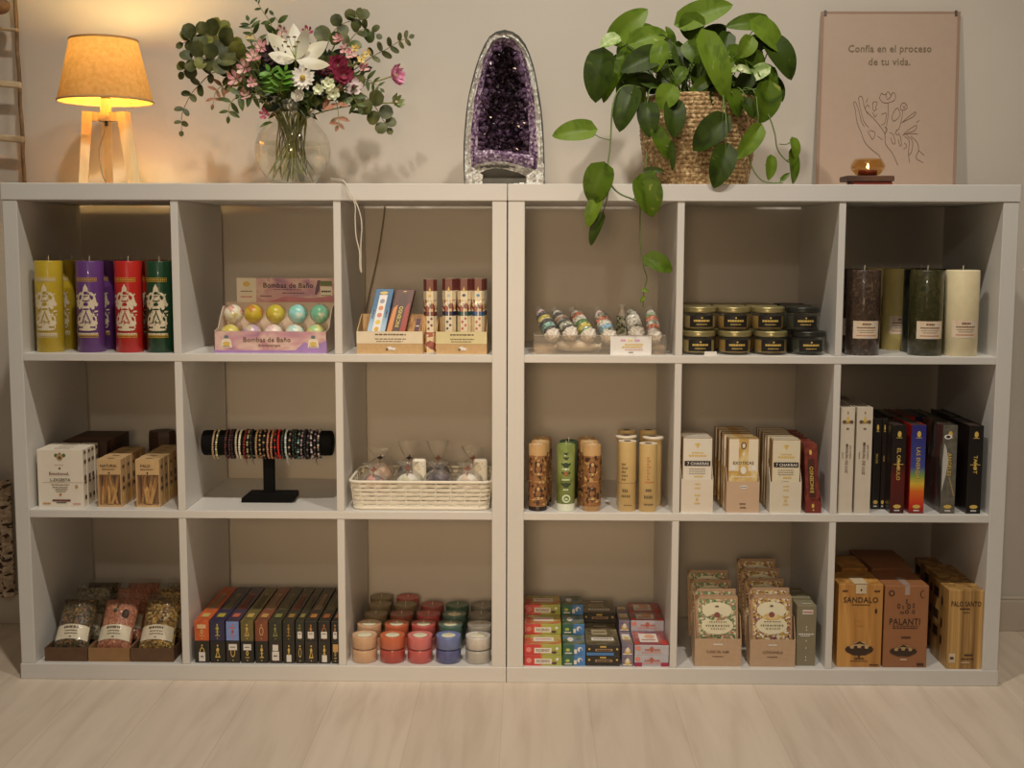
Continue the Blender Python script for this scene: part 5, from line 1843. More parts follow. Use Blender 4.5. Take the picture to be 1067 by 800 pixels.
# ---- plain pillar candles
def pillars():
    r = .0372
    rd = random.Random(6)
    lb = blotch('candle_label', [D(206, 168, 128), D(216, 186, 150), D(198, 176, 156)], 40, .55)
    br = blotch('wax_brown', [D(44, 30, 22), D(62, 44, 32), D(96, 74, 54)], 90, .3, .5, detail=8, distort=1.5)
    gr = blotch('wax_forest', [D(40, 36, 15), D(52, 48, 22), D(76, 66, 36)], 70, .3, .5, detail=8, distort=1.2)
    iv = mat('wax_ivory', D(214, 190, 142), .45, noise=.05, nscale=40, sss=.15, coat=.15)
    yw = mat('wax_cream_yellow', D(196, 168, 96), .45, noise=.06, nscale=30, sss=.15, coat=.15)
    bk = mat('wax_black_green', D(30, 32, 22), .35, noise=.1, coat=.4)

    def mk(lab, u, y, wax, hpx, labelled=True, lz=(.20, .405)):
        h = hpx
        x = xat(u, y, Z2 + h / 2)
        x = min(max(x, RX[4] + r + .001), RX[5] - r - .001)
        t = thing('pillar_candle', lab, 'candle', (x, y, Z2), 'plain pillar candles')
        part('wax_body', pillar(r, h, wax, 48), t)
        b = B(); b.tube([(0, 0, h - .003), (.0004, 0, h + .004), (.0008, 0, h + .010)], .0009, WICK, 6)
        part('wick', b, t)
        if labelled:
            b = B()
            rect_wrap(b, r, -.031, .031, h * lz[0], h * lz[1], lb, .0005, 16)
            dz = h * (lz[1] - lz[0])
            for f, q, hh in ((.82, .010, .0035), (.62, .022, .0025), (.46, .020, .0012), (.34, .016, .0012), (.17, .022, .0022)):
                scrib_wrap(b, r, -q, q, h * lz[0] + dz * f, hh, INKBROWN if f != .17 else mat('print_orange', D(176, 110, 60), .5, noise=0), rd)
            part('label', b, t)
        return t
    H = zat(965, 281, .055) - Z2
    mk('dark brown marbled pillar candle with pale label, nearest the jar candles', 899.3, .056, br, H)
    mk('dark green pillar candle with pale label, front of the plain candles', 965, .052, gr, H)
    mk('ivory pillar candle with pale label, at the outer end of its shelf', 1001.6, .050, iv, H, lz=(.215, .42))
    mk('cream yellow pillar candle standing back between the brown and green ones', 936, .205, yw, H, lz=(.2, .42))
    mk('brown pillar candle hidden behind the front brown one', 887, .16, br, H)
    mk('nearly black pillar candle peeking out behind the front green one', 958, .1295, bk, H, lz=(.2, .41))
    mk('dark pillar candle in the gap behind the green and ivory ones', 978, .20, bk, H, False)
    mk('cream yellow pillar candle at the very back of the plain candles', 918, .29, yw, H, False)
    mk('dark green pillar candle at the back behind the cream yellow one', 952, .286, gr, H, False)


pillars()
# ================================================================== middle row of cubes
def carton(w, d, h, mt, c=.0006):
    b = B()
    b.box(-w / 2, w / 2, 0, d, 0, h, mt, c)
    return b


# ---- white cartons and palo santo boxes
def soaps():
    rd = random.Random(15)
    y0 = .028
    x0, x1 = xat(39.6, y0, Z1 + .05), xat(87, y0, Z1 + .05)
    w = x1 - x0
    h = zat(60, 468.3, y0) - Z1
    d = .0245
    wm = mat('carton_white', D(214, 194, 164), .5, noise=.02)
    b = carton(w, d, h, wm)
    leafm = mat('print_leaf', D(70, 92, 54), .5, noise=0); org = mat('print_amber', D(176, 116, 50), .5, noise=0); maro = mat('print_maroon', D(110, 58, 48), .5, noise=0)
    b.disc('front', .42, .90, .0042, .0042, leafm); b.disc('front', .59, .90, .0042, .0042, leafm)
    b.disc('front', .5, .87, .0075, .008, mat('print_tan', D(170, 132, 84), .5, noise=0), .0008); b.disc('front', .5, .92, .0035, .004, MATS['print_tan'], .0009); b.disc('front', .5, .86, .004, .0035, INKBROWN, .001); b.disc('front', .5, .93, .0015, .0018, INKBROWN, .001)
    b.rect('front', .38, .73, .58, .737, MATS['print_tan'], .0007)
    b.disc('front', .49, .675, .0025, .0025, maro)
    b.txt('front', 'Emotional,', .48, .585, .0072, maro, .048); b.txt('front', 'L-DIGESTA', .50, .475, .0068, INK, .046)
    b.rect('front', .1, .425, 1, .431, MATS['print_tan'])
    for z_, a0, a1 in ((.39, .3, .7), (.345, .32, .66), (.31, .38, .66), (.275, .40, .62)):
        b.scrib('front', a0, a1, z_, .0016, INKBROWN, rd)
    b.disc('front', .85, .36, .0035, .004, MATS['print_tan']); b.disc('front', .49, .22, .003, .003, org)
    b.rect('front', .31, .10, .71, .135, maro); b.scrib('front', .40, .62, .08, .0022, INK, rd); b.scrib('front', .10, .28, .065, .0035, org, rd); b.scrib('front', .76, .93, .06, .0032, mat('print_rose3', D(190, 120, 110), .5, noise=0), rd)
    for z_, hh in ((.94, .006), (.78, .008), (.50, .012), (.42, .006), (.16, .010)):
        b.rect('right', .25, z_ - hh / 2 / h, .75, z_ + hh / 2 / h, INKBROWN)
    b.scrib('top', .35, .7, .5, .004, INKBROWN, rd)
    me = b.mesh('white_carton')
    for k in range(4):
        tag(link('white_carton', me, None, ((x0 + x1) / 2 + .0008 * (k % 2) , y0 + k * (d + .0012), Z1)),
            'white carton with small emblem and dark lettering, %s of four' % ('front' if k == 0 else ORD[k] + ' from the front'), 'box', 'white cartons standing in a row')
    # dark brown cartons behind
    yb = y0 + 4 * (d + .0012) + .004
    xr = xat(111.6, yb, Z1 + .1)
    hb = zat(100, 459.5, yb) - Z1
    dm = mat('carton_dark', D(62, 40, 28), .5, noise=.08); rdm = mat('carton_rust', D(96, 54, 34), .5, noise=.08)
    for k in range(6):
        b = carton(w, .0265, hb, rdm if k == 1 else dm)
        for z_ in (.8, .55, .3):
            b.rect('right', .3, z_, .7, z_ + .08, mat('carton_dark_print', D(40, 28, 20), .5, noise=0))
        b.scrib('top', .3, .7, .5, .004, mat('carton_print', D(120, 84, 54), .5, noise=0), rd)
        solo('dark_carton', b, 'dark brown carton behind the white cartons, %s of its row' % ('front' if k == 0 else ORD[k] + ' from the front'), 'box', (xr - w / 2, yb + k * .0275, Z1), 'dark cartons standing in a row')
    # palo santo boxes with a window
    stick = wood('palo_stick', D(186, 126, 58), D(228, 182, 110), 'z', 60, .6, .3)
    win = clear('box_window', (.97, .94, .9), .06, .03, .8)
    inside = None
    for ci, (ua, ub, nm, n, word) in enumerate([(101.8, 126.5, 'beside the white cartons', 5, 'NATURAL'), (141.7, 166.5, 'next to the divider', 6, 'PALO')]):
        xa, xb = xat(ua, y0 + .004, Z1 + .04), xat(ub, y0 + .004, Z1 + .04)
        ww = xb - xa
        hh = zat(115, 479, y0) - Z1
        dd = .034
        proto = None
        for k in range(n):
            lab = 'kraft window box of palo santo sticks, %s in the row %s' % (ORD[k], nm)
            loc = (min((xa + xb) / 2, LX[1] - ww / 2 - .001), y0 + .004 + k * (dd + .003), Z1)
            if proto is not None:
                clone(proto, loc, lab, rz=(.03 if k % 2 else -.02))
                continue
            t = proto = thing('palo_santo_box', lab, 'box', loc, 'kraft boxes of palo santo sticks')
            b = B()
            zw0, zw1 = hh * .045, hh * .68
            e = .004
            for q in [(-ww / 2, ww / 2, 0, dd, zw1, hh), (-ww / 2, ww / 2, 0, dd, 0, zw0), (-ww / 2, -ww / 2 + e, 0, dd, zw0, zw1), (ww / 2 - e * .6, ww / 2, 0, dd, zw0, zw1), (-ww / 2 + e, ww / 2 - e * .6, dd - .002, dd, zw0, zw1)]:
                b.box(*q, KRAFT2)
            b.box_ = (-ww / 2, ww / 2, 0, dd, 0, hh)
            b.txt('front', word, .5 if ci == 0 else .42, .87, .0062, INK, ww * .72); b.scrib('front', .2, .75, .795, .0022, INKBROWN, rd); b.disc('front', .5, .72, .002, .002, INK)
            b.rect('right', .25, .35, .75, .42, INKBROWN); b.rect('right', .3, .5, .7, .62, INKBROWN); b.rect('right', .3, .8, .7, .86, INKBROWN); b.rect('right', .2, .08, .8, .3, stick); b.rect('top', .35, .4, .65, .6, INKBROWN)
            part('carton', b, t)
            rs = random.Random(30 + ci)
            for i in range(7):
                b = B()
                xm = -ww * .36 + ww * .72 * i / 6
                tl = rs.uniform(-.34, .34)
                s0, s1 = Vector((xm - tl * .05, .006 + .016 * (i % 2), zw0 + .001)), Vector((xm + tl * .05, .008 + .016 * ((i + 1) % 2), zw1 - .002))
                lim = ww / 2 - e - .004
                s0.x = max(-lim, min(lim, s0.x)); s1.x = max(-lim, min(lim, s1.x))
                b.tube([s0, s0.lerp(s1, .5) + Vector((rs.uniform(-.001, .001), 0, 0)), s1], rs.uniform(.0032, .0046), stick, 5)
                part('palo_stick', b, t)
            b = B(); b.box(-ww / 2 + .0005, ww / 2 - .0005, -.0004, .0002, zw0 - .001, zw1 + .001, win)
            part('window', b, t)
    # dark block at the back
    yk = y0 + .245
    xa, xb = xat(150, yk, Z1 + .15), min(xat(179, yk, Z1 + .15), LX[1] - .002)
    hk = zat(165, 450.7, yk) - Z1
    b = B(); b.M = Matrix.Translation(((xa + xb) / 2, yk + .035, Z1))
    b.lathe([((xb - xa) / 2 * .93, 0), ((xb - xa) / 2, .006), ((xb - xa) / 2, hk - .012), ((xb - xa) / 2 * .94, hk)], dm, 8, cap0=True, cap1=True, smooth=False)
    b.M = None
    solo('dark_tub', b, 'tall dark brown tub at the very back above the palo santo boxes', 'tub')


soaps()


# ---- bracelet bar
def bracelets():
    rd = random.Random(77)
    yb = .115
    velvet = mat('black_velvet', (.006, .0055, .0055), .9, noise=.2, nscale=300, spec=.15)
    xa, xb = xat(212, yb, Z1 + .14), xat(347, yb, Z1 + .14)
    zt_, zb_ = zat(280, 448.3, yb) - Z1, zat(280, 474.2, yb) - Z1
    r = (zt_ - zb_) / 2
    zc = (zt_ + zb_) / 2
    xm = (xa + xb) / 2
    t = thing('bracelet_stand', 'black velvet T-bar stand loaded with beaded bracelets', 'display stand', (xm, yb, Z1))
    L = (xb - xa) / 2
    b = B(); b.M = Matrix.Translation((0, 0, zc)) @ Matrix.Rotation(pi / 2, 4, 'Y')
    b.lathe([(0, -L), (r - .005, -L), (r - .001, -L + .002), (r, -L + .006), (r, L - .006), (r - .001, L - .002), (r - .005, L), (0, L)], velvet, 40)
    part('bar', b, t)
    px0, px1 = xat(275.3, yb, Z1 + .05) - xm, xat(286, yb, Z1 + .05) - xm
    b = B(); b.box(px0, px1, -.011, .011, .02, zc - r * .7, velvet, .001)
    part('post', b, t)
    bx0, bx1 = xat(251.5, yb - .024, Z1) - xm, xat(308, yb - .024, Z1) - xm
    hb = .0205
    b = B()
    pts = [(bx0, -.026, 0), (bx1 - .010, -.026, 0), (bx1, -.026, .009), (bx1, -.026, hb - .002), (bx1 - .003, -.026, hb), (bx0 + .013, -.026, hb), (bx0 + .001, -.026, hb - .010)]
    n = len(pts)
    vs = [Vector(p) for p in pts] + [Vector((p[0] * .98, .026, p[2])) for p in pts]
    b.add(vs, [tuple(range(n)), tuple(range(n, 2 * n))[::-1]] + [(i, n + i, n + (i + 1) % n, (i + 1) % n) for i in range(n)], velvet)
    part('base', b, t)
    c = lambda *a: D(*a)
    TAN, OLV, MAR, DBR, BEI, CRM, DRD, BLK, GRN_, GLD, SAL, RED, MNT, TEA, PNK, GRY, WHT = c(176, 140, 104), c(160, 146, 84), c(96, 44, 36), c(48, 32, 28), c(196, 170, 138), c(216, 202, 166), c(120, 34, 24), c(24, 20, 18), c(52, 66, 50), c(170, 128, 72), c(190, 112, 84), c(196, 32, 24), c(170, 184, 160), c(70, 110, 104), c(170, 130, 124), c(110, 104, 98), c(210, 196, 180)
    L_ = [(145, 'tan', [TAN]), (172, 'olive yellow', [OLV, OLV, CRM]), (240, 'maroon', [MAR, MAR, DBR]), (270, 'maroon and brown', [MAR, DBR]), (288, 'dark brown', [DBR, BLK]), (318, 'beige', [BEI]), (345, 'cream', [CRM]), (380, 'thick dark red', [DRD]), (405, 'brown and olive', [TAN, BLK, OLV]), (430, 'black and green', [BLK, BLK, GRN_]), (468, 'gold tan', [GLD, TAN]), (497, 'brown and tan', [GLD, DBR]), (525, 'black with gold beads', [BLK, BLK, GLD]), (555, 'salmon', [SAL, SAL, TAN]), (583, 'tan and brown', [GLD, SAL]), (610, 'dark with red beads', [BLK, RED, BLK]), (635, 'bright red', [RED]), (663, 'dark olive', [GRN_, DBR]),
          (690, 'mint white', [MNT, WHT]), (718, 'brown with pale beads', [DBR, TAN, BLK]), (745, 'dark green', [GRN_, BLK]), (765, 'black and green with gaps', [BLK, GRN_]), (785, 'teal', [TEA, MNT, BLK, BLK]), (808, 'rosy grey', [PNK, GRY, PNK, BLK]), (832, 'black', [BLK]), (855, 'glossy black', [BLK, BLK, GRY]), (882, 'black and white', [WHT, BLK, PNK]), (908, 'dark with pink beads', [BLK, PNK, BLK]), (935, 'grey with white charm', [GRY, BLK, WHT, TAN])]
    bm = {}
    for i, (zx, nm, cols) in enumerate(L_):
        u = 205 + zx / 7.259
        x = xat(u, yb, Z1 + .14)
        R_ = r + .0035
        thick = .0032 if 'thick' in nm or 'black' == nm else .0027
        b = B()
        nb = int(2 * pi * R_ / (thick * 2.05))
        tilt = rd.uniform(-.07, .07)
        for k in range(nb):
            a = 2 * pi * k / nb
            col = cols[k % len(cols)]
            if col not in bm:
                bm[col] = mat('bead_%d' % len(bm), col, .3, noise=.12, nscale=300, coat=.3)
            sag = -.0028
            b.ball((tilt * .03 * sin(a) + rd.uniform(-.0003, .0003), (R_ - .0008) * cos(a), R_ * sin(a) + sag), thick * rd.uniform(.92, 1.05), bm[col], 7, 5)
        o = solo('bracelet', b, '%s bead bracelet on the black bar, number %s from its open shelf side' % (nm, i + 1), 'bracelet', (x, yb, Z1 + zc), 'bead bracelets on the black bar')
        o['label'] = '%s bead bracelet hanging on the black velvet bar' % nm
        if zx in (380, 430, 690, 908):
            b2 = B()
            e = [(0, -R_ * .3, -R_ - .003), (.001, -R_ * .3, -R_ - .010), (.003, -R_ * .3, -R_ - .018)]
            b2.tube(e, .0006, bm[cols[-1]], 4); b2.tube([(.0005, -R_ * .3, -R_ - .004), (-.002, -R_ * .3, -R_ - .012)], .0006, bm[cols[-1]], 4)
            part('tassel', b2, o)


bracelets()


# ---- white plastic basket with bagged soaps
def soap_basket():
    rd = random.Random(31)
    y0, d = .014, .20
    x0, x1 = xat(363.5, y0, Z1 + .07), min(xat(514, y0, Z1 + .07), LX[5] - .001)
    h = zat(440, 501, y0) - Z1
    xb0, xb1 = xat(367.5, y0 + .006, Z1), xat(508, y0 + .006, Z1)
    cx = (x0 + x1) / 2
    pl = mat('basket_plastic', D(214, 196, 166), .4, noise=.02)
    t = thing('plastic_basket', 'white woven-look plastic basket full of bagged soaps', 'basket', (cx, y0, Z1))
    wt, wb = (x1 - x0) / 2, (xb1 - xb0) / 2
    def ringp(f, inset=0.0):
        # rounded rectangle outline at height fraction f
        w = wb + (wt - wb) * f - inset
        dy0, dy1 = .006 * (1 - f) + inset, d - .006 * (1 - f) - inset
        rr = .022
        pts = []
        for cxx, cyy, a0 in ((w - rr, dy0 + rr, -pi / 2), (w - rr, dy1 - rr, 0), (-w + rr, dy1 - rr, pi / 2), (-w + rr, dy0 + rr, pi)):
            for k in range(7):
                a = a0 + pi / 2 * k / 6
                pts.append((cxx + rr * cos(a), cyy + rr * sin(a)))
        return pts
    def resample(pts, n):
        P_ = [Vector(p) for p in pts] + [Vector(pts[0])]
        ln = [0]
        for a, c in zip(P_, P_[1:]):
            ln.append(ln[-1] + (c - a).length)
        out = []
        k = 0
        for i in range(n):
            s_ = ln[-1] * i / n
            while ln[k + 1] < s_:
                k += 1
            f = (s_ - ln[k]) / max(1e-9, ln[k + 1] - ln[k])
            out.append(P_[k].lerp(P_[k + 1], f))
        return out
    b = B()
    N = 116
    rows = 6
    # horizontal weave bands passing in and out of upright ribs
    for row in range(rows):
        f0 = .05 + .85 * row / rows; f1 = f0 + .85 / rows * .80
        vs = []
        for f in (f0, (f0 + f1) / 2, f1):
            for i, p in enumerate(resample(ringp(f), N)):
                q = resample(ringp(f), N)[(i + 1) % N]
                tg = (q - p).normalized(); nn = Vector((tg.y, -tg.x))
                off = .0011 * (1 if (i // 2 + row) % 2 else -1) + (.0009 if f not in (f0, f1) else 0)
                vs.append((p.x + nn.x * off, p.y + nn.y * off, h * f))
        b.add(vs, [(j * N + i, j * N + (i + 1) % N, (j + 1) * N + (i + 1) % N, (j + 1) * N + i) for j in range(2) for i in range(N)], pl, True)
    part('woven_wall', b, t)
    b = B()
    for i in range(0, N, 4):
        p0, p1 = resample(ringp(.03), N)[i], resample(ringp(.97), N)[i]
        b.tube([(p0.x, p0.y, h * .03), (p1.x, p1.y, h * .97)], .0017, pl, 5)
    # solid panels in the middle of the front
    part('ribs', b, t)
    b = B()
    rp = resample(ringp(1.0), N)
    ring = [Vector((p.x, p.y, h - .003)) for p in rp]
    b.tube(ring + [ring[0]], .0036, pl, 8, caps=False)
    part('rim', b, t)
    b = B()
    ip = resample(ringp(0.02), N)
    b.add([(p.x, p.y, .004) for p in ip], [tuple(range(N))], pl)
    b.tube([Vector((p.x, p.y, .004)) for p in ip] + [Vector((ip[0].x, ip[0].y, .004))], .0038, pl, 6, caps=False)
    part('floor', b, t)
    film = clear('soap_bag_film', (.97, .96, .94), .08, .08, 1.0, .9)
    tiem = mat('tie_rust', D(140, 76, 50), .6, noise=.1)
    tieb = mat('tie_black', D(36, 30, 28), .6, noise=.1)
    items = [('front', 389.6, 'pink, brown and white speckled', [D(150, 84, 66), D(206, 176, 150), D(110, 90, 84), D(190, 130, 110)], 482, 1), ('front', 425, 'creamy white', [D(208, 198, 168), D(220, 208, 184), D(196, 186, 150)], 481, 1), ('front', 456.5, 'dark plum', [D(60, 46, 54), D(88, 70, 76), D(46, 38, 44)], 481, 0), ('front', 487, 'pale peach', [D(216, 192, 164), D(224, 204, 180), D(206, 178, 150)], 482, 1),
             ('back', 396, 'beige', [D(180, 140, 112), D(206, 176, 144)], 466, 2), ('back', 426.5, 'dark maroon', [D(74, 46, 42), D(50, 40, 36)], 459, 2), ('back', 456.5, 'dark green and black', [D(46, 44, 34), D(66, 60, 48), D(36, 32, 28)], 459, 1), ('back', 493, 'pale sand', [D(186, 158, 128), D(204, 180, 150)], 465, 1)]
    for row, u, nm, cols, vtop, tie in items:
        yy = y0 + (.052 if row == 'front' else .135)
        x = xat(u, yy, Z1 + .07)
        ztop = zat(u, vtop, yy) - Z1
        R_ = .0295 if row == 'front' else .0305
        zc = .006 + (.040 if row == 'front' else .053)
        if nm == 'dark plum' or nm == 'creamy white' or nm == 'pale peach':
            zc += .004
        tt = thing('bagged_soap', '%s soap in a tied clear bag, %s row of the basket' % (nm, row), 'soap', (x, yy, Z1), 'bagged soaps in the white basket')
        sm = speckle('soap_%s' % nm.split()[0] + row, cols, 60, .45, .15, coat=.3)
        b = B(); b.ball((0, 0, zc), R_ * .94, sm, 24, 14, (1, .62, .95))
        part('soap', b, tt)
        b = B()
        zn = min(zc + R_ * 1.15 + .004, ztop - .013)
        def bag(u_, v_, zn=zn, ztop=ztop, zc=zc, R_=R_):
            z = .0065 + (ztop - .0065) * v_
            if z < zn:
                g = (z - .0065) / (zn - .0065)
                k = (.55 + .47 * sin(pi * min(1, g * 1.15)) ** .7) if g < .6 else (.9 * (1 - ((g - .6) / .4) ** 2) + .22)
            else:
                g = (z - zn) / max(1e-6, ztop - zn)
                k = .22 + .62 * g ** .7
            w = 1 + .07 * sin(u_ * 2 * pi * 7 + v_ * 9) + .05 * sin(u_ * 2 * pi * 13)
            flat = .64 if z < zn else .64 - .40 * min(1, g * 1.5)
            return (R_ * 1.06 * k * w * cos(2 * pi * u_), R_ * 1.06 * k * w * flat * sin(2 * pi * u_), z)
        b.grid(bag, 34, 22, film)
        part('clear_bag', b, tt)
        b = B()
        tm = tiem if tie == 1 else tieb
        b.lathe([(.0050, zn - .002), (.0072, zn - .001), (.0072, zn + .001), (.0050, zn + .002)], tm, 14)
        if tie:
            b.tube([(0, -.006, zn), (.001, -.009, zn - .008), (-.001, -.010, zn - .015)], .0016, tiem, 6); b.tube([(0, -.006, zn), (.002, -.007, zn + .008)], .0018, tm, 6)
            b.ball((0, -.0075, zn + .0), .0028, tm, 8, 6)
        part('tie', b, tt)
    for i, (u, v) in enumerate(((437, 478), (500.5, 478))):
        yy = y0 + .092
        x = xat(u, yy, Z1 + .06)
        sm = speckle('soap_ivory_label', [D(206, 186, 152), D(216, 198, 168)], 60, .5, .1)
        b = B(); hh = zat(u, v, yy) - Z1
        b.box(-.016, .016, -.009, .009, .008, hh, sm, .004)
        for k in range(5):
            b.disc('front', .25 + .14 * k, .9 - .07 * (k % 3), .001, .001, INKBROWN)
        solo('wrapped_soap_bar', b, 'upright ivory soap bar in the basket, %s' % ('between the creamy white and dark maroon bags' if i == 0 else 'at the end beside the pale sand bag'), 'soap', (x, yy, Z1), 'upright bars in the white basket')


soap_basket()


# ---- round tubes: carved-look candles and cream cylinders
def tubes():
    rd = random.Random(44)
    bamboo = mat('tube_tan', D(176, 132, 80), .45, noise=.08, nscale=50, coat=.3)
    r = .0208
    h = zat(560, 461, .05) - Z1
    br1 = mat('carve_dark', D(66, 42, 28), .5, noise=.2, nscale=200); br2 = mat('carve_mid', D(140, 92, 52), .5, noise=.2, nscale=200); hi = mat('carve_light', D(196, 150, 92), .45, noise=.1, nscale=200)
    blk = mat('tube_base_dark', D(40, 30, 24), .4, noise=.05)
    wax = mat('tube_wax', D(206, 180, 140), .5, noise=.05)

    def carved(seed, lab, loc, dark_base):
        t = thing('carved_candle', lab, 'candle', loc, 'brown carved-look candles')
        b = B()
        b.lathe([(r * .94, 0), (r, .0012), (r, h - .001), (r - .0012, h), (r - .004, h), (r - .005, h - .003)], bamboo, 36, cap0=True)
        b.lathe([(r - .005, h - .003), (0, h - .003)], wax, 36)
        if dark_base:
            b.lathe([(r + .0002, .0002), (r + .0004, .010), (r + .0002, .0104)], blk, 36)
        part('body', b, t)
        b = B()
        rs = random.Random(seed)
        a1 = r * 1.75
        for (z0, z1) in ((.075, .445), (.46, .835)):
            rect_wrap(b, r, -a1, a1, h * z0, h * z1, br2, .0004, 22)
        for i in range(120):
            a = rs.uniform(-a1, a1); z = rs.uniform(.09, .82)
            ell_wrap(b, r, a, h * z, rs.uniform(.0012, .0045), rs.uniform(.001, .006), rs.choice((hi, br1, bamboo, br1, br2)), 8, 1, rot=rs.uniform(-1.5, 1.5), e=.0006 + .00001 * i)
        # two seated motifs
        for zc, k in ((.64, 1), (.27, 1)):
            ell_wrap(b, r, .001, h * zc, .0085, .017, br1, 16, 2, e=.0014); ell_wrap(b, r, .001, h * (zc + .07), .0032, .0045, hi, 12, 1, e=.0016); ell_wrap(b, r, .001, h * zc, .0055, .008, br2, 12, 2, e=.0016); ell_wrap(b, r, .001, h * (zc - .075), .008, .003, hi, 12, 1, e=.0016)
        part('relief_print', b, t)
        b = B(); b.tube([(0, 0, h - .003), (.0005, 0, h + .004)], .0008, WICK, 5); part('wick', b, t)
        return t
    for ci, (u, nm) in enumerate(((560.4, 'beside the side panel'), (616.5, 'beside the green one'))):
        for k in range(3):
            y = .012 + r + k * .048
            x = xat(u, .03, Z1 + h / 2) + (-.0 if k == 0 else (.006 * k if ci == 0 else -.004 * k))
            x = max(x, RX[0] + r + .001)
            carved(100 + ci * 10 + k, 'brown carved-look candle %s, %s in its row' % (nm, ('front', 'second', 'back')[k]), (x, y, Z1), ci == 0)
    gm = blotch('green_tube', [D(100, 104, 42), D(122, 128, 62), D(140, 140, 80)], 20, .35, .5)
    dg = mat('green_dark', D(46, 60, 36), .45, noise=.1)
    x = xat(589.5, .03, Z1 + h / 2)
    def green(lab, loc, m_):
        t = thing('green_candle', lab, 'candle', loc, 'green tube candles')
        b = B()
        b.lathe([(r * .94, 0), (r, .0012), (r, h - .001), (r - .0012, h), (r - .004, h), (r - .005, h - .003), (0, h - .003)], m_, 36, cap0=True)
        b.lathe([(r + .0003, .0005), (r + .0005, .0165), (r + .0003, .017)], mat('tube_foot_pale', D(206, 200, 170), .4, noise=.05), 36)
        part('body', b, t)
        b = B()
        pale = mat('green_print_pale', D(196, 204, 160), .5, noise=0)
        for z, rz in ((.87, .003), (.80, .0035), (.70, .006), (.57, .0055), (.40, .006)):
            ell_wrap(b, r, 0, h * z, rz * 1.1, rz, dg if z not in (.57,) else MATS['carve_mid'], 14, 2)
            for s_ in (-1, 1):
                ell_wrap(b, r, s_ * rz * 1.25, h * (z + .012), rz * .7, rz * .35, dg, 10, 1, rot=s_ * .6)
        for z, rx in ((.64, .0085), (.48, .009), (.33, .006)):
            scrib_wrap(b, r, -rx, rx, h * z, .0032, pale, rd)
        ell_wrap(b, r, .001, h * .195, .0095, .0095, pale, 20, 3, e=.0009); ell_wrap(b, r, .001, h * .195, .006, .006, gm, 16, 2, e=.0011); ell_wrap(b, r, .001, h * .19, .0035, .0022, pale, 10, 1, e=.0013)
        part('print', b, t)
        b = B(); b.tube([(0, 0, h - .003), (.0005, 0, h + .008)], .0008, WICK, 5); part('wick', b, t)
    green('bright green printed tube candle with pale foot', (x, .012 + r, Z1), gm)
    green('dark green tube candle just behind the bright green one', (x + .008, .012 + r + .052, Z1), dg)
    # cream cylinders
    rc = .0205
    cr = mat('cream_tube', D(196, 160, 100), .5, noise=.05, nscale=30, coat=.2)
    tops = mat('cream_tube_top', D(214, 192, 160), .5, noise=.05)
    hole = mat('tube_hole', D(120, 84, 60), .7, noise=.1)
    inkg = mat('tube_ink', D(110, 90, 56), .5, noise=0); inko = mat('tube_ink_red', D(176, 110, 60), .5, noise=0)
    H1 = zat(654, 459, .035) - Z1
    for i, (u, y, hh, lab, wide, inks) in enumerate([(653.5, .034, H1, 'cream printed tube with a seam, front pair, beside the carved candles', 0, 1), (675.2, .030, zat(675, 461.5, .03) - Z1, 'cream printed tube with reddish writing, front pair, beside the divider', 0, 2),
                                                   (652.0, .092, zat(652, 454, .08) - Z1, 'cream tube with a wide white lid behind the seamed front tube', 1, 0), (680.0, .092, zat(680, 455, .08) - Z1, 'cream tube with a wide white lid behind the tube with reddish writing', 1, 0),
                                                   (653.0, .150, zat(653, 448, .14) - Z1, 'shaded cream tube at the back of the seamed tubes', 0, 0), (675, .150, zat(675, 448, .14) - Z1, 'shaded cream tube at the back near the divider', 0, 0)]):
        x = min(xat(u, y, Z1 + .1), RX[1] - rc - .003)
        t = thing('cream_tube', lab, 'tube', (x, y, Z1), 'cream printed tubes')
        b = B()
        b.lathe([(rc * .95, 0), (rc, .001), (rc, hh)], cr, 36, cap0=True)
        if wide:
            b.lathe([(rc + .0002, hh - .006), (rc + .004, hh - .006), (rc + .0045, hh - .001), (rc + .003, hh)], tops, 36)
        b.lathe([((rc + .003) if wide else rc, hh), (rc - .003, hh + .0004), (.008, hh - .001), (0, hh - .002)], tops, 36)
        b.lathe([(.0085, hh + .0002), (.004, hh + .0006), (0, hh + .0006)], hole, 12)
        part('body', b, t)
        if inks:
            b = B()
            if inks == 1:
                rect_wrap(b, rc, -.03, .03, hh * .405, hh * .41, inkg)
                for k in range(5):
                    scrib_wrap(b, rc, -.014, -.004 + .004 * (k % 2), hh * (.68 - .055 * k), .004, inkg, rd)
                scrib_wrap(b, rc, -.012, .002, hh * .30, .007, inkg, rd); scrib_wrap(b, rc, -.014, .006, hh * .22, .005, inkg, rd); scrib_wrap(b, rc, -.008, .010, hh * .09, .002, inkg, rd)
            else:
                for k in range(8):
                    scrib_wrap(b, rc, -.004, .001 + .003 * (k % 2), hh * (.80 - .045 * k), .0035, inko, rd)
                scrib_wrap(b, rc, -.008, .014, hh * .44, .003, inko, rd); scrib_wrap(b, rc, -.006, .008, hh * .32, .006, INKBROWN, rd); scrib_wrap(b, rc, -.010, .010, hh * .22, .007, inkg, rd); scrib_wrap(b, rc, -.010, .012, hh * .11, .004, inkg, rd)
            part('print', b, t)


tubes()


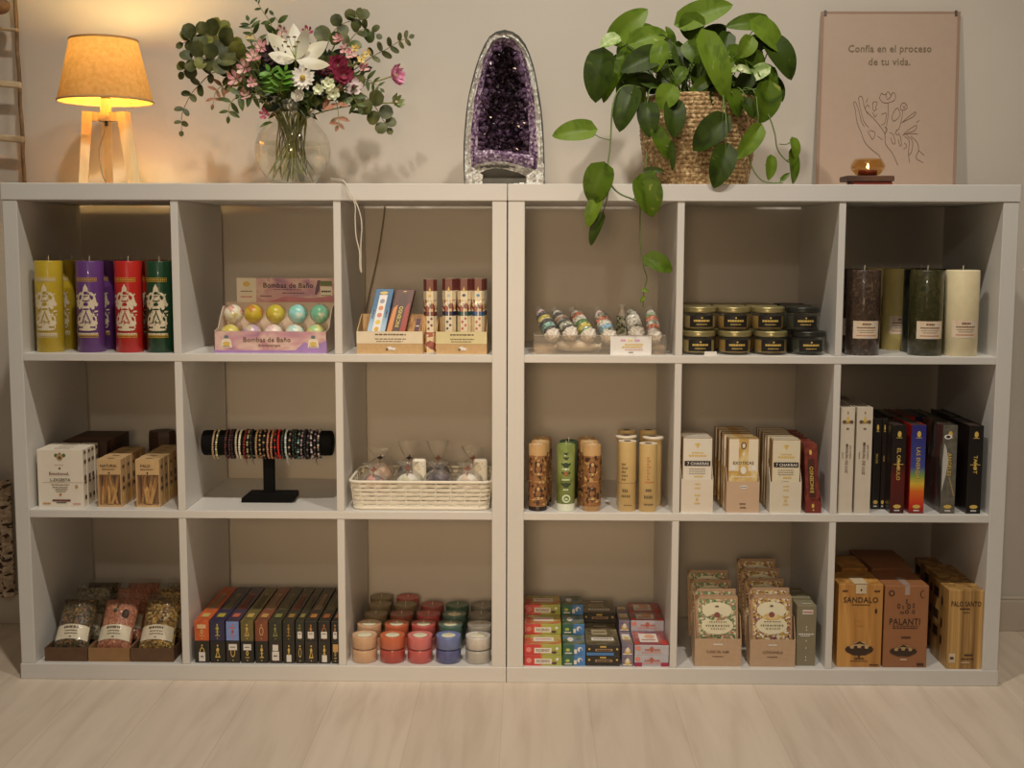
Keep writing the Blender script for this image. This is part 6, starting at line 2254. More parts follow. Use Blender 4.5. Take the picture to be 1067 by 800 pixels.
# ---- sachets standing in card holders
def holder_row(name, lab, x0, x1, y0, zf, h_front, d, mt, side_h):
    t = thing(name, lab, 'display box', ((x0 + x1) / 2, y0, zf), 'card holders with packs')
    w = x1 - x0
    b = B(); b.box(-w / 2, w / 2, 0, .0014, 0, h_front, mt)
    part('front_panel', b, t)
    for s_ in (-1, 1):
        b = B()
        xs = s_ * (w / 2 - .0007)
        pts = [(.0014, 0), (d, 0), (d, side_h), (.022, side_h), (.0014, h_front)]
        vs = [(xs - .0007, p, q) for p, q in pts] + [(xs + .0007, p, q) for p, q in pts]
        b.add(vs, [tuple(range(5))[::-1], tuple(range(5, 10))] + [(i, (i + 1) % 5, 5 + (i + 1) % 5, 5 + i) for i in range(5)], mt)
        part('side_panel', b, t)
    b = B(); b.box(-w / 2, w / 2, .0014, d, 0, .001, mt)
    part('bottom', b, t)
    return t


def chakra_packs():
    rd = random.Random(51)
    greyw = mat('pack_grey_white', D(206, 190, 164), .45, noise=.02)
    creamp = mat('pack_cream', D(206, 186, 150), .45, noise=.02)
    edge = mat('pack_edge', D(150, 112, 70), .6, noise=.05)
    goldp = blotch('pack_gold', [D(170, 124, 56), D(196, 156, 86), D(214, 190, 140)], 30, .4, .2)
    hold_w = mat('holder_white', D(204, 184, 156), .55, noise=.02); hold_k = mat('holder_kraft', D(186, 150, 116), .6, noise=.03); hold_c = mat('holder_cream', D(202, 182, 152), .55, noise=.02)

    def pack(h, w, face, kind):
        b = B()
        th = .011
        b.box(-w / 2, w / 2, 0, th, 0, h, edge, .0004)
        b.rect('front', .02, .0, .98, .995, face)
        b.rect('top', .05, .1, .95, .9, face)
        if kind == 'white':
            b.disc('front', .5, .90, .0032, .0055, GOLD); b.disc('front', .5, .915, .007, .0018, GOLD)
            b.scrib('front', .2, .8, .76, .004, GOLD, rd); b.scrib('front', .3, .7, .80, .0025, GOLD, rd)
            b.rect('front', .06, .622, .94, .69, INK, .0008); b.txt('front', '7 CHAKRAS', .52, .655, .0062, PWHITE, w * .76, e=.0014)
            for z_ in (.58, .55, .52): b.scrib('front', .22, .78, z_, .0012, INKBROWN, rd)
            b.scrib('front', .4, .7, .48, .003, GOLD, rd); b.scrib('front', .38, .62, .42, .0022, INKBROWN, rd)
        else:
            b.rect('front', .02, .36, .98, .995, CREAM, .0005); b.rect('front', .34, .30, .66, .995, goldp, .0006); b.rect('front', .02, .30, .98, .56, goldp, .0006)
            b.disc('front', .5, .905, .0065, .0085, INKBROWN, .0009); b.disc('front', .5, .905, .0035, .0055, CREAM, .0011); b.disc('front', .5, .79, .002, .004, PWHITE, .0009)
            b.txt('front', 'EXOTICAS', .5, .67, .0066, INK, w * .88, e=.0011)
            b.disc('front', .5, .57, .0065, .009, PWHITE, .0008); b.disc('front', .16, .60, .005, .006, PWHITE, .0008); b.disc('front', .84, .60, .005, .006, PWHITE, .0008); b.scrib('front', .1, .9, .48, .003, CREAM, rd, .0009); b.scrib('front', .35, .65, .40, .0035, INK, rd, .0009)
        return b.mesh('chakra_pack')
    z = Z1
    cols = [('white', 710.5, 741.6, 456.5, 709.6, 743.0, 499.6, 'white seven chakra', hold_w, greyw, 'nearest the cream tubes', 6), ('gold', 758.2, 789.8, 457, 757, 791.2, 501.6, 'gold and cream exotic', hold_k, goldp, 'in the kraft holder', 9), ('white', 802, 832.8, 458, 802, 835, 501.8, 'cream seven chakra', hold_c, creamp, 'in the cream holder', 9)]
    for kind, ua, ub, vt, ha, hb, vh, nm, hm, face, where, n in cols:
        y0 = .012
        hx0, hx1 = xat(ha, y0, z + .04), xat(hb, y0, z + .04)
        hx0 = max(hx0, RX[2] + .001)
        xa, xb = xat(ua, y0 + .002, z + .1), xat(ub, y0 + .002, z + .1)
        xa = max(xa, hx0 + .0018)
        w = min(xb - xa, hx1 - hx0 - .0036)
        h = zat(780, vt, y0 + .004) - z - .001
        hf = zat(780, vh, y0) - z
        hr = holder_row('card_holder', '%s card holder around the %s packs' % ({'white': 'white', 'gold': 'kraft', 'cream': 'cream'}['gold' if kind == 'gold' else ('white' if 'white' in nm.split()[0] else 'cream')], nm), hx0, hx1, y0, z, hf, .034, hm, hf * 1.42)
        fp = [c for c in hr.children if c.name.startswith('front_panel')][0]
        b = B(); b.box_ = (-(hx1 - hx0) / 2, (hx1 - hx0) / 2, 0, .001, 0, hf)
        if kind == 'gold':
            b.disc('front', .52, .82, .009, .004, PWHITE); b.scrib('front', .42, .62, .82, .0018, INKBROWN, rd, .0009); b.scrib('front', .4, .6, .28, .003, INKBROWN, rd); b.scrib('front', .42, .6, .16, .003, INKBROWN, rd)
        else:
            for z_ in (.86, .74, .52, .28): b.scrib('front', .42, .6, z_, .0026, GOLD, rd)
            b.disc('front', .5, .40, .003, .003, GOLD)
        part('print', b, fp)
        me = pack(h, w, face, kind)
        me2 = pack(h * 1.0, w, face, kind)
        xc = (hx0 + hx1) / 2
        step = .0265 if n > 6 else .024
        for k in range(n):
            dx = 0 if k < 3 else rd.uniform(-.0015, .0015) - (.002 if k > 0 else 0)
            kk = y0 + .003 + (k * .013 if k < 2 else .026 + (k - 2) * step)
            xx = max(xc + dx, RX[2] + w / 2 + .001)
            o = tag(link('slim_pack', me if k % 2 == 0 else me2, None, (xx, kk, z + .0012)), '%s pack, %s in the column %s' % (nm, 'front' if k == 0 else ORD[k], where), 'pack', 'slim packs standing in columns')
    # dark red packs
    y0 = .010
    rm = blotch('pack_dark_red', [D(84, 30, 24), D(110, 42, 32), D(128, 58, 40)], 60, .4, .3)
    xa, xb = xat(841, y0, z + .02), xat(855, y0, z + .02)
    w = xb - xa
    h = zat(845, 462, y0 + .03) - z
    hm = mat('holder_dark_red', D(112, 42, 32), .45, noise=.06)
    hr = holder_row('card_holder', 'narrow dark red card holder at the end of the slim packs', xa - .0030, xb + .0022, y0, z, .028, .03, hm, .045)
    fp = [c for c in hr.children if c.name.startswith('front_panel')][0]
    b = B(); b.box_ = (-w / 2, w / 2, 0, .001, 0, .028); b.disc('front', .45, .6, .003, .005, GOLD); b.disc('front', .5, .25, .002, .002, GOLD); part('print', b, fp)
    for k in range(8):
        b = B()
        lean = -.08 if k < 2 else -.05
        b.M = Matrix.Shear('XY', 4, (lean, 0)) if False else None
        vs_h = h
        dxt = -.0075
        th = .012
        # slightly sideways-leaning slim box
        vs = [(-w / 2, 0, 0), (w / 2, 0, 0), (w / 2, th, 0), (-w / 2, th, 0), (-w / 2 + dxt, .012, h), (w / 2 + dxt - .001, .012, h), (w / 2 + dxt - .001, .012 + th, h), (-w / 2 + dxt, .012 + th, h)]
        b.add(vs, [(3, 2, 1, 0), (4, 5, 6, 7), (0, 1, 5, 4), (1, 2, 6, 5), (2, 3, 7, 6), (3, 0, 4, 7)], rm)
        Fm = Matrix(((1, 0, dxt / h, 0), (0, 1, .012 / h, 0), (0, 0, 1, 0), (0, 0, 0, 1)))
        b.M = Fm; b.box_ = (-w / 2, w / 2, 0, th, 0, h)
        b.rect('front', .22, .22, .72, .78, mat('red_pack_panel', D(70, 34, 24), .4, noise=.1)); b.txt('front', 'INCIENSO', .47, .5, w * .26, GOLD, h * .48, rot=pi / 2); b.disc('front', .45, .88, .003, .006, GOLD); b.scrib('front', .3, .62, .3, .003, GOLD, rd)
        b.M = None
        xx = (xa + xb) / 2
        solo('slim_pack', b, 'dark red gold lettered incense pack, %s in its column' % ('front' if k == 0 else ORD[k]), 'pack', (xx, y0 + .003 + (k * .014 if k < 2 else .028 + (k - 2) * .036), z + .0012), 'slim packs standing in columns')


chakra_packs()


# ---- books / deck boxes
def books():
    rd = random.Random(60)
    z = Z1
    wh = mat('spine_white', D(196, 176, 148), .5, noise=.03)
    pages = mat('page_edge', D(160, 142, 116), .8, noise=.08, nscale=200)
    yl = mat('spine_olive', D(140, 112, 54), .5, noise=0)

    def bk(lab, ua, ub, vt, y0, d, cover, spine, deco, tilt=0.0, dx=0):
        xa, xb = xat(ua, y0, z + .03), xat(ub, y0, z + .03)
        w = xb - xa
        h = zat(ub, vt, y0) - z
        t = thing('book', lab, 'book', (xa + dx, y0, z), 'books standing on the middle shelf')
        M = Matrix(((1, 0, tilt, 0), (0, 1, 0, 0), (0, 0, 1, 0), (0, 0, 0, 1)))
        b = B(); b.M = M
        b.box(0, .0022, .0015, d, 0, h, cover, .0004); b.box(w - .0022, w, .0015, d, 0, h, cover, .0004)
        part('cover', b, t)
        b = B(); b.M = M; b.box(0, w, 0, .0022, 0, h, spine, .0006)
        deco(b, w, h)
        part('spine', b, t)
        b = B(); b.M = M; b.box(.0023, w - .0023, .0023, d - .003, .002, h - .002, pages if cover is wh else mat('wrapped_edge', D(62, 48, 38), .4, noise=.2, coat=.3))
        part('pages', b, t)
        return t

    def d_white(b, w, h):
        b.disc('front', .5, .95, .0018, .003, yl); b.disc('front', .5, .865, .009, .0035, yl); b.disc('front', .25, .865, .004, .004, INKBROWN, .0008); b.disc('front', .78, .865, .004, .004, INKBROWN, .0008); b.disc('front', .5, .885, .003, .007, GOLD, .0009)
        b.scrib('front', .42, .6, .8, .004, INKBROWN, rd); b.txt('front', 'MANUAL DE LUZ', .5, .52, w * .18, INKBROWN, h * .5, rot=-pi / 2); b.txt('front', 'guía completa', .76, .58, w * .11, INKBROWN, h * .3, rot=-pi / 2); b.txt('front', 'autora', .22, .55, w * .11, INKBROWN, h * .12, rot=-pi / 2)
    bk('white spined book against the divider', 873.4, 888, 424.5, .012, .15, wh, wh, d_white, tilt=.0)
    bk('white spined book second from the divider', 890.4, 906.6, 424.5, .012, .15, wh, wh, d_white, tilt=.0)
    bk('white spined book hidden further back against the divider', 880, 893, 420, .18, .15, wh, wh, d_white)

    def d_gold(txt, extra=None):
        def f(b, w, h):
            b.disc('front', .5, .90, w * .14, h * .035, GOLD); b.rect('front', .3, .855, .7, .862, GOLD)
            b.txt('front', txt, .5, .56, w * .26, GOLD, h * .38, rot=-pi / 2)
            b.disc('front', .5, .08, w * .28, h * .022, GOLD); b.scrib('front', .3, .7, .035, .003, PWHITE, rd)
            if extra:
                extra(b, w, h)
        return f
    blk = mat('cover_black', D(26, 21, 18), .35, noise=.1, coat=.4); blr = grad('spine_black_red', [(0, D(66, 22, 18)), (.45, D(88, 26, 20)), (.62, D(30, 20, 18)), (1, D(26, 20, 18))], 'z', 0, .19, .35, .4)
    rain = grad('spine_rainbow', [(0, D(110, 34, 26)), (.1, D(190, 40, 24)), (.27, D(206, 96, 30)), (.36, D(206, 164, 50)), (.45, D(120, 140, 60)), (.56, D(60, 66, 120)), (1, D(44, 40, 96))], 'z', 0, .19, .35, .4)
    redc = mat('cover_red', D(160, 34, 24), .35, noise=.1, coat=.4)
    grc = speckle('cover_grey_print', [D(58, 54, 44), D(86, 80, 66), D(110, 100, 82), D(44, 42, 36), D(92, 60, 52)], 40, .35, 0, (1, 1, .4), .4)
    brc = mat('cover_brown_black', D(36, 25, 20), .35, noise=.2, coat=.4)
    cross = lambda b, w, h: (b.rect('front', .15, .555, .85, .562, GOLD), b.rect('front', .44, .50, .56, .62, GOLD))
    bk('black and dark red spined book with gold lettering', 927.6, 942, 443, .012, .145, brc, blr, d_gold('EL ORACULO', cross))
    bk('rainbow spined book with red cover and gold lettering', 947.6, 962.5, 443, .012, .15, redc, rain, d_gold('LAS ENERGIAS'))
    ang = lambda b, w, h: (b.disc('front', .35, .87, w * .28, .0055, PWHITE), b.disc('front', .35, .87, w * .15, .003, INK, .0009), b.poly('front', [(.02, .25), (.3, .45), (.42, .62), (.25, .75), (.1, .8), (.02, .6)], mat('angel_white', D(176, 164, 144), .4, noise=0)), b.poly('front', [(.5, .45), (.95, .2), (.85, .2), (.5, .4)], mat('angel_gold', D(150, 120, 70), .4, noise=0)))
    bk('grey spined book with a pale winged picture', 980, 995, 443, .012, .15, grc, mat('spine_grey', D(92, 84, 68), .35, noise=.25, nscale=80, coat=.4), d_gold('ANGELES', ang))
    bk('black spined book with gold cross lettering at the outer end', 1007, 1022, 443.5, .012, .15, brc, blk, d_gold('TAROT', cross))
    # rows further back
    for lab, ua, ub, cov in (('black book right behind the second white one', 908, 916.5, blk), ('dark brown book squeezed before the black and dark red one', 917, 922, brc)):
        bk(lab, ua, ub, 436, .055, .15, cov, cov, d_gold('MAGIA'))
    for lab, ua, ub, y, cov in (('dark red book at the back behind the rainbow one', 941, 951, .185, redc), ('blue black book at the back behind the grey one', 952, 962, .185, mat('cover_navy', D(30, 40, 56), .35, noise=.2, coat=.4)), ('grey print book at the back behind the grey spined one', 965, 975, .185, grc), ('black book at the back at the outer end', 988, 1000, .185, blk), ('black book in the middle of the back row', 925, 938, .185, blk)):
        bk(lab, ua, ub, 434, y, .15, cov, cov, d_gold('LUZ'))


books()
# ================================================================== bottom row of cubes
def pillow(w, h, th, puff=1.0):
    """front/back surface of a filled bag; returns fn(a, c, side) in local coords (x across, y depth, z up)"""
    def fn(a, c, side):
        x = (a - .5) * w * (1 - .04 * sin(pi * c))
        e = (sin(pi * min(1, max(0, a))) ** .45) * (sin(pi * min(1, max(0, c))) ** .35)
        return Vector((x, side * th / 2 * e * puff, c * h))
    return fn


def herb_bags():
    rd = random.Random(71)
    y0 = .015
    trim = mat('tray_dark', D(92, 62, 38), .7, noise=.12, nscale=60); trk = mat('tray_kraft', D(140, 100, 58), .7, noise=.1, nscale=60)
    film = clear('bag_film', (.98, .97, .95), .06, .012, 1.0, .5)
    labm = mat('bag_label', D(206, 186, 152), .5, noise=.04)
    h1 = speckle('herb_dark', [D(52, 42, 20), D(76, 62, 28), D(38, 29, 15), D(104, 76, 40), D(60, 50, 24), D(84, 70, 34), D(126, 84, 44)], 240, .8, 1.0)
    h2 = speckle('salt_pink', [D(150, 88, 58), D(168, 102, 70), D(138, 76, 50), D(182, 120, 86)], 260, .6, .5)
    h3 = speckle('herb_yellow', [D(146, 106, 44), D(170, 130, 60), D(104, 74, 34), D(80, 56, 28), D(186, 150, 84), D(126, 94, 44)], 190, .8, 1.0)
    h4 = speckle('herb_pale', [D(120, 104, 74), D(140, 124, 94), D(96, 84, 58), D(156, 142, 112)], 160, .8, .8)
    cols = [(46.5, 91, trim, 53, 90.5, 64, 103.5, h1, 'dark herb mix', 'dark mixed herbs'), (92, 135, trk, 96.5, 133, 116, 150.5, h2, 'pink salt', 'coarse pink salt'), (136, 180.7, trim, 141, 178.5, 154, 188, h3, 'yellow green herb', 'yellow green herbs')]
    hf = zat(100, 675, y0) - Z0
    prevx = None
    for i, (ua, ub, tm, b0, b1, t0, t1, hm, nm, full) in enumerate(cols):
        xa, xb = xat(ua, y0, Z0 + .02), xat(ub, y0, Z0 + .02)
        if prevx is not None:
            xa = max(xa, prevx + .0008)
        prevx = xb
        w = xb - xa
        dd = .30
        t = thing('card_tray', '%s card tray under the %s bags' % ('kraft' if i == 1 else 'dark brown', nm), 'tray', ((xa + xb) / 2, y0, Z0), 'card trays with bags')
        for nmp, q in (('front_panel', (-w / 2, w / 2, 0, .002, 0, hf)), ('back_panel', (-w / 2, w / 2, dd - .002, dd, 0, hf)), ('side_panel', (-w / 2, -w / 2 + .002, .002, dd - .002, 0, hf)), ('side_panel', (w / 2 - .002, w / 2, .002, dd - .002, 0, hf)), ('bottom', (-w / 2 + .002, w / 2 - .002, .002, dd - .002, 0, .0015))):
            b = B(); b.box(*q, tm); part(nmp, b, t)
        for k in range(3):
            yb = y0 + .012 + k * .085
            # leaning back bag
            bw = (xat(b1, y0 + .02, Z0 + .05) - xat(b0, y0 + .02, Z0 + .05)) * .98
            bw = min(bw, w - .006)
            vt = 620 - (k and 6)
            lean = .74
            zb = .0035 + (.010 if k == 0 else .014)
            hz = zat(100, (619, 607, 601)[k], y0 + .012 + k * .085 + .11) - Z0 - zb
            L = hz / cos(lean)
            hmk = hm if k == 0 else (h4 if (i, k) in ((0, 1), (2, 2)) else hm)
            skew = .0
            tt = thing('herb_bag', '%s bag of %s, %s in its tray' % ('clear', (full if hmk is hm else 'pale dried herbs'), ('front', 'second', 'back')[k]) + (' behind the dark herbs' if hmk is not hm and i == 0 else ''), 'bag', ((xa + xb) / 2, yb + .012, Z0 + zb), 'clear bags of herbs and salt')
            M = Matrix.Rotation(-lean, 4, 'X')
            f = pillow(bw, L * .90, .046)
            b = B(); b.M = M
            for s_ in (-1, 1):
                b.grid(lambda a, c, s_=s_: f(a, c, s_), 14, 18, hmk)
            part('filling', b, tt)
            b = B(); b.M = M
            def lf(a, c, e=.0016):
                p = f(.03 + .94 * a, .17 + .26 * c + .02 * sin(pi * a), -1)
                return p + Vector((0, -e, 0))
            b.grid(lf, 14, 5, labm)
            for rz, ra0, ra1, hh in ((.80, .25, .7, .16), (.55, .3, .7, .07), (.36, .3, .72, .07), (.14, .46, .54, .08)):
                x = ra0
                while x < ra1 - .01:
                    ww = rd.uniform(.03, .09)
                    q = [lf(a, c, .0022) for a, c in ((x, rz - hh / 2), (min(ra1, x + ww), rz - hh / 2), (min(ra1, x + ww), rz + hh / 2), (x, rz + hh / 2))]
                    b.add(q, [(0, 1, 2, 3)], INKBROWN)
                    x += ww * 1.25
            part('label', b, tt)
            b = B(); b.M = M
            g = pillow(bw * 1.04, L, .050)
            for s_ in (-1, 1):
                b.grid(lambda a, c, s_=s_: g(a, min(1, c * 1.0), s_) + Vector((0, s_ * .0008 * (1 + sin(a * 17 + c * 11)), 0)), 16, 16, film)
            part('clear_film', b, tt)
            if i == 1 and k == 0:
                b = B(); b.M = M
                sp = mat('sprig_green', D(62, 76, 52), .6, noise=.2); dk = mat('pod_dark', D(62, 44, 28), .6, noise=.3, nscale=200)
                p0, p1 = f(.42, .72, -1) + Vector((0, -.002, 0)), f(.52, .92, -1) + Vector((0, -.002, 0))
                b.tube([p0, p1], .0012, sp, 6); b.ball(p0, .0045, sp, 8, 6); b.ball(p0.lerp(p1, .4), .003, sp, 8, 6)
                part('rosemary_sprig', b, tt)
                b = B(); b.M = M
                q = f(.74, .66, -1) + Vector((0, -.002, 0)); b.ball(q, .0085, dk, 12, 8, (1, .5, 1.35))
                part('dried_pod', b, tt)
            if i == 0 and k == 0:
                b = B(); b.M = M
                yc = mat('petal_bit', D(190, 140, 40), .6, noise=.1); oc = mat('wood_bit', D(150, 98, 60), .7, noise=.1)
                for _ in range(18):
                    a, c = rd.uniform(.12, .9), rd.uniform(.46, .95)
                    p = f(a, c, -1) + Vector((0, -.0008, 0))
                    b.ball(p, rd.uniform(.001, .0026), yc if rd.random() < .3 else oc, 6, 4, (1.4, .5, .8))
                part('petals', b, tt)


herb_bags()


# ---- dark slim boxes lying in two layers
def slim_boxes():
    rd = random.Random(81)
    y0 = .012
    edges = [(35, 135), (142, 245), (252, 345), (355, 443), (455, 543), (550, 640), (647, 728), (735, 795), (800, 885), (893, 975), (984, 1036)]
    zl = zat(280, 668, y0) - Z0
    zu = zat(280, 647, y0) - Z0
    d = .285
    base = D(44, 34, 22)
    ups = [('orange', D(190, 84, 36), D(196, 160, 90)), ('navy', D(44, 36, 62), D(170, 150, 50)), ('light blue fronted', D(110, 124, 160), D(190, 96, 70)), ('olive', D(100, 84, 40), D(190, 150, 80)), ('reddish brown', D(120, 62, 36), D(190, 140, 80)), ('dark green', D(44, 42, 26), D(130, 120, 60)), ('black green', D(38, 34, 22), D(150, 110, 50)), ('narrow olive black', D(40, 38, 24), D(140, 120, 60)), ('black gold', D(32, 28, 20), D(176, 110, 50)), ('black orange', D(34, 28, 20), D(180, 100, 50)), ('plain black', D(30, 26, 20), D(170, 110, 60))]
    lows = [('olive black', 0), ('black', 0), ('black', 1), ('black', 1), ('dark brown', 0), ('black', 2), ('black', 3), ('brown black', 0), ('black', 0), ('black', 3), ('dark gold tipped', 4)]
    lowmarks = ['with a small white tag low down', 'with thin gold figure', 'with a square white tag high up', 'with a second square white tag', 'with a gold bell figure', 'with a tall white tag', 'with a white base tag', 'that is narrow, with a gold bottle', 'with a gold outline bottle', 'with a pale base', 'with a gold square']
    wtag = mat('white_tag', D(206, 190, 168), .5, noise=0)
    pm = {}
    for i, (e0, e1) in enumerate(edges):
        ua, ub = 198 + e0 / 6.669, 198 + e1 / 6.669
        xa, xb = xat(ua, y0, Z0 + .02), xat(ub, y0, Z0 + .02)
        xb = min(xb, LX[3] - .0005)
        w = xb - xa
        nm, c, g = ups[i]
        for lv in (0, 1):
            z0, z1 = (0.0, zl - .0006) if lv == 0 else (zl, zu)
            if lv == 0:
                m_ = mat('slim_low_%d' % (i % 3), [D(36, 30, 20), D(30, 25, 18), D(42, 32, 22)][i % 3], .4, noise=.1, coat=.3)
            elif i == 2:
                m_ = mat('slim_up_2', D(52, 40, 60), .4, noise=.2, coat=.3)
            else:
                m_ = blotch('slim_up_%d' % i, [tuple(x * .7 for x in c), c, tuple(min(.9, x * 1.2) for x in c)], 30, .4, .3)
            gm = mat('slim_gold_%d' % i, g, .4, noise=0) if lv else GOLD
            b = B(); b.box(-w / 2, w / 2, 0, d, 0, z1 - z0, m_, .0006)
            if lv and i == 2:
                b.rect('front', .04, .03, .96, .97, mat('slim_blue_front', D(116, 130, 166), .4, noise=.05))
            hh = z1 - z0
            kx = .0018
            sty = (i * 2 + lv * 3 + i // 3) % 4
            b.disc('front', .5, .80, kx, kx * 1.3, gm); b.disc('front', .5, .13, kx * .8, kx * .8, gm)
            if sty == 0:
                b.disc('front', .5, .5, w * .17, hh * .22, gm); b.disc('front', .5, .5, w * .12, hh * .17, m_); b.rect('front', .46, .36, .54, .62, gm)
            elif sty == 1:
                b.rect('front', .46, .28, .54, .74, gm); b.disc('front', .5, .62, w * .11, hh * .07, gm); b.rect('front', .34, .25, .66, .29, gm); b.rect('front', .38, .44, .62, .47, gm)
            elif sty == 2:
                b.poly('front', [(.32, .25), (.68, .25), (.56, .5), (.60, .64), (.5, .72), (.40, .64), (.44, .5)], gm); b.poly('front', [(.41, .30), (.59, .30), (.52, .5), (.5, .62), (.48, .5)], m_)
            else:
                b.scrib('front', .3, .7, .66, .0035, gm, rd); b.disc('front', .5, .46, w * .10, hh * .12, gm); b.disc('front', .5, .46, w * .05, hh * .06, m_); b.scrib('front', .34, .68, .26, .002, gm, rd)
            if lv:
                b.scrib('top', .3, .7, .55, .12, mat('slim_print_%d' % (i % 4), [D(150, 120, 84), D(120, 106, 70), D(130, 70, 50), D(96, 84, 56)][i % 4], .5, noise=0), rd)
                b.rect('top', .25, .10, .75, .2, gm); b.rect('top', .2, .32, .8, .44, MATS['slim_print_%d' % (i % 4)]); b.rect('top', .35, .7, .65, .78, gm)
                if i in (7, 8, 9, 10): b.rect('front', .25, .16, .75, .50, wtag, .0012); b.scrib('front', .35, .65, .4, .002, INK, rd, .0015)
                if i == 0: b.rect('front', .2, .62, .8, .82, mat('tag_tan', D(206, 160, 110), .5, noise=0), .0012)
            else:
                k = lows[i][1]
                if i == 0: b.rect('front', .28, .08, .72, .5, wtag, .0012); b.scrib('front', .4, .6, .3, .003, INK, rd, .0015)
                if k == 1: b.rect('front', .2, .60, .82, .88, wtag, .0012); b.scrib('front', .3, .7, .74, .002, INK, rd, .0015)
                if k == 2: b.rect('front', .28, .58, .72, .86, wtag, .0012); b.rect('front', .24, .14, .78, .55, wtag, .0012); b.scrib('front', .35, .65, .35, .003, INK, rd, .0015)
                if k == 3: b.rect('front', .3, .08, .72, .4, wtag, .0012)
                if k == 4: b.rect('front', .2, .55, .9, .9, mat('tag_gold', D(190, 140, 80), .4, noise=0), .0012)
            lab = '%s slim deck box in the upper layer, lying lengthwise' % nm if lv else '%s slim deck box in the lower layer %s' % (lows[i][0], lowmarks[i])
            solo('slim_box', b, lab, 'box', ((xa + xb) / 2, y0, Z0 + z0), 'slim boxes lying in two layers')


slim_boxes()


# ---- stacked maxi tealights
def cups():
    r = .0294
    H = .0318
    clr = {'peach': D(206, 160, 116), 'orange': D(196, 92, 48), 'red': D(172, 54, 36), 'coral pink': D(206, 104, 94), 'deep coral': D(190, 80, 70), 'rose': D(176, 66, 62), 'blue': D(100, 112, 150), 'dark blue': D(74, 78, 122), 'teal green': D(72, 104, 86), 'white': D(206, 190, 170), 'pale grey': D(178, 166, 146), 'olive brown': D(120, 98, 60), 'brown red': D(134, 66, 46), 'dark green': D(54, 92, 66), 'grey': D(120, 110, 92), 'dull pink': D(150, 64, 54)}
    waxtop = mat('cup_wax_pale', D(222, 200, 160), .45, noise=.05, sss=.1)
    band = mat('cup_seam', D(90, 50, 40), .4, noise=0)
    cl = clear('cup_plastic', (.97, .96, .95), .06, .03, .9)
    protos = {}

    def cup(col, lv):
        t = thing('tealight_cup', 'x', 'candle', (0, 0, 0), 'stacked tealight cups')
        wx = mat('cup_wax_' + col.replace(' ', '_'), clr[col], .35, noise=.05, nscale=60, sss=.12, coat=.3)
        b = B()
        b.lathe([(0, .0006), (r - .002, .0006), (r - .0007, .0016), (r - .0005, H - .004), (r - .0012, H - .0022), (r - .004, H - .0030), (.014, H - .0036), (0, H - .0036)], wx, 36)
        part('wax', b, t)
        b = B()
        if col in ('orange', 'coral pink', 'blue', 'white', 'peach', 'teal green', 'red', 'deep coral'):
            b.lathe([(.0165, H - .0034), (.016, H - .0031), (0, H - .0030)], waxtop, 20)
        b.tube([(0, 0, H - .0034), (.0004, 0, H - .0012), (.0008, .0003, H + (.004 if lv else -.0004))], .0008, WICK, 5)
        part('wick', b, t)
        b = B()
        b.lathe([(r - .0015, 0), (r - .0003, .0008), (r, .002), (r + .0002, H - .003), (r + .0004, H - .0006), (r - .0004, H), (r - .0012, H - .0015)], cl, 36)
        part('clear_cup', b, t)
        return t
    grid_ = [['peach', 'peach', 'olive brown', 'olive brown', 'olive brown'], ['orange', 'orange', 'brown red', 'olive brown', 'rose'], ['coral pink', 'deep coral', 'rose', 'dull pink', None], ['blue', 'teal green', 'teal green', 'dark green', None], ['white', 'pale grey', 'grey', 'grey', None]]
    lowc = ['peach', 'red', 'deep coral', 'dark blue', 'pale grey']
    us = [(380, 385, 391.8, 396, 397.5), (409, 413.4, 418.5, 422.5, 425), (437.7, 441.4, 446.5, 450.5, 0), (467.3, 469.4, 473.5, 476.7, 0), (498.2, 499.7, 501.2, 503, 0)]
    ys = [.012 + r, .128, .208, .288, .352]
    for c in range(5):
        for k in range(5):
            col = grid_[c][k]
            if col is None:
                continue
            y = ys[k]
            x = min(max(xat(us[c][k], y, Z0 + .05), LX[4] + r + .001), LX[5] - r - .001)
            for lv in (0, 1):
                cc = col if lv else (lowc[c] if k == 0 else col)
                where = ('front row', 'second row', 'third row', 'fourth row', 'last row')[k]
                lab = '%s tealight cup, %s of two, %s, %s column from the deck boxes' % (cc, 'upper' if lv else 'lower', where, ('first', 'second', 'third', 'fourth', 'fifth')[c])
                loc = (x, y, Z0 + lv * (H + .0005))
                key = (cc, lv)
                if key not in protos:
                    protos[key] = cup(cc, lv)
                    protos[key].location = loc
                    protos[key]['label'] = lab
                else:
                    clone(protos[key], loc, lab)


cups()


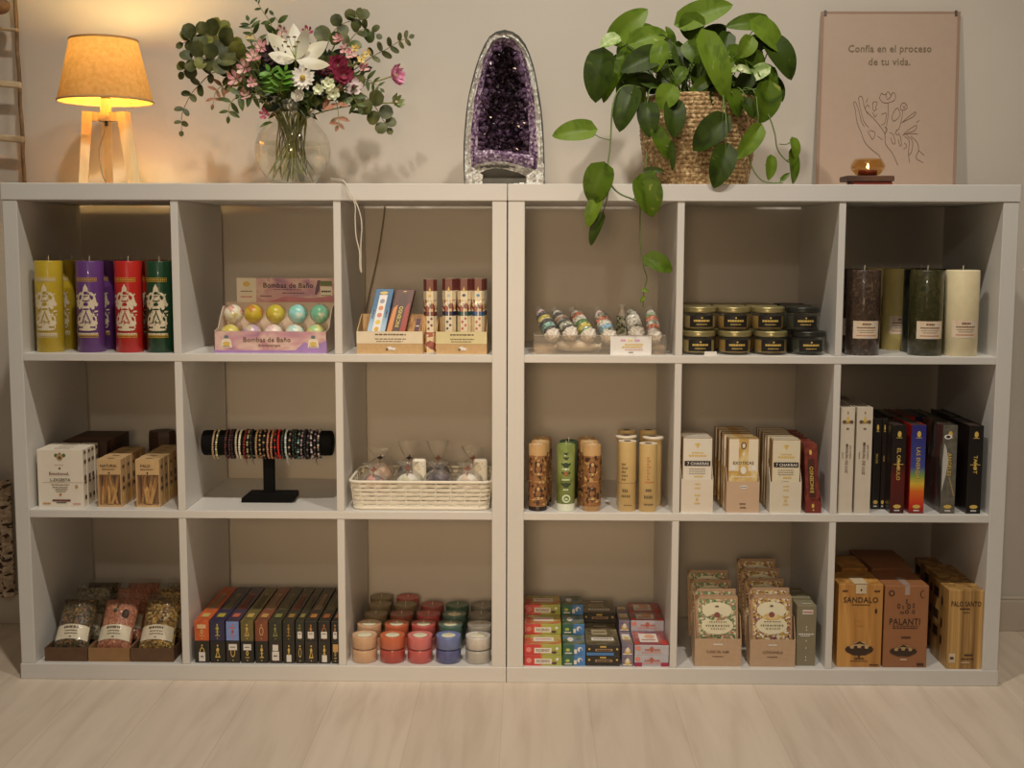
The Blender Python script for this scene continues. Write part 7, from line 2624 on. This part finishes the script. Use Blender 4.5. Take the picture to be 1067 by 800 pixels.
# ---- colourful incense packs in stepped piles
def incense_piles():
    rd = random.Random(91)
    z = Z0
    y0 = .010
    hb = .0254
    ry = grad('pile_red_lime', [(0, D(184, 44, 44)), (.42, D(190, 60, 46)), (.5, D(160, 150, 60)), (1, D(150, 150, 64))], 'x', -.04, .04, .4, .3)
    rt = blotch('pile_red_top', [D(176, 50, 44), D(186, 96, 56), D(170, 150, 70), D(140, 136, 60)], 26, .4, .3)
    gb = grad('pile_green_blue', [(0, D(40, 84, 56)), (.48, D(44, 84, 70)), (.54, D(64, 108, 150)), (1, D(70, 116, 160))], 'x', -.025, .025, .4, .3)
    gt = blotch('pile_green_top', [D(36, 52, 36), D(60, 84, 54), D(120, 110, 72), D(60, 100, 130)], 34, .4, .3)
    bk = mat('pile_black', D(36, 30, 22), .4, noise=.15, coat=.3)
    bt = blotch('pile_gold_top', [D(58, 48, 30), D(96, 82, 54), D(130, 112, 78)], 40, .4, .3)
    vi = blotch('pile_violet', [D(84, 70, 96), D(120, 104, 110), D(150, 120, 70)], 34, .4, .3)
    gy = mat('pile_silver', D(174, 162, 156), .4, noise=.05, coat=.3)
    gt2 = blotch('pile_purple_top', [D(84, 52, 70), D(130, 70, 76), D(166, 64, 50), D(150, 130, 120)], 30, .4, .3)
    wl = mat('pile_label', D(214, 196, 172), .5, noise=.05)
    cols = [('red and lime', 42, 295, ry, rt, [(.074, 2), (.074, 3), (.074, 4)]), ('green and blue', 303, 456, gb, gt, [(.074, 2), (.074, 3), (.074, 4)]), ('black and gold', 460, 690, bk, bt, [(.165, 2), (.112, 3)]), ('narrow violet', 703, 780, vi, vi, [(.10, 2), (.075, 3), (.05, 3)]), ('silver and purple', 789, 1020, gy, gt2, [(.105, 2), (.065, 3), (.085, 3)])]
    prev = RX[0] + .0005
    for ci, (nm, e0, e1, fm, tm, stacks) in enumerate(cols):
        ua, ub = 540 + e0 / 6.506, 540 + e1 / 6.506
        xa, xb = xat(ua, y0, z + .03), xat(ub, y0, z + .03)
        xa = max(xa, prev + .0006)
        prev = xb
        w = xb - xa
        y = y0
        for si, (d, n) in enumerate(stacks):
            for lv in range(n):
                b = B(); b.box(-w / 2, w / 2, 0, d - .001, 0, hb - .0006, fm, .0005)
                b.rect('top', .01, .01, .99, .99, tm)
                if ci == 0:
                    b.rect('front', .27, .18, .73, .68, wl); b.txt('front', 'INCIENSO', .5, .45, .0062, INKBROWN, w * .36, e=.001); b.disc('front', .12, .5, .006, .006, mat('pile_pink', D(206, 120, 100), .5, noise=0)); b.disc('front', .88, .62, .0035, .0035, PWHITE); b.disc('front', .8, .25, .006, .003, mat('pile_plum', D(84, 44, 54), .5, noise=0))
                    b.rect('top', .25, .3, .8, .7, wl); b.scrib('top', .3, .74, .5, .004, mat('pile_scarlet', D(180, 60, 44), .5, noise=0), rd, .001)
                elif ci == 1:
                    b.disc('front', .22, .5, .005, .0035, mat('pile_yellow', D(170, 170, 70), .5, noise=0)); b.rect('front', .5, .15, .62, .55, wl); b.disc('front', .76, .55, .006, .006, wl); b.scrib('front', .1, .4, .2, .003, PWHITE, rd); b.disc('front', .80, .45, .003, .006, gb, .001)
                    b.disc('top', .35, .5, .007, .016, wl); b.disc('top', .7, .6, .006, .01, mat('pile_moss', D(90, 100, 60), .5, noise=0))
                elif ci == 2:
                    b.rect('front', .28, .40, .78, .62, mat('pile_tan', D(170, 130, 90), .5, noise=0)); b.scrib('front', .32, .74, .51, .003, INK, rd, .001); b.disc('front', .1, .6, .0025, .0025, GOLD); b.disc('front', .92, .6, .0025, .0025, GOLD); b.scrib('front', .42, .6, .82, .004, GOLD, rd)
                    if lv == 1 and si == 0: b.rect('front', .02, .0, .82, .28, mat('pile_azure', D(72, 112, 150), .4, noise=.1), .0009)
                    b.rect('top', .18, .18, .85, .32, wl); b.rect('top', .22, .45, .68, .68, mat('pile_sand', D(160, 140, 104), .5, noise=.1)); b.scrib('top', .25, .8, .25, .004, INKBROWN, rd, .001); b.scrib('top', .26, .64, .56, .006, INKBROWN, rd, .001); b.scrib('top', .3, .7, .84, .006, PWHITE, rd)
                elif ci == 3:
                    b.disc('front', .5, .4, .007, .007, GOLD); b.disc('front', .5, .55, .004, .006, wl, .001); b.rect('front', .1, .08, .9, .2, wl)
                    b.rect('top', .15, .4, .85, .8, wl); b.disc('top', .5, .5, .007, .008, GOLD, .001)
                else:
                    b.disc('front', .1, .7, .006, .005, MATS['pile_pink']); b.scrib('front', .3, .75, .55, .004, mat('pile_rust', D(170, 90, 70), .5, noise=0), rd); b.disc('front', .5, .62, .005, .006, MATS['pile_rust']); b.scrib('front', .2, .8, .3, .002, MATS['pile_pink'], rd)
                    if lv == 0: b.rect('front', 0, 0, .22, .38, mat('pile_crimson', D(150, 44, 64), .4, noise=.1), .0005); b.rect('front', .78, 0, 1, .38, MATS['pile_crimson'], .0005)
                    b.rect('top', .18, .2, .72, .8, wl); b.disc('top', .5, .6, .012, .014, mat('pile_peach', D(206, 150, 110), .5, noise=.1), .001); b.scrib('top', .25, .65, .35, .006, MATS['pile_rust'], rd, .0012); b.rect('top', .0, .0, .15, .25, MATS['pile_scarlet'] if 'pile_scarlet' in MATS else wl, .0008); b.rect('top', .8, .0, 1, .3, MATS['pile_scarlet'] if 'pile_scarlet' in MATS else wl, .0008)
                solo('incense_box', b, '%s incense box, layer %s from the bottom, %s pile of its column' % (nm, ('one', 'two', 'three', 'four')[lv], ('front', 'middle', 'back')[si]), 'incense box', ((xa + xb) / 2 + rd.uniform(-.0006, .0002), y, z + lv * hb), 'incense boxes in stepped piles')
            y += d


incense_piles()


# ---- kraft sachets
def sachets():
    rd = random.Random(101)
    z = Z0
    y0 = .014
    kf = mat('holder_kraft_plain', D(178, 142, 106), .7, noise=.05, nscale=80)
    g1 = speckle('sachet_green_print', [D(120, 128, 84), D(196, 176, 134), D(84, 104, 62), D(170, 150, 110), D(104, 116, 74), D(176, 110, 84), D(206, 190, 150)], 230, .55, 0)
    g2 = speckle('sachet_floral_print', [D(176, 138, 60), D(206, 184, 140), D(110, 64, 64), D(196, 160, 90), D(150, 110, 70), D(214, 198, 170), D(140, 84, 80)], 230, .55, 0)
    ov = mat('sachet_oval', D(212, 194, 154), .55, noise=.02)
    for ci, (ua, ub, vh, sa, sb, vt, pr, nm, word, n) in enumerate([(724, 772.3, 665.5, 722.5, 768, 621, g1, 'green leaf', 'FLORES DEL ALMA', 5), (781.5, 828.7, 666, 779.5, 825, 620, g2, 'gold and plum flower', 'CITRONELA', 6)]):
        x0, x1 = xat(ua, y0, z + .03), xat(ub, y0, z + .03)
        hf = zat(760, vh, y0) - z
        hr = holder_row('card_holder', 'kraft card holder around the %s sachets' % nm, x0, x1, y0, z, hf, .05, kf, hf * 1.75)
        fp = [c for c in hr.children if c.name.startswith('front_panel')][0]
        b = B(); b.box_ = (-(x1 - x0) / 2, (x1 - x0) / 2, 0, .001, 0, hf)
        b.scrib('front', .4, .6, .8, .0035, PWHITE, rd); b.txt('front', word, .5, .53, .0058, INKBROWN, (x1 - x0) * .5); b.scrib('front', .38, .62, .36, .002, INKBROWN, rd)
        part('print', b, fp)
        w = (x1 - x0) * .91
        H = zat(745, vt, y0 + .02) - z - .002
        for k in range(n):
            b = B()
            rise = [0, .0, .012, .020, .030, .040][k] * (1.0 if ci else .9)
            h = H
            lean = -.05 if k else -.06
            dxt = -.004
            back = .014
            Fm = Matrix(((1, 0, dxt / h, 0), (0, 1, back / h, 0), (0, 0, 1, 0), (0, 0, 0, 1)))
            b.M = Fm
            th = .007
            def surf(a, c, s_):
                e = (sin(pi * a) ** .5) * (sin(pi * c) ** .4) if 0 < a < 1 and 0 < c < 1 else 0
                return ((a - .5) * w, th / 2 + s_ * th / 2 * e, c * h)
            b.grid(lambda a, c: surf(a, c, -1), 10, 12, KRAFT); b.grid(lambda a, c: surf(a, c, 1), 10, 12, KRAFT)
            b.grid(lambda a, c: Vector(surf(.05 + .9 * a, .03 + .93 * c, -1)) + Vector((0, -.0005, 0)), 10, 12, pr)
            def oval(cx, cz, ra, rz, m_, e, nn=18):
                pts = [(cx + ra * cos(2 * pi * i / nn), cz + rz * sin(2 * pi * i / nn)) for i in range(nn)]
                vs = [Vector(surf(cx, cz, -1)) + Vector((0, -e, 0))] + [Vector(surf(min(.98, max(.02, a)), c, -1)) + Vector((0, -e, 0)) for a, c in pts]
                b.add(vs, [(0, 1 + i, 1 + (i + 1) % nn) for i in range(nn)], m_)
            oval(.5, .80, .36, .12, ov, .0012); oval(.5, .58, .38, .13, ov, .0013); oval(.5, .70, .22, .05, g1 if ci == 0 else MATS['pack_gold'] if 'pack_gold' in MATS else g2, .0014); oval(.5, .735, .07, .04, mat('sachet_berry', D(130, 70, 60), .5, noise=.2), .0018)
            oval(.5, .86, .05, .012, INKBROWN, .0022, 8)
            for zz, ra in ((.635, .2), (.58, .28), (.535, .16)):
                x = -ra
                while x < ra:
                    ww = rd.uniform(.03, .07); oval(.5 + x + ww / 2, zz, ww * .42, .008 if zz != .58 else .014, INKBROWN if zz != .58 else mat('sachet_word', D(112, 100, 62), .5, noise=0), .0024, 6); x += ww * 1.15
            b.M = None
            yk = y0 + .004 + (k * .012 if k < 2 else .026 + (k - 2) * .052)
            if k >= 2:
                pass
            xs = (x0 + x1) / 2 + .0012 - (.0 if k < 2 else .0005 if k < 3 else .003)
            o = solo('sachet', b, '%s kraft sachet, %s in its holder column' % (nm, 'front' if k == 0 else ORD[k]), 'sachet', (xs, yk, z + .0015 + rise), 'kraft sachets')
        # stepped card riser that carries the rear sachets
        b = B()
        for k in range(2, n):
            rise = [0, .0, .012, .020, .030, .040][k] * (1.0 if ci else .9)
            yk = y0 + .004 + .026 + (k - 2) * .052
            b.box(x0 + .002, x1 - .002, yk - .001, yk + .050, 0, rise + .0012, kf)
        b2 = solo('card_riser', b, 'stepped kraft riser under the rear %s sachets' % nm, 'riser')
    # olive cartons
    om = mat('carton_olive', D(124, 110, 80), .5, noise=.04)
    for k in range(3):
        yy = .022 + k * .052
        xa, xb = xat(829.8, .022, z + .05), xat(849.8, .022, z + .05)
        w = xb - xa
        h = zat(840, 631, .022) - z + (.004 if k == 1 else 0)
        b = carton(w, .050, h, om)
        b.rect('front', .28, .86, .82, .93, PWHITE); b.scrib('front', .3, .8, .895, .004, mat('print_coral', D(170, 90, 76), .5, noise=0), rd, .0009); b.scrib('front', .1, .9, .53, .003, PWHITE, rd); b.scrib('front', .2, .7, .50, .0018, PWHITE, rd)
        for zz in (.65, .6, .42, .3, .15, .1): b.disc('front', .5, zz, .001, .002, PWHITE)
        b.scrib('top', .3, .8, .3, .004, PWHITE, rd)
        solo('olive_carton', b, 'olive green narrow carton beside the flower sachets, %s of three' % ('front', 'middle', 'back')[k], 'box', ((xa + xb) / 2 - .0015 * k, yy, z), 'olive cartons')


sachets()


# ---- wooden-look boxes
def big_boxes():
    rd = random.Random(111)
    z = Z0
    wl = wood('box_sandal', D(150, 92, 36), D(204, 146, 72), 'z', 26, .4, .10)
    wp = mat('box_clay', D(146, 92, 54), .45, noise=.05, nscale=10)
    wd = wood('box_palo', D(92, 54, 22), D(204, 154, 84), 'z', 46, .4, .035)
    tape = clear('tape', (.98, .96, .92), .15, .35)
    pale_mark = mat('box_pale_mark', D(196, 168, 128), .4, noise=.1)  # flat pale colour for the seal, patch and small print
    ink = mat('box_ink', D(56, 36, 22), .5, noise=0)

    def dish(b, cx, cz, w, h, m2):
        b.poly('front', [(cx - w, cz), (cx - w * .9, cz - h * .5), (cx - w * .4, cz - h), (cx + w * .4, cz - h), (cx + w * .9, cz - h * .5), (cx + w, cz)], ink)
        for i in range(7):
            a = cx - w * .75 + w * 1.5 * i / 6
            b.disc('front', a, cz + h * .2 * (1 - abs(i - 3) / 4) + .004, .0048, .0032, m2 if i % 2 else ink, .0009 + .00004 * i)
        b.poly('front', [(cx - w * .7, cz + h * .1), (cx - w * .3, cz + h * .9), (cx + w * .3, cz + h * .95), (cx + w * .75, cz + h * .1)], m2, .0008)
        b.poly('front', [(cx - w * .5, cz + h * .5), (cx, cz + h * 1.0), (cx + w * .5, cz + h * .5), (cx, cz + h * .65)], ink, .0011)

    def mk(lab, ua, ub, vt, y0, d, m_, kind, xmax=None):
        xa, xb = xat(ua, y0, z + .05), xat(ub, y0, z + .05)
        xa = max(xa, RX[4] + .0008)
        if xmax: xb = min(xb, xmax)
        w = xb - xa
        h = zat((ua + ub) / 2, vt, y0) - z
        t = thing('carton_box', lab, 'box', ((xa + xb) / 2, y0, z), 'tall wooden-look boxes')
        b = B(); b.box(-w / 2, w / 2, 0, d, 0, h, m_, .0008)
        if kind == 'S':
            b.txt('front', 'SANDALO', .5, .815, .0125, ink, w * .78); b.scrib('front', .3, .72, .755, .002, ink, rd); b.scrib('front', .08, .2, .92, .004, ink, rd); b.scrib('front', .8, .94, .92, .004, ink, rd); b.disc('front', .85, .68, .003, .006, ink); b.disc('front', .5, .53, .010, .006, MATS['print_amber'] if 'print_amber' in MATS else GOLD)
            dish(b, .5, .23, .33, .085, MATS['kraft_card_light']); b.rect('front', .48, .12, .52, .16, ink); b.scrib('front', .4, .62, .105, .0035, ink, rd); b.scrib('front', .3, .7, .075, .0015, ink, rd); b.scrib('front', .74, .95, .03, .003, ink, rd)
        elif kind == 'P':
            b.txt('front', 'PALANTI', .47, .565, .0145, ink, w * .70); b.scrib('front', .2, .8, .51, .0015, ink, rd); b.scrib('front', .2, .78, .485, .0022, ink, rd)
            b.disc('front', .15, .91, .007, .007, ink); b.disc('front', .15, .91, .004, .004, m_, .0009); b.disc('front', .86, .90, .006, .009, ink); b.disc('front', .87, .90, .005, .0075, m_, .0009)
            for a, q, ra, rz in ((.5, .81, .0022, .006), (.32, .755, .0035, .006), (.42, .74, .002, .004), (.55, .75, .004, .006), (.66, .76, .0025, .006), (.40, .675, .005, .0025), (.51, .685, .0045, .0045), (.66, .685, .0035, .0045)):
                b.disc('front', a, q, ra, rz, ink); b.disc('front', a, q, ra * .5, rz * .5, m_, .0009)
            b.scrib('front', .40, .62, .37, .004, ink, rd); dish(b, .46, .21, .32, .07, MATS['print_tan'] if 'print_tan' in MATS else GOLD); b.scrib('front', .4, .55, .10, .004, pale_mark, rd); b.scrib('front', .78, .94, .04, .006, ink, rd)
        elif kind == 'O':
            b.txt('front', 'PALO SANTO', .5, .83, .0115, ink, w * .86); b.scrib('front', .32, .62, .765, .0035, ink, rd); b.scrib('front', .42, .62, .72, .002, ink, rd); b.rect('front', .06, .08, .24, .2, pale_mark); b.scrib('front', .09, .2, .14, .006, ink, rd, .001); b.scrib('front', .42, .78, .13, .0025, ink, rd); b.scrib('front', .5, .75, .18, .004, ink, rd); b.scrib('front', .42, .66, .085, .003, pale_mark, rd)
            for zz in (.80, .52, .3): b.rect('left', .12, zz, .42, zz + .12, ink); b.disc('left', .62, zz, .006, .012, ink)
        part('carton', b, t)
        if kind in ('S', 'P'):
            b = B(); b.box_ = (-w / 2, w / 2, 0, d, 0, h)
            b.rect('front', .38 if kind == 'S' else .45, .89, .62 if kind == 'S' else .56, 1.0, pale_mark if kind == 'S' else tape, .0012); b.rect('top', .34 if kind == 'S' else .42, .0, .66 if kind == 'S' else .58, .55, pale_mark if kind == 'S' else tape, .0012)
            if kind == 'S': b.disc('front', .5, .935, .002, .003, ink, .0016)
            part('tape_seal', b, t)
        return t
    mk('light wood-look box lettered SANDALO', 872.3, 918.3, 608.8, .016, .11, wl, 'S')
    mk('clay brown box lettered PALANTI', 920.3, 965.8, 610.3, .016, .125, wp, 'P')
    mk('striped wood-look box lettered PALO SANTO at the outer end', 986.8, 1025.8, 615, .008, .115, wd, 'O', RX[5] - .001)
    mk('light wood-look box second behind the SANDALO one', 875, 902, 592, .135, .12, wl, '')
    mk('clay brown box second behind the PALANTI one', 906, 948, 592, .148, .11, wp, '')
    mk('dark clay box at the very back of the clay brown boxes', 894, 940, 583, .27, .10, wp, '')
    mk('striped wood-look box second behind the PALO SANTO one', 975, 1008, 600, .13, .11, wd, 'O')
    mk('striped wood-look box at the back behind the PALO SANTO ones', 966, 994, 592, .25, .11, wd, 'O')


big_boxes()
